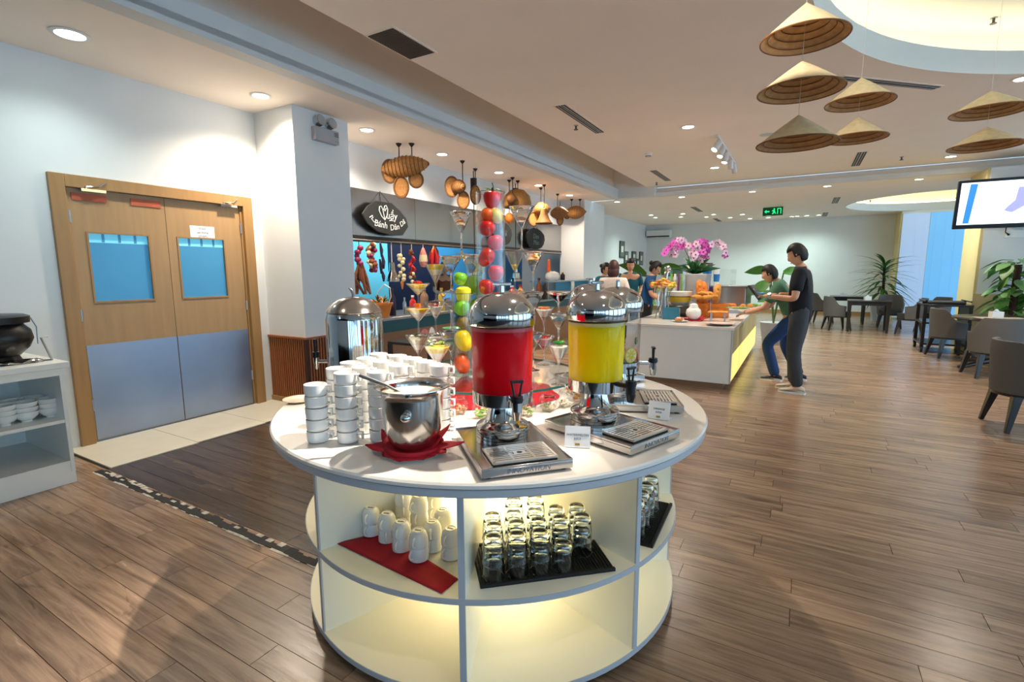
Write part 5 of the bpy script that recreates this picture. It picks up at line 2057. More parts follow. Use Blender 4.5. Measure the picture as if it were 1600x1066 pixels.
def rod(t, p, mm=M_cord):
    m = MB()
    m.tube([p, (p[0], p[1], ZA)], 0.007, 6)
    m.lathe([(0.04, ZA), (0.03, ZA - 0.02), (0.008, ZA - 0.045)], 12, 0, (p[0], p[1], 0))
    m.build('hanging_rod', mm, t)


def wdisc(t, c, rx, rz, name='fin_disc', tilt=0.0):
    """round woven tray facing the room"""
    n = 28
    v_ = (CAM - Vector(c))
    v_.z = 0
    v_ = Matrix.Rotation(tilt, 4, 'Z') @ v_.normalized()
    x = Vector((-v_.y, v_.x, 0))
    T = frame3(x, Vector((0, 0, 1)), v_, c)
    m = MB()
    prof = [(0.0, 0.0), (0.35, 0.006), (0.7, 0.004), (0.93, 0.014)]
    vs, fs = [], []
    for r, z in prof[1:]:
        for i in range(n):
            a = 2 * PI * i / n
            vs.append((rx * r * math.cos(a), rz * r * math.sin(a), z))
    k = len(prof) - 1
    vs.append((0, 0, 0))
    for i in range(n):
        fs.append((len(vs) - 1, i, (i + 1) % n))
        for j in range(k - 1):
            fs.append((j * n + i, (j + 1) * n + i, (j + 1) * n + (i + 1) % n, j * n + (i + 1) % n))
    m.add(vs, fs, 0, T)
    o = m.build(name, M_rattan, t)
    s = o.modifiers.new('thickness', 'SOLIDIFY')
    s.thickness = 0.01
    m = MB()
    m.tube([T @ Vector((rx * 0.96 * math.cos(2 * PI * i / n), rz * 0.96 * math.sin(2 * PI * i / n), 0.01)) for i in range(n)], 0.013, 6, 0, True)
    m.build('disc_rim', M_rattan_d, o)


def spindle(t, a, b, r, hoops=9, name='woven_body'):
    a, b = Vector(a), Vector(b)
    d = b - a
    L = d.length
    T = frame3(*[Vector(q) for q in ((lambda z: (z.orthogonal().normalized(), z.cross(z.orthogonal().normalized()), z))(d.normalized()))], a)
    m = MB()
    pr = [(0.02, 0.0)] + [(r * (math.sin(PI * (0.06 + 0.86 * k / 12)) ** 0.8), L * k / 12) for k in range(13)] + [(0.02, L + 0.02)]
    m.lathe(pr, 26, 0, T=T)
    o = m.build(name, M_rattan, t)
    m = MB()
    for k in range(1, 12, max(1, 12 // hoops)):
        rr = pr[k + 1][0]
        m.tube([T @ Vector(((rr + 0.003) * math.cos(2 * PI * i / 22), (rr + 0.003) * math.sin(2 * PI * i / 22), pr[k + 1][1])) for i in range(22)], 0.006, 5, 0, True)
    q = m.build('hoops', M_rattan_d, o)
    q['kind'] = 'stuff'
    m = MB()
    m.sph(b, 0.035, 0, 10)
    m.build('nose', M_rattan_d, o)


def fish_thing(label, px, py, X=-4.4, cat='basket lamp', name='fish_basket'):
    return thing(name, label, cat, (0, 0, 0), 0, 'woven fish baskets over the pass')


DF = (Vector((-4.642, 5.275, 2.821)) - CAM).dot(_fw)
t = fish_thing('large woven fish with round fins nearest the white column', 0, 0)
pA, pB = at(597, 265, DF), at(667, 256, DF)
spindle(t, pA, pB, 0.135)
for px, py, rx, rz in ((609, 268, 12, 18), (627, 293, 11.5, 16.5), (650, 281, 11, 12.5)):
    wdisc(t, at(px, py, DF + 0.03), rx * DF / F, rz * DF / F)
for px in (624, 644):
    rod(t, at(px, 256, DF))
D2 = (Vector((-4.642, 6.488, 2.748)) - CAM).dot(_fw)
t = fish_thing('woven fish seen end-on with two round fins', 0, 0)
spindle(t, at(708, 291, D2 + 0.15), at(724, 292, D2 - 0.05), 0.10)
wdisc(t, at(706, 292, D2 + 0.1), 11 * D2 / F, 16 * D2 / F)
wdisc(t, at(724, 313, D2 + 0.08), 9.5 * D2 / F, 13.5 * D2 / F)
rod(t, at(723, 284, D2))
D3 = (Vector((-4.642, 7.174, 2.758)) - CAM).dot(_fw)
t = fish_thing('single round woven tray hanging left of the tall vase', 0, 0)
wdisc(t, at(743, 305, D3), 8 * D3 / F, 14.5 * D3 / F, 'woven_tray')
rod(t, at(743, 293, D3))
D4 = (Vector((-4.642, 8.440, 2.769)) - CAM).dot(_fw)
t = fish_thing('brown dome shaped basket just right of the tall vase', 0, 0)
c = at(808, 322, D4)
m = MB()
m.lathe([(0.02, 0.33), (0.14, 0.30), (0.24, 0.20), (0.27, 0.06), (0.25, 0.0), (0.24, 0.01)], 26, 0, (c.x, c.y, c.z - 0.02))
o = m.build('woven_dome', M_rattan, t)
m = MB()
m.tube([(c.x + 0.252 * math.cos(2 * PI * i / 24), c.y + 0.252 * math.sin(2 * PI * i / 24), c.z - 0.02) for i in range(24)], 0.012, 6, 0, True)
m.build('dome_rim', M_rattan_d, o)
spindle(t, at(792, 310, D4 - 0.3), at(806, 312, D4 - 0.3), 0.10)
for px in (801, 809):
    rod(t, at(px, 306 if px == 801 else 296, D4 - (0.3 if px == 801 else 0)))
t = fish_thing('small orange round basket hanging below the brown dome', 0, 0)
c = at(796, 341, D4)
m = MB()
m.sph(c, (0.085, 0.085, 0.10), 0, 18)
m.build('woven_ball', M_terra, t)
rod(t, (c.x, c.y, c.z + 0.09))
D5 = (Vector((-4.642, 9.389, 2.663)) - CAM).dot(_fw)
t = fish_thing('dark woven fish basket before the round chalkboard', 0, 0)
spindle(t, at(834, 330, D5), at(858, 326, D5), 0.15)
wdisc(t, at(834, 342, D5), 8 * D5 / F, 11 * D5 / F)
rod(t, at(845, 322, D5))
t = fish_thing('flared golden bell basket above the round chalkboard', 0, 0)
c = at(850, 349, D5 - 0.3)
m = MB()
k_ = (D5 - 0.3) / F
m.lathe([(0.01, 23 * k_), (4 * k_, 22 * k_), (6 * k_, 14 * k_), (9 * k_, 6 * k_), (13 * k_, 0.0), (12.5 * k_, 0.0)], 24, 0, (c.x, c.y, c.z))
m.build('woven_bell', M_rattan, t)
m = MB()
m.tube([(c.x + 13 * k_ * math.cos(2 * PI * i / 24), c.y + 13 * k_ * math.sin(2 * PI * i / 24), c.z) for i in range(24)], 0.011, 6, 0, True)
m.build('bell_rim', M_rattan_d, t)
rod(t, (c.x, c.y, c.z + 23 * k_))
D6 = (Vector((-4.642, 10.339, 2.663)) - CAM).dot(_fw)
t = fish_thing('woven fish with one hanging fin, second from the far column', 0, 0)
spindle(t, at(860, 334, D6), at(886, 332, D6), 0.14)
wdisc(t, at(875, 343, D6), 5 * D6 / F, 9 * D6 / F)
rod(t, at(871, 327, D6))
D7 = (Vector((-4.642, 11.288, 2.769)) - CAM).dot(_fw)
t = fish_thing('small woven fish nearest the far white column', 0, 0)
spindle(t, at(884, 333, D7), at(914, 331, D7), 0.15)
wdisc(t, at(886, 335, D7 + 0.1), 5 * D7 / F, 7 * D7 / F)
for px in (893, 906):
    rod(t, at(px, 326, D7))

# ================================================================== THE BUFFET ISLAND
IX0, IX1, IY0, IY1, IZ = -1.98, -0.65, 6.44, 10.3, 0.77
isl = thing('buffet_island', 'white buffet island with yellow backlit panels behind the round table', 'counter', (IX1, IY0, 0))
m = MB()
m.b2(IX0 - IX1, 0, 0, IY1 - IY0, IZ - 0.035, IZ)
m.build('stone_top', M_stone, isl, bevel=0.003)
m = MB()
m.b2(IX0 - IX1 + 0.02, -0.03, 0.02, IY1 - IY0 - 0.02, 0.075, IZ - 0.035)
m.build('white_body', M_white, isl)
m = MB()
m.b2(IX0 - IX1 + 0.08, -0.10, 0.07, IY1 - IY0 - 0.06, 0.0, 0.075)
m.build('plinth', M_brownpanel, isl)
for k in range(5):
    y0, y1 = 0.09 + k * 0.75, 0.09 + (k + 1) * 0.75 - 0.02
    for z0, z1, mm in ((0.09, 0.42, M_litpanel), (0.43, 0.73, M_dimpanel)):
        m = MB()
        m.b2(-0.03, -0.018, y0, y1, z0, z1)
        m.build('light_panel', mm, isl)
m = MB()
m.b2(-0.032, -0.016, 0.02, 0.085, 0.08, 0.735)
m.build('corner_post', M_rim, isl)


def isl_at(px, py):
    return fl(px, py, IZ)


# white jar on a red bow napkin
c = isl_at(1083, 501)
nb = MB()
for k, (deg, r1, wd, lf) in enumerate(((-170, 0.20, 0.09, 0.05), (-125, 0.15, 0.08, 0.01), (-60, 0.15, 0.09, 0.01), (-12, 0.20, 0.09, 0.05), (30, 0.19, 0.08, 0.05), (90, 0.16, 0.08, 0.02), (140, 0.18, 0.08, 0.03))):
    leaf_fold(nb, R(deg + 25), 0.04, r1, wd, lf, 0.004)
no = nb.build('napkin', M_red, None, c)
sdm = no.modifiers.new('thickness', 'SOLIDIFY')
sdm.thickness = 0.004
tag(no, 'red napkin folded like a bow under the white jar on the island', 'napkin')
t = thing('white_jar', 'white lidded jar standing on the red bow napkin', 'jar', c + Vector((0, 0, 0.022)))
m = MB()
m.lathe([(0.0, 0.0), (0.055, 0.0), (0.092, 0.04), (0.102, 0.085), (0.092, 0.13), (0.068, 0.15), (0.0, 0.15)], 28)
m.build('jar_body', M_cup, t)
m = MB()
m.lathe([(0.066, 0.15), (0.056, 0.175), (0.05, 0.20), (0.02, 0.215), (0.0, 0.216)], 24)
m.build('jar_lid', M_cup, t)
c = isl_at(1101, 493)
t = thing('white_mug', 'plain white crock just right of the white jar', 'crock', c)
m = MB()
m.lathe([(0.0, 0.0), (0.09, 0.0), (0.10, 0.02), (0.10, 0.19), (0.094, 0.19), (0.09, 0.03), (0.0, 0.02)], 24)
m.build('crock_body', M_cup, t)
# toast board on wire legs
c = isl_at(1122, 502)
t = thing('wooden_board', 'small wooden board raised on wire legs at the island corner', 'board', c)
m = MB()
m.b2(-0.13, 0.12, -0.07, 0.07, 0.115, 0.135)
m.build('board_top', M_bread, t, bevel=0.01)
for sx in (-0.09, 0.08):
    for sy in (-0.05, 0.05):
        m = MB()
        m.tube([(sx, sy, 0.0), (sx, sy, 0.115)], 0.006, 6)
        m.build('wire_leg', M_steel, t)
c = isl_at(1150, 489)
t = thing('bread_dish', 'long white dish of golden rolls near the island edge', 'dish', c, R(8))
m = MB()
m.prism([(-0.26, -0.1), (0.30, -0.12), (0.33, 0.1), (-0.24, 0.12)], 0.05, 0.085)
m.build('dish_body', M_white_pattern, t, bevel=0.006)
m = MB()
m.b2(-0.2, 0.22, -0.08, 0.08, 0.0, 0.05)
m.build('dish_base', M_steel, t)
for k, (dx, dy) in enumerate(((-0.16, 0.0), (-0.05, 0.02), (-0.10, 0.06), (0.10, -0.02), (0.2, 0.03))):
    q = thing('bread_roll', 'golden bread roll on the long white dish, %s' % ['leftmost', 'middle', 'at the back', 'second from right', 'rightmost'][k], 'bread', (c.x + dx, c.y + dy, IZ + 0.087), k * 0.7, 'rolls on the white dish')
    m = MB()
    m.sph((0, 0, 0.03), (0.055, 0.042, 0.035), 0, 14)
    m.build('crust', M_toast if k < 3 else M_bread, q)
c = isl_at(1160, 508)
for k in range(2):
    t = thing('serving_plate', ['lower flat plate at the right corner of the island', 'flat plate lying on another at the island corner'][k], 'plate', (-0.85 + 0.03 * k, 6.66 + 0.05 * k, IZ + 0.013 * k))
    m = MB()
    m.lathe([(0.0, 0.003), (0.09, 0.0), (0.155, 0.010), (0.158, 0.013), (0.09, 0.006), (0.0, 0.006)], 36)
    m.build('plate_body', M_steel if k == 0 else M_cup, t)
# small things along the front edge
c = isl_at(1062, 503)
t = thing('salad_saucer', 'small saucer of pink and white salad left of the napkin', 'saucer', c)
m = MB()
m.lathe([(0.0, 0.003), (0.06, 0.0), (0.11, 0.015), (0.11, 0.018), (0.06, 0.008), (0.0, 0.006)], 30)
m.build('saucer_body', M_cup, t)
m = MB()
for k in range(14):
    m.sph((0.06 * math.cos(k * 1.3) * (k % 4) / 4, 0.06 * math.sin(k * 1.3) * (k % 4) / 4, 0.025 + 0.01 * (k % 3)), (0.03, 0.02, 0.018), k % 2, 8)
o = m.build('salad', [M_whitecream, M_shrimp], t)
o['kind'] = 'stuff'
c = isl_at(1049, 499)
t = thing('blue_packet_box', 'clear box of blue packets on the left front of the island', 'box', c, R(5))
m = MB()
m.b2(-0.13, 0.13, -0.09, 0.09, 0.0, 0.22)
m.build('clear_box', M_acrylic, t)
for k in range(4):
    m = MB()
    m.b2(-0.11, 0.11, -0.07 + 0.036 * k, -0.045 + 0.036 * k, 0.005, 0.17 - 0.01 * k)
    m.build('packet', [M_blueclothes, M_white, M_blueclothes, M_purple][k], t)
# big glass bowl on a stand, with chips
c = isl_at(1034, 497)
t = thing('glass_punch_bowl', 'wide glass bowl of orange pastries on a chrome stand', 'bowl', c)
m = MB()
m.lathe([(0.06, 0.36), (0.13, 0.39), (0.19, 0.47), (0.21, 0.55), (0.205, 0.55), (0.185, 0.47), (0.125, 0.40), (0.0, 0.37)], 36)
m.build('bowl_body', M_glass, t)
for k in range(3):
    a = k * 2.1
    m = MB()
    m.tube([(0.13 * math.cos(a), 0.13 * math.sin(a), 0.0), (0.08 * math.cos(a), 0.08 * math.sin(a), 0.2), (0.10 * math.cos(a), 0.10 * math.sin(a), 0.38)], 0.008, 8)
    m.build('stand_leg', M_chrome, t)
m = MB()
rr_ = random.Random(12)
for k in range(60):
    a, q = rr_.uniform(0, 6.28), 0.17 * math.sqrt(rr_.random())
    m.sph((q * math.cos(a), q * math.sin(a), 0.45 + 0.16 * rr_.random() * (1 - q / 0.2)), (rr_.uniform(.03, .05), rr_.uniform(.02, .035), rr_.uniform(.015, .03)), k % 3, 8, rot=Matrix.Rotation(a, 4, 'Z'))
o = m.build('pastries', [M_bread, M_mango_y, M_toast], t)
o['kind'] = 'stuff'
m = MB()
m.tube([(0.0, 0.05, 0.55), (-0.10, 0.02, 0.72)], 0.008, 6)
m.build('serving_spoon', M_chrome, t)
# curved chrome pillar
c = fl(1037, 492, IZ)
b0, b1, b2, b3 = at(1036, 492, 7.35), at(1037, 465, 7.35), at(1040, 432, 7.35), at(1043, 421, 7.35)
t = thing('chrome_spout', 'slender chrome spout rising above the pastry bowl', 'tap', (b0.x, b0.y, IZ))
m = MB()
o0 = Vector((b0.x, b0.y, IZ))
m.tube([(0, 0, 0), b1 - o0, b2 - o0, b3 - o0], [0.05, 0.042, 0.035, 0.03], 14)
m.build('column_body', M_chrome, t)
m = MB()
m.sph(b3 - o0, 0.055, 0, 14)
m.build('spout_head', M_chrome, t)
# layered drink bowl tower
c = fl(1061, 494, IZ)
dB = (c - CAM).dot(_fw)
t = thing('layered_dessert_bowl', 'glass bowl of layered yellow cream on a dark tray', 'bowl', c)
kk = dB / F
m = MB()
m.lathe([(0.0, 0.0), (0.16, 0.0), (0.19, 0.02), (0.24, 0.16), (0.23, 0.17), (0.0, 0.15)], 30)
m.build('dark_tray', M_dark, t)
for z0, z1, r0, r1, mm, nm in ((0.17, 0.22, 0.11, 0.15, M_whitecream, 'cream_layer'), (0.22, 0.29, 0.15, 0.17, M_mango_y, 'yellow_layer'), (0.29, 0.305, 0.17, 0.172, M_driedherb, 'brown_layer'), (0.305, 0.37, 0.172, 0.175, M_whitecream, 'top_cream')):
    m = MB()
    m.lathe([(0.0, z0), (r0, z0), (r1, z1), (0.0, z1)], 30)
    m.build(nm, mm, t)
m = MB()
m.lathe([(0.12, 0.165), (0.178, 0.29), (0.185, 0.40)], 30)
m.build('glass_bowl', M_glass, t)
# tall clear canister behind it
c = at(1058, 430, dB + 0.30)
bz_ = c.z
t = thing('glass_canister', 'clear glass canister with green and violet strips behind dessert bowl', 'canister', (c.x, c.y, IZ))
m = MB()
m.lathe([(0.0, 0.0), (0.15, 0.0), (0.15, c.z - IZ + 0.08), (0.145, c.z - IZ + 0.08)], 28)
m.build('canister_wall', M_glass, t)
m = MB()
m.lathe([(0.15, c.z - IZ + 0.08), (0.155, c.z - IZ + 0.10), (0.0, c.z - IZ + 0.11)], 28)
m.build('canister_lid', M_glass, t)
for k, mm in enumerate((M_lime, M_whitecream, M_purple, M_salad)):
    m = MB()
    m.b2(-0.10 + 0.055 * k, -0.07 + 0.055 * k, -0.01, 0.02, 0.30, c.z - IZ + 0.02)
    m.build('strip', mm, t)
# croissants platter on a wire stand
c = fl(1098, 496, IZ)
t = thing('croissant_stand', 'raised glass platter heaped with pale croissants', 'platter', c)
m = MB()
m.lathe([(0.0, 0.24), (0.16, 0.235), (0.24, 0.265), (0.245, 0.275), (0.16, 0.25), (0.0, 0.25)], 32)
m.build('platter_plate', M_glass, t)
for sx in (-0.12, 0.12):
    for sy in (-0.1, 0.1):
        m = MB()
        m.tube([(sx, sy, 0), (sx * 0.9, sy * 0.9, 0.24)], 0.006, 6)
        m.build('wire_leg', M_steel, t)
rr_ = random.Random(21)
for k in range(11):
    a = k * 2.4
    q = 0.05 * math.sqrt(k)
    q = min(q, 0.15)
    r_ = thing('croissant', 'pale croissant on the raised glass platter, %s' % ['lower middle, at the very centre', 'inner ring, left rear', 'inner ring, right front', 'top layer, facing the planter', 'outer ring, left front', 'outer ring, right rear', 'outer ring, rear middle', 'outer ring, left side', 'outer ring, front right', 'outer ring, far right', 'outer ring, rear left'][k], 'bread', (c.x + q * math.cos(a), c.y + q * math.sin(a), IZ + 0.262 + (0.05 if k < 4 else 0.0) + 0.005 * (k % 3)), a * 1.7, 'croissants on the raised platter')
    if k == 0:
        m = MB()
        pts = [(0.075 * math.cos(R(20 + 140 * i / 8)), 0.075 * math.sin(R(20 + 140 * i / 8)) - 0.05, 0.028 + 0.006 * math.sin(PI * i / 8)) for i in range(9)]
        m.tube(pts, [0.008, 0.018, 0.022, 0.030, 0.028, 0.030, 0.022, 0.018, 0.008], 9)
        cro = m.mesh('crust', M_bread)
    o = bpy.data.objects.new('crust', cro)
    o.parent = r_
    col.objects.link(o)
# crate with baguettes
c = fl(1112, 495.5, IZ)
t = thing('bread_crate', 'orange wooden crate holding three upright baguettes', 'crate', c, R(-6))
for k in range(3):
    z0 = 0.02 + k * 0.062
    m = MB()
    m.b2(-0.19 - 0.012 * k, 0.19 + 0.012 * k, -0.125, -0.11, z0, z0 + 0.056)
    m.build('slat', M_toast, t)
m = MB()
m.b2(-0.21, -0.19, -0.11, 0.11, 0.0, 0.20)
m.b2(0.19, 0.21, -0.11, 0.11, 0.0, 0.20)
m.b2(-0.21, 0.21, 0.10, 0.115, 0.0, 0.20)
m.b2(-0.21, 0.21, -0.11, 0.11, 0.0, 0.02)
m.build('crate_box', M_toast, t)
for k, (px, py0, py1, mm, lb) in enumerate(((1094, 475, 437, M_toast, 'orange baguette standing at the left of the bread crate'), (1101, 476, 440, M_toast, 'orange baguette standing second in the bread crate'), (1123, 476, 443, M_bread, 'golden baguette leaning right in the bread crate'))):
    dC = (c - CAM).dot(_fw) + 0.02
    a, b = at(px + (-6 if k == 2 else 0), py0, dC), at(px + (0 if k == 2 else -1), py1, dC)
    q = thing('baguette', lb, 'bread', (a.x, a.y, a.z), 0, None)
    m = MB()
    d_ = b - a
    m.tube([d_ * s for s in (0, 0.08, 0.3, 0.6, 0.9, 1.0)], [0.02, 0.045, 0.055, 0.055, 0.042, 0.012], 12)
    m.build('crust', mm, q)
    m = MB()
    for s in (0.35, 0.55, 0.75):
        m.sph(d_ * s + Vector((0.01, -0.05, 0)), (0.02, 0.008, 0.03), 0, 8)
    o = m.build('score_marks', M_bread, q)
    o['kind'] = 'stuff'
# steel warmer with an open glass visor
dW = 8.75
c = at(1149, 470, dW)
t = thing('food_warmer', 'stainless steel food warmer with a slanted glass visor', 'warmer', (c.x - 0.06, c.y, IZ), R(-4))
m = MB()
m.b2(-0.36, 0.26, -0.25, 0.35, 0.0, 0.40)
m.build('warmer_body', M_hood, t, bevel=0.01)
m = MB()
m.b2(-0.38, 0.28, -0.27, 0.37, 0.40, 0.42)
m.build('warmer_lid', M_steel, t, bevel=0.006)
m = MB()
m.add([(0.28, -0.27, 0.42), (0.28, 0.37, 0.42), (0.46, 0.37, 0.18), (0.46, -0.27, 0.18)], [(0, 1, 2, 3)])
o = m.build('visor', M_black, t)
s_ = o.modifiers.new('thickness', 'SOLIDIFY')
s_.thickness = 0.015
m = MB()
m.b2(-0.34, 0.0, -0.2, 0.3, 0.425, 0.70)
m.build('sneeze_glass', M_acrylic, t)
# dishes at the far right where the guests stand
for k, (px, py, mm, lb) in enumerate(((1166, 486, M_shrimp, 'oval dish of orange salad before the guests'), (1176, 482, M_salad, 'oval dish of green salad by the guest hands'), (1172, 490, M_redjelly, 'tray of red fruit under the visor'))):
    c = fl(px, py, IZ)
    t = thing('oval_dish', lb, 'dish', c, 0.3 * k)
    m = MB()
    m.lathe([(0.0, 0.004), (0.12, 0.0), (0.19, 0.05), (0.19, 0.055), (0.12, 0.012), (0.0, 0.01)], 28)
    m.build('dish_body', M_cup, t)
    m = MB()
    rg = random.Random(k)
    for i in range(24):
        a, q = rg.uniform(0, 6.28), 0.13 * math.sqrt(rg.random())
        m.sph((q * math.cos(a), q * math.sin(a), 0.04 + 0.03 * rg.random()), (0.035, 0.025, 0.02), 0, 7)
    o = m.build('food', mm, t)
    o['kind'] = 'stuff'
# planter of orchids
dO = 8.0
c = at(1084, 458, dO)
PO = Vector((c.x, c.y, IZ))
t = thing('orchid_planter', 'grey square planter of pink and white orchids on the island', 'plant', PO)
hp = at(1084, 428, dO).z - IZ
m = MB()
m.add([(-0.16, -0.16, 0), (0.16, -0.16, 0), (0.16, 0.16, 0), (-0.16, 0.16, 0), (-0.22, -0.22, hp), (0.22, -0.22, hp), (0.22, 0.22, hp), (-0.22, 0.22, hp)],
      [(0, 3, 2, 1), (4, 5, 6, 7), (0, 1, 5, 4), (1, 2, 6, 5), (2, 3, 7, 6), (3, 0, 4, 7)])
m.build('planter_box', M_planter, t, bevel=0.01)
m = MB()
for k in range(14):
    T = Matrix.Translation((0.03 * math.cos(k * 2.1), 0.03 * math.sin(k * 2.1), hp)) @ Matrix.Rotation(k * 2.4, 4, 'Z') @ RY(-20 - 10 * (k % 4))
    m.add([(0, -0.02, 0), (0.12, -0.04, 0.02), (0.26, -0.03, 0.02), (0.36, 0, -0.04), (0.26, 0.03, 0.02), (0.12, 0.04, 0.02), (0, 0.02, 0), (0.15, 0, -0.012)],
          [(0, 1, 7), (1, 2, 7), (2, 3, 7), (3, 4, 7), (4, 5, 7), (5, 6, 7), (6, 0, 7)], 0, T)
o = m.build('strap_leaves', M_leaf_d, t)
sd = o.modifiers.new('thickness', 'SOLIDIFY')
sd.thickness = 0.004
ro_ = random.Random(8)
SPR = [([(1083, 428), (1075, 400), (1066, 382), (1052, 385), (1038, 397)], [(1038, 396, 0), (1041, 391, 0), (1045, 388, 0), (1048, 384, 2), (1052, 380, 2), (1056, 377, 2), (1060, 375, 1), (1065, 375, 1), (1069, 378, 1), (1050, 390, 1), (1056, 392, 1), (1060, 386, 0), (1064, 389, 1), (1068, 385, 0), (1072, 382, 1), (1049, 398, 1), (1055, 398, 1), (1063, 381, 2), (1076, 384, 1)], 'left'),
       ([(1085, 428), (1086, 400), (1090, 385), (1096, 380), (1102, 398)], [(1083, 385, 2), (1088, 381, 1), (1093, 378, 0), (1098, 377, 0), (1103, 379, 2), (1106, 385, 2), (1101, 386, 0), (1096, 386, 0), (1090, 388, 1), (1085, 392, 1), (1080, 396, 1), (1087, 398, 1), (1093, 395, 0), (1099, 394, 0), (1105, 393, 2), (1103, 401, 2), (1097, 402, 0), (1091, 403, 1), (1084, 403, 1), (1090, 407, 1), (1095, 407, 1), (1107, 389, 0)], 'middle'),
       ([(1086, 428), (1094, 402), (1106, 385), (1120, 378), (1130, 388), (1134, 402)], [(1112, 382, 1), (1117, 380, 1), (1122, 379, 1), (1127, 381, 1), (1130, 385, 1), (1132, 390, 1), (1134, 395, 1), (1125, 384, 1), (1133, 399, 0)], 'right')]
for st_, fls, nm in SPR:
    m = MB()
    m.tube([at(a[0], a[1], dO + 0.02) - PO for a in st_], 0.007, 6)
    m.build('flower_stem', M_stem, t)
    for (px, py, kd_) in fls:
        p = at(px, py, dO + ro_.uniform(-0.16, 0.12)) - PO
        v_ = (CAM - (p + PO)).normalized()
        v_ = (v_ + Vector((ro_.uniform(-.5, .5), ro_.uniform(-.5, .5), ro_.uniform(-.4, .3)))).normalized()
        x = v_.orthogonal().normalized()
        T = frame3(x, v_.cross(x), v_, p) @ Matrix.Rotation(ro_.uniform(0, 6), 4, 'Z')
        m = MB()
        s = 0.052
        for k in range(5):
            Tq = T @ Matrix.Rotation(k * 2 * PI / 5, 4, 'Z')
            m.add([(0.1 * s, 0, 0.0), (0.6 * s, -0.42 * s, 0.12 * s), (1.05 * s, -0.2 * s, 0.05 * s), (1.05 * s, 0.2 * s, 0.05 * s), (0.6 * s, 0.42 * s, 0.12 * s)], [(0, 1, 2, 3, 4)], 0, Tq)
        m.sph(T @ Vector((0, 0, 0.12 * s)), 0.22 * s, 1, 7)
        m.build("blossom", [(M_pink if kd_ != 1 else M_pinkl), M_magenta], t)
# glass and glazed vases beside the planter
for px, pt, pb, d_, r, mm, lb in ((1073, 413, 440, 8.5, 0.07, M_bluegift, 'blue glass vase left of the orchid planter'), (1104, 411, 446, 8.6, 0.075, M_purple, 'purple and blue flared vase right of the planter'),
                                  (1119, 419, 445, 8.3, 0.05, M_white, 'slim white bottle vase right of the purple vase')):
    a, b = at(px, pb, d_), at(px, pt, d_)
    t = thing('decor_vase', lb, 'vase', (a.x, a.y, IZ))
    h = b.z - IZ
    m = MB()
    m.lathe([(0.0, 0.0), (r * 0.8, 0.0), (r * 0.75, h * 0.4), (r * 0.85, h * 0.7), (r * 1.15, h), (r * 1.05, h), (r * 0.7, h * 0.6), (0.0, h * 0.5)], 24)
    m.build('vase_body', mm, t)
    m = MB()
    m.lathe([(r * 0.86, h * 0.70), (r * 1.0, h * 0.86), (r * 1.01, h * 0.86), (r * 0.88, h * 0.69)], 24)
    m.build('vase_band', M_bluegift if mm is not M_bluegift else M_white, t)


# ================================================================== PEOPLE
def skin_geo(pts, edges, radii, sub=2, root=0, fat=1.0):
    me = bpy.data.meshes.new('tmp')
    me.from_pydata([tuple(p) for p in pts], edges, [])
    o = bpy.data.objects.new('tmp', me)
    col.objects.link(o)
    o.modifiers.new('skin', 'SKIN').use_smooth_shade = True
    for i, r in enumerate(radii):
        sv = me.skin_vertices[0].data[i]
        rr = r if hasattr(r, '__len__') else (r, r)
        sv.radius = (rr[0] * fat, rr[1] * fat)
        sv.use_root = (i == root)
    s = o.modifiers.new('sub', 'SUBSURF')
    s.levels = s.render_levels = sub
    dg = bpy.context.evaluated_depsgraph_get()
    dg.update()
    ev = bpy.data.meshes.new_from_object(o.evaluated_get(dg))
    vs = [v.co.copy() for v in ev.vertices]
    fs = [tuple(p.vertices) for p in ev.polygons]
    bpy.data.objects.remove(o)
    bpy.data.meshes.remove(ev)
    return vs, fs


def lerp(a, b, t):
    return Vector(a) * (1 - t) + Vector(b) * t


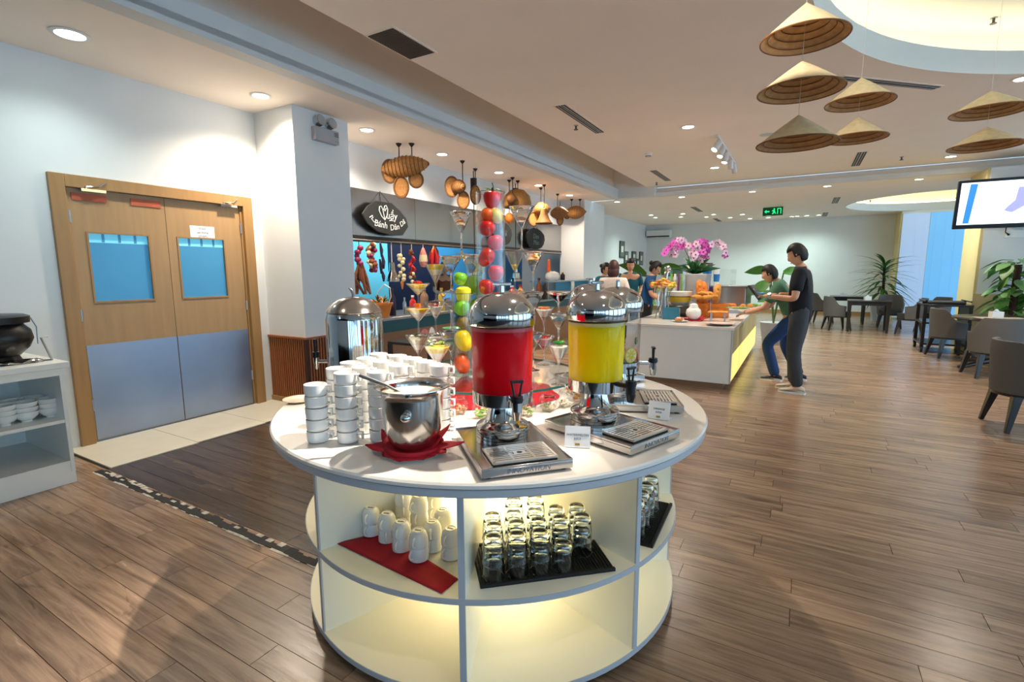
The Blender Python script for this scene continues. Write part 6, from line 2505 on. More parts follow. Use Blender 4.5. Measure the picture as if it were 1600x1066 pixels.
def person(label, loc, rz, H=1.72, lean=0.0, head_pitch=20.0, head_yaw=0.0, arms=None, legs=None, top=None, bottom=None, shoe=None, hair=None, hairlong=False, bun=False, sleeve=0.55, group=None, watch=False, slim=1.0, hairline=0.35):
    """standing figure facing local +y.  arms: ((elbow, wrist) right, left); legs: ((knee, ankle) right, left) in local metres for H = 1.72"""
    k = H / 1.72
    root = thing('person', label, 'person', loc, rz, group)
    PV = Vector((0, 0, 0.93))
    L = Matrix.Translation(PV) @ Matrix.Rotation(-R(lean), 4, 'X') @ Matrix.Translation(-PV)
    up = lambda x, y, z: L @ Vector((x, y, z))
    pelvis, waist, chest, neck0, neck1 = PV, up(0, 0.0, 1.08), up(0, 0.005, 1.28), up(0, -0.01, 1.43), up(0, 0.015, 1.51)
    sh = [up(s * 0.175, -0.01, 1.385) for s in (1, -1)]
    hip = [Vector((s * 0.09, 0, 0.88)) for s in (1, -1)]
    if legs is None:
        legs = (((0.10, 0.02, 0.48), (0.11, -0.02, 0.07)), ((-0.10, 0.02, 0.48), (-0.11, -0.02, 0.07)))
    if arms is None:
        arms = (((0.23, -0.02, 1.12), (0.20, 0.20, 1.05)), ((-0.23, -0.02, 1.12), (-0.20, 0.20, 1.05)))
    S = Matrix.Scale(k, 4)
    body = MB()
    pts = [pelvis, waist, chest, neck0, neck1]
    rad = [(0.12 * slim, 0.10), (0.115 * slim, 0.09), (0.14 * slim, 0.095), (0.055, 0.055), (0.05, 0.05)]
    ed = [(0, 1), (1, 2), (2, 3), (3, 4)]
    for s in (0, 1):
        e, w = Vector(arms[s][0]), Vector(arms[s][1])
        b = len(pts)
        pts += [sh[s], e, w]
        rad += [0.05, 0.038, 0.027]
        ed += [(2, b), (b, b + 1), (b + 1, b + 2)]
    for s in (0, 1):
        kn, an = Vector(legs[s][0]), Vector(legs[s][1])
        b = len(pts)
        pts += [hip[s], kn, an, an + Vector((0, 0.09, -0.03))]
        rad += [0.082, 0.055, 0.038, 0.03]
        ed += [(0, b), (b, b + 1), (b + 1, b + 2), (b + 2, b + 3)]
    vs, fs = skin_geo(pts, ed, rad, fat=1.12)
    body.add(vs, fs, 0, S)
    # hands: palm, four fingers of their own lengths and a thumb from the side
    for s in (0, 1):
        e, w = Vector(arms[s][0]), Vector(arms[s][1])
        d = (w - e).normalized()
        side = d.cross(Vector((0, 0, 1))).normalized()
        nrm = side.cross(d).normalized()
        sg = -1 if s == 0 else 1
        pc = w + d * 0.05
        vs, fs = skin_geo([w, pc, w + d * 0.09], [(0, 1), (1, 2)], [(0.024, 0.02), (0.036, 0.016), (0.036, 0.014)], 1)
        body.add(vs, fs, 0, S)
        for f, ln in enumerate((0.064, 0.074, 0.068, 0.052)):
            o_ = w + d * 0.088 + side * (0.030 - 0.020 * f)
            p1 = o_ + d * ln * 0.5 - nrm * 0.010
            p2 = o_ + d * ln * 0.82 - nrm * 0.034
            vs, fs = skin_geo([o_ - d * 0.02, p1, p2], [(0, 1), (1, 2)], [0.0092, 0.0085, 0.0068], 1)
            body.add(vs, fs, 0, S)
        o_ = w + d * 0.03 + side * sg * 0.026
        vs, fs = skin_geo([o_, o_ + d * 0.03 + side * sg * 0.026, o_ + d * 0.06 + side * sg * 0.028 - nrm * 0.008], [(0, 1), (1, 2)], [0.012, 0.0105, 0.008], 1)
        body.add(vs, fs, 0, S)
    # head
    HC_ = neck1 + (L.to_3x3() @ Vector((0, 0.025, 0.085)))
    HT = Matrix.Translation(HC_) @ Matrix.Rotation(-R(lean * 0.5 + head_pitch), 4, 'X') @ Matrix.Rotation(R(head_yaw), 4, 'Z')
    n, h = 22, 16
    hv, hf = [], []
    for j in range(h + 1):
        b = -PI / 2 + PI * j / h
        for i in range(n):
            a = 2 * PI * i / n
            x, y, z = 0.076 * math.cos(b) * math.cos(a), 0.094 * math.cos(b) * math.sin(a), 0.118 * math.sin(b)
            if z < 0:
                q = -z / 0.118
                x *= 1 - 0.28 * q
                y = y * (1 - 0.20 * q) + 0.014 * q
                if y > 0:
                    y += 0.010 * q
            fr = max(0.0, math.sin(a))
            if fr > 0.985 and -0.045 < z < 0.022:       # nose
                y += 0.022 * (0.022 - z) / 0.067 + 0.004
            if fr > 0.8 and 0.0 < z < 0.03 and abs(x) > 0.015:      # eye sockets
                y -= 0.006
            hv.append((x, y, z))
    for j in range(h):
        for i in range(n):
            hf.append((j * n + i, j * n + (i + 1) % n, (j + 1) * n + (i + 1) % n, (j + 1) * n + i))
    body.add(hv, hf, 0, S @ HT)
    for s in (-1, 1):
        body.sph((s * 0.076, -0.008, -0.005), (0.012, 0.020, 0.030), 0, 10, S @ HT)
        body.sph((s * 0.030, 0.079, 0.008), (0.012, 0.007, 0.006), 1, 8, S @ HT)
        body.sph((s * 0.030, 0.0845, 0.008), (0.005, 0.004, 0.005), 2, 8, S @ HT)
        body.box((s * 0.030, 0.088, 0.026), (0.026, 0.006, 0.005), 2, 0, S @ HT)
    body.sph((0, 0.092, -0.062), (0.021, 0.006, 0.006), 3, 10, S @ HT)
    body.build('body', [M_skin, M_white, M_hair, M_lip], root)
    # hair
    hm = MB()
    n, h = 24, 14
    hv, hf = [], []
    for j in range(h + 1):
        b = -PI / 2 + PI * j / h
        for i in range(n):
            a = 2 * PI * i / n
            q = 1.0 + 0.03 * math.sin(9 * a + 3 * j)
            hv.append((0.088 * q * math.cos(b) * math.cos(a), 0.106 * q * math.cos(b) * math.sin(a) - 0.006, 0.128 * math.sin(b) + 0.008 + (0.008 if math.sin(b) > 0.5 else 0)))
    for j in range(h):
        for i in range(n):
            zc = math.sin(-PI / 2 + PI * (j + 0.5) / h)
            fr = math.sin(2 * PI * (i + 0.5) / n)
            lim = hairline if fr > 0.35 else (-0.15 if fr > -0.3 else (-0.75 if not hairlong else -1.1))
            if hairlong and fr < 0.45:
                lim = -1.1
            if zc > lim:
                hf.append((j * n + i, j * n + (i + 1) % n, (j + 1) * n + (i + 1) % n, (j + 1) * n + i))
    hm.add(hv, hf, 0, S @ HT)
    if hairlong:
        hm.sph((0, -0.045, -0.07), (0.092, 0.070, 0.10), 0, 14, S @ HT)
    if bun:
        hm.sph((0, -0.11, 0.05), (0.05, 0.045, 0.045), 0, 12, S @ HT)
    ho = hm.build('hair', hair or M_hair, root)
    sm = ho.modifiers.new('thickness', 'SOLIDIFY')
    sm.thickness = 0.01
    # shirt
    pts = [up(0, 0, 0.75), up(0, 0.0, 1.04), up(0, 0.005, 1.27), up(0, -0.008, 1.46)]
    rad = [(0.178 * slim, 0.145), (0.166 * slim, 0.13), (0.192 * slim, 0.132), (0.080, 0.072)]
    ed = [(0, 1), (1, 2), (2, 3)]
    for s in (0, 1):
        e, w = Vector(arms[s][0]), Vector(arms[s][1])
        b = len(pts)
        if sleeve <= 1:
            pts += [sh[s], lerp(sh[s], e, sleeve * 0.5), lerp(sh[s], e, sleeve)]
            rad += [0.082, 0.074, 0.074]
            ed += [(2, b), (b, b + 1), (b + 1, b + 2)]
        else:
            pts += [sh[s], e, lerp(e, w, sleeve - 1)]
            rad += [0.078, 0.062, 0.05]
            ed += [(2, b), (b, b + 1), (b + 1, b + 2)]
    vs, fs = skin_geo(pts, ed, rad)
    m = MB()
    m.add(vs, fs, 0, S)
    m.build('shirt', top, root)
    # trousers
    pts = [Vector((0, 0, 1.12)), Vector((0, 0, 0.90))]
    rad = [(0.135 * slim, 0.110), (0.150 * slim, 0.128)]
    ed = [(0, 1)]
    for s in (0, 1):
        kn, an = Vector(legs[s][0]), Vector(legs[s][1])
        b = len(pts)
        pts += [hip[s], lerp(hip[s], kn, 0.5), kn, lerp(kn, an, 1.02)]
        rad += [0.108, 0.100, 0.082, 0.072]
        ed += [(1, b), (b, b + 1), (b + 1, b + 2), (b + 2, b + 3)]
    vs, fs = skin_geo(pts, ed, rad)
    m = MB()
    m.add(vs, fs, 0, S)
    m.build('trousers', bottom, root)
    for s in (0, 1):
        an = Vector(legs[s][1])
        m = MB()
        secs = [(-0.085, 0.012, 0.02, 0.05), (-0.075, 0.034, 0.03, 0.075), (-0.03, 0.041, 0.035, 0.098), (0.03, 0.043, 0.035, 0.092), (0.09, 0.048, 0.03, 0.066), (0.14, 0.047, 0.026, 0.052), (0.18, 0.034, 0.022, 0.042), (0.192, 0.012, 0.018, 0.03)]
        vs, fs = [], []
        zg = an.z - 0.07
        nn = 14
        for (yy, hw, zb, zt) in secs:
            for i in range(nn):
                a = 2 * PI * i / nn
                zz = zg + (zb + zt) / 2 + (zt - zb) / 2 * math.sin(a)
                vs.append((an.x + hw * math.cos(a) * (1.0 if math.sin(a) < 0 else 1 - 0.25 * math.sin(a)), an.y + yy, max(zz, zg + 0.018)))
        for q in range(len(secs) - 1):
            for i in range(nn):
                fs.append((q * nn + i, (q + 1) * nn + i, (q + 1) * nn + (i + 1) % nn, q * nn + (i + 1) % nn))
        m.add(vs, fs, 0, S)
        so_ = m.build('shoe', shoe or M_shoe_w, root)
        m = MB()
        ol = [(-0.09, 0.014), (-0.075, 0.036), (0.0, 0.043), (0.09, 0.050), (0.15, 0.047), (0.19, 0.028), (0.198, 0.0)]
        poly = [(an.x + w_, an.y + y_) for y_, w_ in ol] + [(an.x - w_, an.y + y_) for y_, w_ in reversed(ol[:-1])]
        m.prism(poly, zg, zg + 0.022, 0, S)
        m.build('sole', M_white, so_)
    if watch:
        e, w = Vector(arms[1][0]), Vector(arms[1][1])
        d = (w - e).normalized()
        x = d.orthogonal().normalized()
        T = S @ frame3(x, d.cross(x), d, w - d * 0.015)
        m = MB()
        m.lathe([(0.030, -0.010), (0.034, -0.008), (0.034, 0.008), (0.030, 0.010)], 18, 0, T=T)
        m.cyl(0.018, 0.034, 0.042, 14, 0, T=T @ Matrix.Rotation(PI / 2, 4, 'X'))
        m.build('wrist_watch', M_steel, root)
    return root


# man in black at the island, turned left, looking at what he holds
person('man in black tee and grey trousers standing beside the buffet island', (0.02, 6.78, 0), R(82), 1.755, 3, 24, 0,
       (((0.25, 0.02, 1.11), (0.13, 0.27, 1.13)), ((-0.26, 0.03, 1.10), (-0.12, 0.31, 1.12))), (((0.10, 0.05, 0.49), (0.12, 0.03, 0.07)), ((-0.09, 0.03, 0.49), (-0.10, -0.04, 0.07))),
       M_tee, M_trouser, M_shoe_w, M_hair, sleeve=0.78, watch=True)
ph = thing('smartphone', 'black phone held in both hands of the man in black', 'phone', (-0.40, 6.80, 1.170), R(82))
m = MB()
m.box((0, 0, 0), (0.15, 0.075, 0.009))
m.build('phone_body', M_black, ph, bevel=0.003)
m = MB()
m.box((0, 0, 0.005), (0.135, 0.066, 0.001))
m.build('phone_screen', M_screen_b, ph)
# boy leaning over the island
person('boy in green shirt and blue jeans bending over the island', (-0.05, 7.42, 0), R(84), 1.60, 27, 8, 0,
       (((0.24, 0.34, 1.03), (0.15, 0.60, 0.96)), ((-0.24, 0.34, 1.03), (-0.14, 0.60, 0.95))), (((0.11, 0.10, 0.50), (0.12, -0.12, 0.07)), ((-0.11, 0.30, 0.52), (-0.11, 0.16, 0.07))),
       M_greenshirt, M_denim, M_shoe_n, M_hair, sleeve=0.8)
t = thing('dinner_plate', 'pale green plate of food held by the bending boy', 'plate', (-0.72, 7.48, 0.925))
m = MB()
m.lathe([(0.0, 0.003), (0.08, 0.0), (0.15, 0.018), (0.152, 0.021), (0.08, 0.007), (0.0, 0.006)], 32)
m.build('plate_body', M_bowlgreen, t)
m = MB()
for i in range(12):
    m.sph((0.06 * math.cos(i * 2), 0.05 * math.sin(i * 1.3), 0.016), (0.03, 0.02, 0.015), i % 2, 7)
o = m.build('food', [M_shrimp, M_salad], t)
o['kind'] = 'stuff'
# staff and guests behind the island
person('woman in blue uniform looking down behind the left side of the island', (-2.28, 8.55, 0), R(-78), 1.62, 10, 26, 0, (((0.22, 0.1, 1.12), (0.14, 0.34, 1.0)), ((-0.22, 0.1, 1.12), (-0.14, 0.34, 1.0))), None, M_blueshirt, M_tee, M_shoe_n, M_hair, bun=True, sleeve=0.8)
person('woman in cream blouse with brown bobbed hair seen from behind', (-2.36, 7.05, 0), R(15), 1.60, 4, 10, 0, None, None, M_whiteshirt, M_trouser, M_shoe_w, M_hair_b, hairlong=True, sleeve=0.9)
person('man in teal shirt facing the room behind the cream blouse woman', (-2.92, 9.75, 0), R(200), 1.68, 2, 12, 0, None, None, M_tealshirt, M_trouser, M_shoe_n, M_hair, sleeve=0.8)
cook = wx(-6.2, 692, 424)
person('cook in brown shirt inside the kitchen behind the star fruit vase', (-6.2, cook.y, 0), R(-100), 1.66, 2, 14, 0, None, None, M_driedherb, M_tee, M_shoe_n, M_hair, sleeve=0.8)
person('distant staff member in teal with a topknot near the far column', (-3.30, 9.20, 0), R(-100), 1.60, 4, 10, 0, None, None, M_tealshirt, M_tee, M_shoe_n, M_hair, bun=True, sleeve=0.8)

# ================================================================== DINING AREA ON THE RIGHT
def shell(mb, r0, r1, zb, ztop, a_max, n=28, mi=0, ry=1.0):
    """curved chair back: open ring round -y, height given by ztop(angle)"""
    vs, fs = [], []
    rows = 6
    for i in range(n + 1):
        a = -a_max + 2 * a_max * i / n
        zt = ztop(abs(a))
        for side in (0, 1):
            r = r1 if side else r0
            for j in range(rows):
                q = j / (rows - 1)
                rr = r * (0.90 + 0.10 * q)
                if j == rows - 1:
                    rr += 0.008 * (1 if not side else -1)
                vs.append((rr * math.sin(a), -rr * math.cos(a) * ry, zb + (zt - zb) * q))
    k = 2 * rows
    for i in range(n):
        a, b = i * k, (i + 1) * k
        for j in range(rows - 1):
            fs.append((a + j, a + j + 1, b + j + 1, b + j))
            fs.append((a + rows + j, b + rows + j, b + rows + j + 1, a + rows + j + 1))
        fs.append((a + rows - 1, a + 2 * rows - 1, b + 2 * rows - 1, b + rows - 1))
        fs.append((a, b, b + rows, a + rows))
    for e in (0, n):
        a = e * k
        for j in range(rows - 1):
            f = (a + j, a + rows + j, a + rows + j + 1, a + j + 1)
            fs.append(f if e == 0 else tuple(reversed(f)))
    mb.add(vs, fs, mi)


def make_chair(label, loc, rz, group):
    t = thing('tub_chair', label, 'chair', loc, rz, group)
    b = MB()

    def zt(a):
        d = math.degrees(a)
        if d < 48:
            return 0.815
        if d < 86:
            q = (d - 48) / 38
            return 0.815 - 0.20 * (3 * q * q - 2 * q ** 3)
        return 0.615 - 0.02 * (d - 86) / 30
    shell(b, 0.245, 0.292, 0.34, zt, R(116))
    b.build('backrest', M_gray, t, bevel=0.008)
    b = MB()
    b.lathe([(0.0, 0.36), (0.225, 0.36), (0.238, 0.38), (0.238, 0.43), (0.22, 0.455), (0.0, 0.46)], 32, 0, (0, 0.01, 0))
    b.prism([(-0.21, 0.02), (0.21, 0.02), (0.20, 0.25), (-0.20, 0.25)], 0.36, 0.452)
    b.build('seat', M_seatdark, t)
    b = MB()
    b.lathe([(0.20, 0.315), (0.25, 0.315), (0.25, 0.36), (0.20, 0.36), (0.20, 0.315)], 28)
    b.prism([(-0.215, 0.05), (0.215, 0.05), (0.20, 0.25), (-0.20, 0.25)], 0.315, 0.36)
    b.build('seat_frame', M_dark, t)
    for sx in (-1, 1):
        for sy in (-1, 1):
            b = MB()
            x0, y0 = sx * 0.185, sy * 0.175 + 0.02
            x1, y1 = sx * 0.235, sy * 0.235 + 0.02
            vs = []
            for (cx_, cy_, z, w_) in ((x1, y1, 0.0, 0.017), (x0, y0, 0.33, 0.034)):
                vs += [(cx_ - w_, cy_ - w_, z), (cx_ + w_, cy_ - w_, z), (cx_ + w_, cy_ + w_, z), (cx_ - w_, cy_ + w_, z)]
            b.add(vs, [(0, 3, 2, 1), (4, 5, 6, 7), (0, 1, 5, 4), (1, 2, 6, 5), (2, 3, 7, 6), (3, 0, 4, 7)])
            b.build('leg', M_dark, t, bevel=0.004)
    return t


CG = 'grey tub chairs in the dining area'
ch = make_chair('large grey tub chair at the right picture edge, nearest the camera', (1.86, 6.18, 0), R(-82), CG)
for x, y_, rz, lb in ((2.32, 9.00, 8, 'grey tub chair with its back to us at the pedestal table'), (2.20, 10.74, -78, 'grey tub chair left of the pedestal table, before the trolley'),
                      (2.22, 14.30, 82, 'grey tub chair right of the square dark table'), (0.80, 14.45, -74, 'grey tub chair left of the square dark table'),
                      (0.55, 16.4, -80, 'grey tub chair farthest left, behind the square table chair'), (2.0, 15.65, 176, 'grey tub chair behind the square dark table'),
                      (2.75, 14.9, 120, 'dark tub chair draped behind the trolley'), (3.25, 14.0, 100, 'tub chair partly hidden behind the service trolley')):
    dup(ch, (x, y_, 0), R(rz), lb)


def square_table(label, c, w, d, h):
    t = thing('dining_table', label, 'table', c, R(-3))
    b = MB()
    b.b2(-w / 2, w / 2, -d / 2, d / 2, h - 0.03, h)
    b.build('tabletop', M_dark, t, bevel=0.005)
    b = MB()
    for s in (-1, 1):
        b.b2(-w / 2 + 0.05, w / 2 - 0.05, s * (d / 2 - 0.05) - 0.012, s * (d / 2 - 0.05) + 0.012, h - 0.11, h - 0.03)
        b.b2(s * (w / 2 - 0.05) - 0.012, s * (w / 2 - 0.05) + 0.012, -d / 2 + 0.05, d / 2 - 0.05, h - 0.11, h - 0.03)
    b.build('apron', M_dark, t)
    for sx in (-1, 1):
        for sy in (-1, 1):
            b = MB()
            x0, y0 = sx * (w / 2 - 0.05), sy * (d / 2 - 0.05)
            vs = []
            for z, q in ((0, 0.024), (h - 0.16, 0.034), (h - 0.03, 0.045)):
                vs += [(x0 - q, y0 - q, z), (x0 + q, y0 - q, z), (x0 + q, y0 + q, z), (x0 - q, y0 + q, z)]
            fs = [(0, 3, 2, 1), (8, 9, 10, 11)]
            for l in (0, 4):
                fs += [(l, l + 1, l + 5, l + 4), (l + 1, l + 2, l + 6, l + 5), (l + 2, l + 3, l + 7, l + 6), (l + 3, l, l + 4, l + 7)]
            b.add(vs, fs)
            b.build('leg', M_dark, t)
    return t


square_table('square dark wooden dining table between two grey tub chairs', (1.43, 14.5, 0), 0.84, 0.84, 0.735)
square_table('second dark dining table behind, farther toward the far wall', (1.15, 16.5, 0), 0.84, 0.84, 0.735)
pt = thing('pedestal_table', 'dark pedestal table with a pale top at the right edge', 'table', (2.64, 9.88, 0), R(10))
b = MB()
b.lathe([(0.0, 0.715), (0.59, 0.715), (0.61, 0.73), (0.60, 0.75), (0.0, 0.75)], 48)
b.build('tabletop', M_dark, pt)
b = MB()
b.lathe([(0.0, 0.03), (0.10, 0.03), (0.085, 0.10), (0.06, 0.18), (0.05, 0.5), (0.09, 0.66), (0.20, 0.715), (0.0, 0.715)], 24)
b.build('pedestal', M_dark, pt)
for k in range(4):
    a = R(200 + 90 * k)
    b = MB()
    b.tube([(0.05 * math.cos(a), 0.05 * math.sin(a), 0.13), (0.25 * math.cos(a), 0.25 * math.sin(a), 0.10), (0.52 * math.cos(a), 0.52 * math.sin(a), 0.035), (0.62 * math.cos(a), 0.62 * math.sin(a), 0.022)], [0.045, 0.045, 0.03, 0.022], 10)
    b.build('claw_foot', M_dark, pt)
b = MB()
b.b2(-0.42, 0.15, -0.36, 0.02, 0.7505, 0.7525)
b.build('placemat', M_soup, pt)


def tissue(c, label):
    t = thing('napkin_box', label, 'box', c, R(12))
    b = MB()
    b.b2(-0.07, 0.07, -0.05, 0.05, 0.0, 0.085)
    b.build('box_body', M_paper, t, bevel=0.004)
    b = MB()
    b.add([(-0.04, 0, 0.085), (0.04, 0, 0.085), (0.02, 0.02, 0.12), (-0.02, -0.02, 0.125)], [(0, 1, 2, 3)])
    o = b.build('tissue', M_cup, t)
    s = o.modifiers.new('thickness', 'SOLIDIFY')
    s.thickness = 0.003
    return t


tissue((2.50, 9.80, 0.7525), 'white napkin box on the pedestal table')
tissue((1.40, 14.45, 0.735), 'white napkin box on the square dark table')
tissue((1.05, 16.4, 0.735), 'white napkin box on the second, farther table')
# service trolley
tr = thing('service_trolley', 'black service trolley on casters before the marble column', 'trolley', (2.24, 11.56, 0), R(-2))
for sx in (-1, 1):
    for sy in (-1, 1):
        b = MB()
        b.box((sx * 0.30, sy * 0.38, 0.48), (0.05, 0.05, 0.72))
        b.build('post', M_dark, tr)
        b = MB()
        b.cyl(0.06, -0.018, 0.018, 16, T=Matrix.Translation((sx * 0.30, sy * 0.38, 0.06)) @ Matrix.Rotation(PI / 2, 4, 'Y'))
        b.box((sx * 0.30, sy * 0.38, 0.10), (0.05, 0.05, 0.05))
        b.build('caster', M_black, tr)
for z in (0.15, 0.52, 0.83):
    b = MB()
    b.box((0, 0, z), (0.66, 0.82, 0.03))
    b.build('shelf', M_dark, tr, bevel=0.004)
b = MB()
b.box((0.29, 0, 0.48), (0.02, 0.74, 0.66))
b.build('back_panel', M_dark, tr)
b = MB()
b.box((0.0, 0, 0.87), (0.60, 0.02, 0.06))
b.tube([(-0.30, -0.36, 0.90), (-0.30, 0.36, 0.90)], 0.012, 8)
b.tube([(0.30, -0.36, 0.90), (0.30, 0.36, 0.90)], 0.012, 8)
b.build('gallery_rail', M_black, tr)
b = MB()
b.b2(-0.24, 0.24, -0.34, -0.05, 0.845, 0.90)
b.build('cutlery_tray', M_seatdark, tr, bevel=0.02)

# ---- television on the column
p0, p1 = wx(2.2, 1497, 284), wx(2.2, 1488, 356)
tv = thing('television', 'wall television with a blue framed bright picture at the right edge', 'television', (2.2, 11.36, 2.53), 0)
W_, H_ = 1.45, 0.80
TT = RX(6)
b = MB()
b.box((W_ / 2, 0, 0), (W_, 0.06, H_), 0, 0, TT)
b.build('tv_case', M_black, tv, bevel=0.006)
b = MB()
b.box((W_ / 2, -0.0315, 0.012), (W_ - 0.09, 0.002, H_ - 0.115), 0, 0, TT)
b.build('tv_screen', M_screen, tv)
b = MB()
b.prism([(0.12, -0.31), (0.20, -0.31), (0.255, 0.33), (0.16, 0.33)], 0.0, 0.0015, 0, TT @ frame3((1, 0, 0), (0, 0, 1), (0, -1, 0), (0, -0.0330, 0)))
b.build('blue_band', M_screen_b, tv)
b = MB()
b.prism([(0.62, -0.12), (0.72, -0.16), (0.86, -0.06), (0.98, 0.0), (1.02, 0.04), (0.90, 0.02), (0.84, 0.10), (0.86, 0.24), (0.76, 0.24), (0.74, 0.04), (0.66, -0.06)], 0.0, 0.0015, 0, TT @ frame3((1, 0, 0), (0, 0, 1), (0, -1, 0), (0, -0.0330, 0)))
b.build('picture_shape', M_screen_v, tv)
b = MB()
b.box((W_ / 2, 0.075, 0.0), (0.3, 0.10, 0.3))
b.build('wall_bracket', M_black, tv)
sk = thing('wall_socket', 'white socket plate with a cable under the television', 'socket', (3.05, 11.48, 2.03))
b = MB()
b.b2(-0.15, 0.17, -0.012, 0.004, -0.06, 0.06)
b.build('socket_plate', M_white, sk, bevel=0.003)
b = MB()
b.tube([(-0.14, -0.02, 0.12), (-0.145, -0.02, 0.03), (-0.10, -0.02, -0.01)], 0.008, 6)
b.cyl(0.02, -0.02, 0.0, 10, T=Matrix.Translation((-0.10, -0.012, -0.01)) @ RX(90))
b.cyl(0.014, -0.02, 0.0, 10, T=Matrix.Translation((0.10, -0.012, 0.01)) @ RX(90))
b.build('plug_and_cable', M_black, sk)

# ---- potted plants
def leaf_mesh(mb, T, L, Wd, droop, mi=0, n=5):
    vs, fs = [], []
    for i in range(n + 1):
        q = i / n
        w_ = Wd * math.sin(PI * min(1, 0.12 + 0.88 * q)) if i < n else 0.0
        z = -droop * q * q
        vs += [(L * q, -w_, z + 0.12 * w_), (L * q, 0, z - 0.1 * w_), (L * q, w_, z + 0.12 * w_)]
    for i in range(n):
        a = 3 * i
        fs += [(a, a + 3, a + 4, a + 1), (a + 1, a + 4, a + 5, a + 2)]
    mb.add(vs, fs, mi, T)


def leaf_obj(name, parent, T, L, Wd, droop, m, n=5):
    b = MB()
    leaf_mesh(b, T, L, Wd, droop, 0, n)
    return b.build(name, m, parent)


dr = thing('potted_dracaena', 'potted dracaena with long drooping leaves by the far wall corner', 'plant', (2.02, 17.5, 0))
b = MB()
b.lathe([(0.0, 0.0), (0.20, 0.0), (0.26, 0.45), (0.28, 0.46), (0.24, 0.46), (0.22, 0.42), (0.0, 0.42)], 28)
b.build('pot', M_planter, dr)
b = MB()
b.tube([(0, 0, 0.42), (0.02, 0, 0.9), (0.0, 0.01, 1.35), (0.02, 0, 1.6)], [0.04, 0.035, 0.03, 0.015], 8)
b.build('trunk', M_bark, dr)
rl = random.Random(17)
for i in range(64):
    z = 0.70 + 0.90 * i / 64
    a = i * 2.4
    pit = -10 - 45 * (i / 64) ** 1.5
    T = Matrix.Translation((0, 0, z)) @ Matrix.Rotation(a, 4, 'Z') @ RY(pit)
    leaf_obj('leaf', dr, T, rl.uniform(0.60, 0.85), 0.042, rl.uniform(0.35, 0.65), M_leaf_d if i % 3 else M_leaf)
po = thing('pothos_plant', 'climbing pothos with broad variegated leaves before the marble column', 'plant', (2.98, 10.95, 0))
b = MB()
b.lathe([(0.0, 0.0), (0.18, 0.0), (0.24, 0.38), (0.25, 0.40), (0.21, 0.40), (0.20, 0.36), (0.0, 0.36)], 28)
b.build('pot', M_dark, po)
b = MB()
b.cyl(0.05, 0.36, 1.52, 12)
b.build('moss_pole', M_bark, po)
for i in range(74):
    z = 0.5 + 1.12 * i / 74
    a = i * 2.4 + rl.uniform(-.3, .3)
    T = Matrix.Translation((0.06 * math.cos(a), 0.06 * math.sin(a), z)) @ Matrix.Rotation(a, 4, 'Z') @ RY(rl.uniform(-40, 5))
    b = MB()
    st_ = rl.uniform(0.08, 0.2)
    b.tube([T @ Vector((0, 0, 0)), T @ Vector((st_, 0, 0))], 0.006, 5)
    leaf_mesh(b, T @ Matrix.Translation((st_, 0, 0)) @ RY(rl.uniform(20, 60)) @ Matrix.Rotation(rl.uniform(-.5, .5), 4, 'X'), rl.uniform(0.20, 0.32), rl.uniform(0.075, 0.11), 0.05)
    b.build('leaf', M_leaf_v if i % 3 == 0 else M_leaf, po)


def banana(label, loc, leaves):
    t = thing('broad_leaf_plant', label, 'plant', loc)
    b = MB()
    b.lathe([(0.0, 0.0), (0.18, 0.0), (0.24, 0.4), (0.25, 0.42), (0.0, 0.40)], 24)
    b.build('pot', M_planter, t)
    for a, pit, L, w_, h in leaves:
        T = Matrix.Rotation(R(a), 4, 'Z')
        e = Vector((0.12 * math.cos(R(a)), 0.12 * math.sin(R(a)), h))
        b = MB()
        b.tube([(0, 0, 0.38), (e.x * 0.5, e.y * 0.5, h * 0.7), e], 0.014, 7)
        b.build('stalk', M_stem, t)
        leaf_obj('leaf', t, Matrix.Translation(e) @ T @ RY(pit) @ Matrix.Rotation(R(55 if math.sin(R(a)) > -0.2 else -55), 4, 'X'), L, w_, 0.15, M_leaf, 8)
    return t


banana('broad leaved plant behind the woman in blue uniform', (-2.72, 10.6, 0), [(-20, -8, 0.8, 0.17, 1.42), (160, -25, 0.7, 0.16, 1.36), (40, 20, 0.6, 0.15, 1.1), (250, 10, 0.6, 0.15, 1.0), (-70, 0, 0.55, 0.14, 0.9)])
banana('broad leaved plant on the wall side behind the bending boy', (-0.42, 11.2, 0), [(185, -6, 0.46, 0.11, 1.44), (10, -14, 0.40, 0.11, 1.40), (200, 30, 0.42, 0.12, 1.22), (-30, 18, 0.45, 0.12, 1.1), (250, 12, 0.4, 0.12, 1.0)])

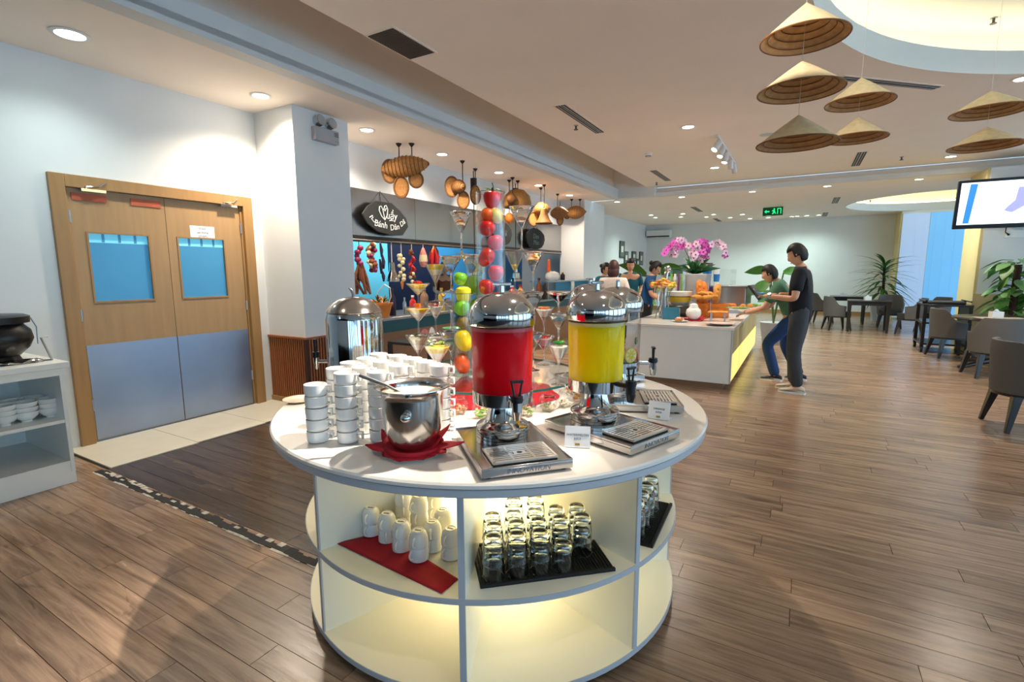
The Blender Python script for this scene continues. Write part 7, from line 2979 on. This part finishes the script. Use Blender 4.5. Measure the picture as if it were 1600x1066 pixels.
# ---- framed prints, air conditioner and cabinet on the far left wall
for i, (px, py, w_, h) in enumerate(((971, 390, 7.5, 26), (977.5, 403, 6, 20), (984.5, 410, 5.5, 12), (989.7, 400.5, 6.5, 15), (995.7, 411, 5, 13), (1001, 404, 5.5, 21), (1007, 394.5, 6, 21))):
    p = wx(XW, px, py)
    a, b_ = wx(XW, px - w_ / 2, py), wx(XW, px + w_ / 2, py)
    hh = abs(wx(XW, px, py - h / 2).z - wx(XW, px, py + h / 2).z)
    if p.y > YF - 0.3:
        continue
    t = thing('framed_print', 'narrow framed print on the far left wall, number %s from the left' % ['one', 'two', 'three', 'four', 'five', 'six', 'seven'][i], 'picture', (XW + 0.002, p.y, p.z), 0, 'framed prints on the far left wall')
    ww = abs(b_.y - a.y)
    b = MB()
    b.b2(0, 0.03, -ww / 2, ww / 2, -hh / 2, hh / 2)
    b.build('frame', M_dark, t)
    b = MB()
    b.b2(0.03, 0.033, -ww / 2 + 0.06, ww / 2 - 0.06, -hh / 2 + 0.03, hh / 2 - 0.03)
    b.build('print', M_photo, t)
    b = MB()
    b.b2(0.033, 0.034, -ww / 4, ww / 5, -hh / 6, hh / 5)
    b.build('pale_figure', M_whitecream, t)
p = wx(XW, 996, 366)
t = thing('air_conditioner', 'white split air conditioner high in the far left corner', 'air conditioner', (-4.75, YF - 0.13, 2.80))
b = MB()
b.b2(-0.4, 0.5, -0.12, 0.12, -0.14, 0.14)
b.build('case', M_white_metal, t, bevel=0.03)
b = MB()
b.b2(-0.36, 0.46, -0.125, -0.115, -0.12, -0.07)
b.build('air_slot', M_grill, t)

# ================================================================== CEILING FITTINGS
# conical hats
HATS = [(1255, 5, 62, 2.72, 129, 'topmost conical hat, large and cut by the picture top'), (1253, 95, 143, 2.80, 126, 'large conical hat second from the top at the left'),
        (1243, 180, 226, 2.95, 118, 'large conical hat lowest at the left of the group'), (1346, 121, 161, 3.65, 97, 'smaller bright conical hat in the middle, upper'),
        (1341, 183, 217, 3.90, 86, 'smaller conical hat in the middle, lower'), (1549, 142, 175, 3.50, 100, 'upper conical hat of the right pair'), (1543, 198, 229, 3.70, 95, 'lower conical hat of the right pair')]
LINES = {0: at(1254, 95, 2.80), 3: at(1344, 150, 3.76), 5: at(1546, 170, 3.60)}
APEX = {}


def on_line(P, px, py):
    v = _rt * ((px - 800) / F) + _dn * ((py - 533) / F) + _fw
    s_ = (P.x * v.x + P.y * v.y) / (v.x * v.x + v.y * v.y)
    return Vector((P.x, P.y, HC + v.z * s_)), s_


for i, (px, ya, yb, d_, wpx, lb) in enumerate(HATS):
    PL_ = LINES[0 if i < 3 else 3 if i < 5 else 5]
    A, d_ = on_line(PL_, px, ya)
    B_, _q = on_line(PL_, px, yb)
    r = wpx * d_ / F / 2 * 0.97
    h = (A.z - B_.z) * 0.98
    APEX[i] = A
    t = thing('conical_hat', lb, 'hat', (A.x, A.y, A.z - h), R(40 * i), 'conical leaf hats hung from the ceiling')
    n = 48
    m = MB()
    vs, fs = [], []
    for j in range(13):
        q = j / 12
        for i_ in range(n):
            a = 2 * PI * i_ / n
            rr = max(0.001, r * q) * (1 + 0.004 * (i_ % 2))
            vs.append((rr * math.cos(a), rr * math.sin(a), h * (1 - q) + 0.004 * math.sin(q * PI)))
    for j in range(12):
        for i_ in range(n):
            fs.append((j * n + i_, (j + 1) * n + i_, (j + 1) * n + (i_ + 1) % n, j * n + (i_ + 1) % n))
    m.add(vs, fs)
    m.build('leaf_cone', M_hat, t)
    m = MB()
    m.lathe([(r * 0.985, 0.0), (0.001, h - 0.012)], n)
    m.build('inner_lining', M_hat_in, t)
    for q in (0.25, 0.4, 0.55, 0.7, 0.85):
        m = MB()
        m.tube([(r * q * 0.975 * math.cos(2 * PI * k / 32), r * q * 0.975 * math.sin(2 * PI * k / 32), h * (1 - q) - 0.010) for k in range(32)], 0.0028, 5, 0, True)
        m.build('bamboo_hoop', M_hoop, t)
    m = MB()
    m.tube([(r * math.cos(2 * PI * k / 40), r * math.sin(2 * PI * k / 40), 0.0) for k in range(40)], 0.0045, 6, 0, True)
    m.build('rim_hoop', M_hoop, t)
    inside = (A.x - C1[0]) ** 2 + (A.y - C1[1]) ** 2 < (R1 + 0.02) ** 2
    zt = (3.92 if inside else ZM)
    if i not in LINES:
        zt = APEX[i - 1].z - 0.015
    m = MB()
    m.tube([(0, 0, h), (0, 0, zt - (A.z - h))], 0.0012, 5)
    m.build('thread', M_thread, t)

# return-air grille
g = thing('return_grille', 'dark square return air grille in the ceiling at the upper left', 'vent', (-3.02, 3.43, ZM))
m = MB()
m.b2(-0.155, 0.155, -0.28, 0.28, -0.006, 0.0)
m.build('grille_frame', M_ceil, g)
m = MB()
m.b2(-0.135, 0.135, -0.255, 0.255, -0.009, -0.005)
m.build('grille_face', M_grille, g)
m = MB()
for k in range(24):
    m.b2(-0.135, 0.135, -0.25 + k * 0.0213, -0.243 + k * 0.0213, -0.0125, -0.009)
o = m.build('louvres', M_grille, g)
o['kind'] = 'stuff'


def slot(label, c, L, w, ang, z):
    t = thing('slot_diffuser', label, 'vent', (c[0], c[1], z), ang)
    m = MB()
    m.b2(-w / 2 - 0.02, w / 2 + 0.02, -L / 2 - 0.02, L / 2 + 0.02, -0.005, 0)
    m.build('diffuser_frame', M_ceil, t)
    for k in range(2):
        x0 = -w / 2 + k * w / 2
        m = MB()
        m.b2(x0 + 0.006, x0 + w / 2 - 0.006, -L / 2, L / 2, -0.009, -0.004)
        m.build('dark_slot', M_grill, t)
        m = MB()
        m.b2(x0 + w / 4 - 0.004, x0 + w / 4 + 0.004, -L / 2, L / 2, -0.0105, -0.009)
        m.build('blade', M_rim, t)
    return t


slot('long slot air diffuser left of the ceiling centre', (-2.53, 6.19), 1.32, 0.13, 0, ZM)
slot('short slot air diffuser farther back, left of the track lights', (-2.57, 10.5), 1.25, 0.13, 0, ZM)
slot('long slot air diffuser beside the hats, before the round cove', (0.66, 6.62), 1.22, 0.10, -R(46.5), ZM)
slot('slot air diffuser below the left hats', (0.73, 10.75), 1.25, 0.14, 0, ZM)
for px, py, lb in ((1089, 327, 'slot diffuser in the low ceiling above the orchids'), (1306, 313, 'slot diffuser in the low ceiling right of the exit sign'), (1125, 346, 'farthest slot diffuser left of centre'), (1287, 340, 'farthest slot diffuser right of centre')):
    p = fl(px, py, ZA)
    p.y = min(p.y, YF - 1.0)
    slot(lb, (p.x, p.y), 1.2, 0.14, 0, ZA)
# sprinklers, smoke detector, speaker
for px, py, z, lb in ((900, 196, ZM, 'sprinkler head beside the long left diffuser'), (1026, 285, ZM, 'sprinkler head beside the far left diffuser'), (1409, 245, ZM, 'sprinkler head right of the lower slot diffuser'), (1553, 28, 3.92, 'sprinkler head inside the glowing round cove'), (1360, 313, ZA, 'sprinkler head in low ceiling near the second cove')):
    p = fl(px, py, z)
    t = thing('sprinkler_head', lb, 'sprinkler', (p.x, p.y, z))
    m = MB()
    m.cyl(0.03, -0.008, 0.0, 14)
    m.build('escutcheon', M_steel, t)
    m = MB()
    m.cyl(0.012, -0.05, -0.008, 10)
    m.cyl(0.028, -0.056, -0.05, 14)
    m.build('nozzle', M_grille, t)
p = fl(1013, 240, ZM)
t = thing('smoke_detector', 'round white smoke detector in the main ceiling', 'detector', (p.x, p.y, ZM))
m = MB()
m.lathe([(0.0, -0.045), (0.045, -0.042), (0.06, -0.02), (0.065, 0.0)], 24)
m.build('housing', M_white_metal, t)
m = MB()
m.lathe([(0.030, -0.0475), (0.046, -0.0445), (0.048, -0.040), (0.03, -0.042)], 24)
m.build('sensor_ring', M_grille, t)
p = fl(1198, 210, ZM)
t = thing('ceiling_speaker', 'flush round ceiling speaker left of the lowest hat', 'speaker', (p.x, p.y, ZM))
m = MB()
m.lathe([(0.0, -0.006), (0.085, -0.006), (0.10, 0.0)], 28)
m.build('speaker_grille', M_rim, t)
m = MB()
m.lathe([(0.088, -0.007), (0.102, -0.004), (0.102, 0.0)], 28)
m.build('speaker_ring', M_white_metal, t)
# track with spotlights
t = thing('track_light', 'white ceiling track carrying small spotlights in the main ceiling', 'track light', (-1.15, 8.95, ZM))
m = MB()
m.b2(-0.018, 0.018, -1.15, 1.15, -0.03, 0.0)
m.build('track_rail', M_white_metal, t)
for k, (yy, tx, ty) in enumerate(((-0.95, -0.5, -0.55), (-0.55, -0.25, -0.35), (-0.1, -0.2, -0.2), (0.45, 0.0, 0.2), (0.85, 0.2, 0.3))):
    d = Vector((tx, ty, -1)).normalized()
    x = d.orthogonal().normalized()
    T = frame3(x, d.cross(x), d, (0, yy, -0.07))
    m = MB()
    m.cyl(0.045, -0.02, 0.13, 18, 0, T=T)
    m.tube([(0, yy, -0.03), (0, yy, -0.08)], 0.012, 8)
    hd = m.build('spot_head', M_white_metal, t)
    m = MB()
    m.cyl(0.038, 0.130, 0.132, 18, 0, T=T)
    m.build('spot_lens', M_lens if k < 3 else M_grille, hd)
# exit sign
p = fl(1208, 323, ZA)
sg = thing('exit_sign', 'green lit exit sign with an arrow and running figure', 'sign', (p.x, p.y - 0.0, ZA), R(-4))
m = MB()
m.b2(-0.24, 0.24, -0.02, 0.02, -0.235, -0.015)
m.build('sign_box', M_exit, sg)
m = MB()
m.b2(-0.2, -0.19, -0.008, 0.008, -0.015, 0)
m.b2(0.19, 0.2, -0.008, 0.008, -0.015, 0)
m.build('hanger', M_steel, sg)
fx = frame3((1, 0, 0), (0, 0, 1), (0, -1, 0), (0, -0.0205, -0.125))
m = MB()
m.prism([(-0.20, 0), (-0.15, 0.045), (-0.15, 0.015), (-0.08, 0.015), (-0.08, -0.015), (-0.15, -0.015), (-0.15, -0.045)], 0, 0.002, 0, fx)
m.build('arrow', M_exitl, sg)
m = MB()
m.sph(fx @ Vector((0.035, 0.06, 0.001)), (0.018, 0.002, 0.018), 0, 10)
m.prism([(0.0, 0.03), (0.05, 0.035), (0.055, -0.01), (0.085, -0.06), (0.07, -0.065), (0.04, -0.025), (0.015, -0.07), (-0.02, -0.065), (0.015, -0.02), (0.02, 0.012), (-0.01, 0.0), (-0.02, 0.012)], 0, 0.002, 0, fx)
m.build('running_figure', M_exitl, sg)
m = MB()
for a in ((0.11, -0.07, 0.125, 0.075), (0.185, -0.07, 0.20, 0.075), (0.11, 0.06, 0.20, 0.075)):
    m.prism([(a[0], a[1]), (a[2], a[1]), (a[2], a[3]), (a[0], a[3])], 0, 0.002, 0, fx)
m.build('doorway', M_exitl, sg)
# emergency light on the near column
el = thing('emergency_light', 'twin lamp emergency light high on the near white column', 'lamp', (-4.56, 3.875, 2.905))
m = MB()
m.b2(0, 0.065, -0.155, 0.155, -0.075, 0.065)
m.build('battery_case', M_planter, el, bevel=0.006)
for s in (-1, 1):
    m = MB()
    m.cyl(0.058, -0.04, 0.03, 22, T=Matrix.Translation((0.035, s * 0.075, 0.135)) @ RY(80))
    m.build('lamp_head', M_chrome, el)
    m = MB()
    m.cyl(0.046, 0.030, 0.034, 20, T=Matrix.Translation((0.035, s * 0.075, 0.135)) @ RY(80))
    m.build('lamp_glass', M_planter, el)
m = MB()
for k in range(3):
    m.b2(0.065, 0.066, 0.09, 0.145, 0.035 - 0.016 * k, 0.042 - 0.016 * k)
m.b2(0.065, 0.066, 0.10, 0.108, -0.05, -0.042)
m.b2(0.065, 0.066, 0.13, 0.138, -0.05, -0.042)
m.build('vents_and_keys', M_grill, el)

# ================================================================== SIDE CABINET AT THE LEFT EDGE
cb = thing('side_cabinet', 'white open side cabinet with bowls at the left picture edge', 'cabinet', (-4.32, 1.37, 0))
m = MB()
m.b2(-0.83, 0.03, -1.6, 0.03, 0.815, 0.855)
m.build('cabinet_top', M_white, cb, bevel=0.003)
m = MB()
m.b2(-0.80, 0.012, -1.59, 0.012, 0.765, 0.815)
m.build('top_moulding', M_white, cb)
for y0 in (-0.022, -1.58):
    m = MB()
    m.b2(-0.80, 0.0, y0, y0 + 0.022, 0.08, 0.765)
    m.build('side_panel', M_white, cb)
for z, y1 in ((0.455, 0.0), (0.16, 0.0)):
    m = MB()
    m.b2(-0.80, -0.005, -1.57, -0.022, z - 0.022, z)
    m.build('shelf', M_white, cb)
m = MB()
m.b2(-0.80, -0.79, -1.57, -0.02, 0.1, 0.765)
m.build('back_panel', M_white, cb)
m = MB()
m.b2(-0.78, -0.005, -1.57, 0.0, 0.0, 0.138)
m.build('plinth', M_white, cb)


def nested_bowls(px, py, n, label):
    p = wx(-4.50, px, py)
    for k in range(n):
        t = thing('soup_bowl', label + (', %s' % ['lowest', 'second up', 'third up', 'topmost'][k if k < n - 1 else 3] if n > 1 else ''), 'bowl', (-4.50 if py > 640 else -4.64, p.y, 0.455 + 0.033 * k), 0, 'white bowls in the side cabinet')
        m = MB()
        m.lathe([(0.0, 0.006), (0.024, 0.0), (0.028, 0.0), (0.028, 0.010), (0.045, 0.020), (0.062, 0.042), (0.068, 0.07), (0.065, 0.07), (0.058, 0.043), (0.04, 0.024), (0.0, 0.018)], 28)
        m.build('bowl_body', M_cup, t)


for px, py, n, lb in ((8, 660, 3, 'white bowl in the stack at the left picture edge'), (42, 653, 3, 'white bowl in the middle front stack of the cabinet'), (79, 645, 3, 'white bowl in the right stack of the cabinet shelf'),
                      (30, 632, 3, 'white bowl in the back left stack of the cabinet'), (62, 630, 3, 'white bowl in the back right stack of the cabinet')):
    nested_bowls(px, py, n, lb)
# soup kettle
kt = thing('soup_kettle', 'black electric soup kettle on the white side cabinet', 'kettle', (-4.72, 1.13, 0.855))
m = MB()
m.lathe([(0.0, 0.03), (0.12, 0.03), (0.15, 0.04), (0.20, 0.09), (0.225, 0.15), (0.215, 0.21), (0.185, 0.245), (0.18, 0.26), (0.0, 0.26)], 40)
m.build('kettle_body', M_black, kt)
m = MB()
m.lathe([(0.185, 0.258), (0.215, 0.262), (0.218, 0.305), (0.19, 0.318), (0.0, 0.322)], 40)
m.build('kettle_lid', M_black, kt)
m = MB()
m.lathe([(0.15, 0.0), (0.155, 0.0), (0.14, 0.035), (0.0, 0.035)], 30)
m.build('kettle_base', M_black, kt)
m = MB()
m.tube([(0.205 * math.cos(R(-10)) + 0.012, 0.205 * math.sin(R(-10)) + 0.02 * math.cos(2 * PI * i / 14), 0.09 + 0.02 * math.sin(2 * PI * i / 14)) for i in range(14)], 0.004, 6, 0, True)
m.build('dial_ring', M_chrome, kt)
m = MB()
m.tube([(0.02, 0.22, 0.29), (0.03, 0.245, 0.22), (0.05, 0.235, 0.10)], 0.005, 6)
m.build('lid_hook', M_steel, kt)
sh_ = thing('card_easel', 'bent steel card easel beside the soup kettle', 'easel', (-4.46, 1.335, 0.855))
m = MB()
m.tube([(0.0, 0.03, 0.002), (0.02, -0.02, 0.165), (0.0, 0.02, 0.165)], 0.006, 6)
m.tube([(0.0, 0.03, 0.004), (-0.10, -0.16, 0.004)], 0.006, 6)
m.build('bent_rod', M_steel, sh_)
cr = thing('power_cord', 'black power cord trailing behind the soup kettle', 'cord', (-4.80, 1.30, 0.855))
m = MB()
m.tube([(-0.02, -0.06, 0.006), (-0.12, 0.0, 0.03), (-0.2, 0.06, 0.008), (-0.3, 0.075, 0.006), (-0.35, 0.06, 0.006)], 0.006, 6)
m.build('cable', M_black, cr)
m = MB()
m.box((-0.35, 0.06, 0.012), (0.03, 0.02, 0.018))
m.build('plug', M_black, cr)
fo = thing('foil_sheet', 'crumpled silver foil under the front of the soup kettle', 'foil', (-4.47, 1.18, 0.855))
m = MB()
rf = random.Random(6)
vs = [(0.03 * i - 0.07, 0.028 * j - 0.12, rf.uniform(0.001, 0.03)) for j in range(10) for i in range(5)]
m.add(vs, [(j * 5 + i, j * 5 + i + 1, j * 5 + i + 6, j * 5 + i + 5) for j in range(9) for i in range(4)])
o = m.build('foil', M_chrome, fo)
s = o.modifiers.new('thickness', 'SOLIDIFY')
s.thickness = 0.002
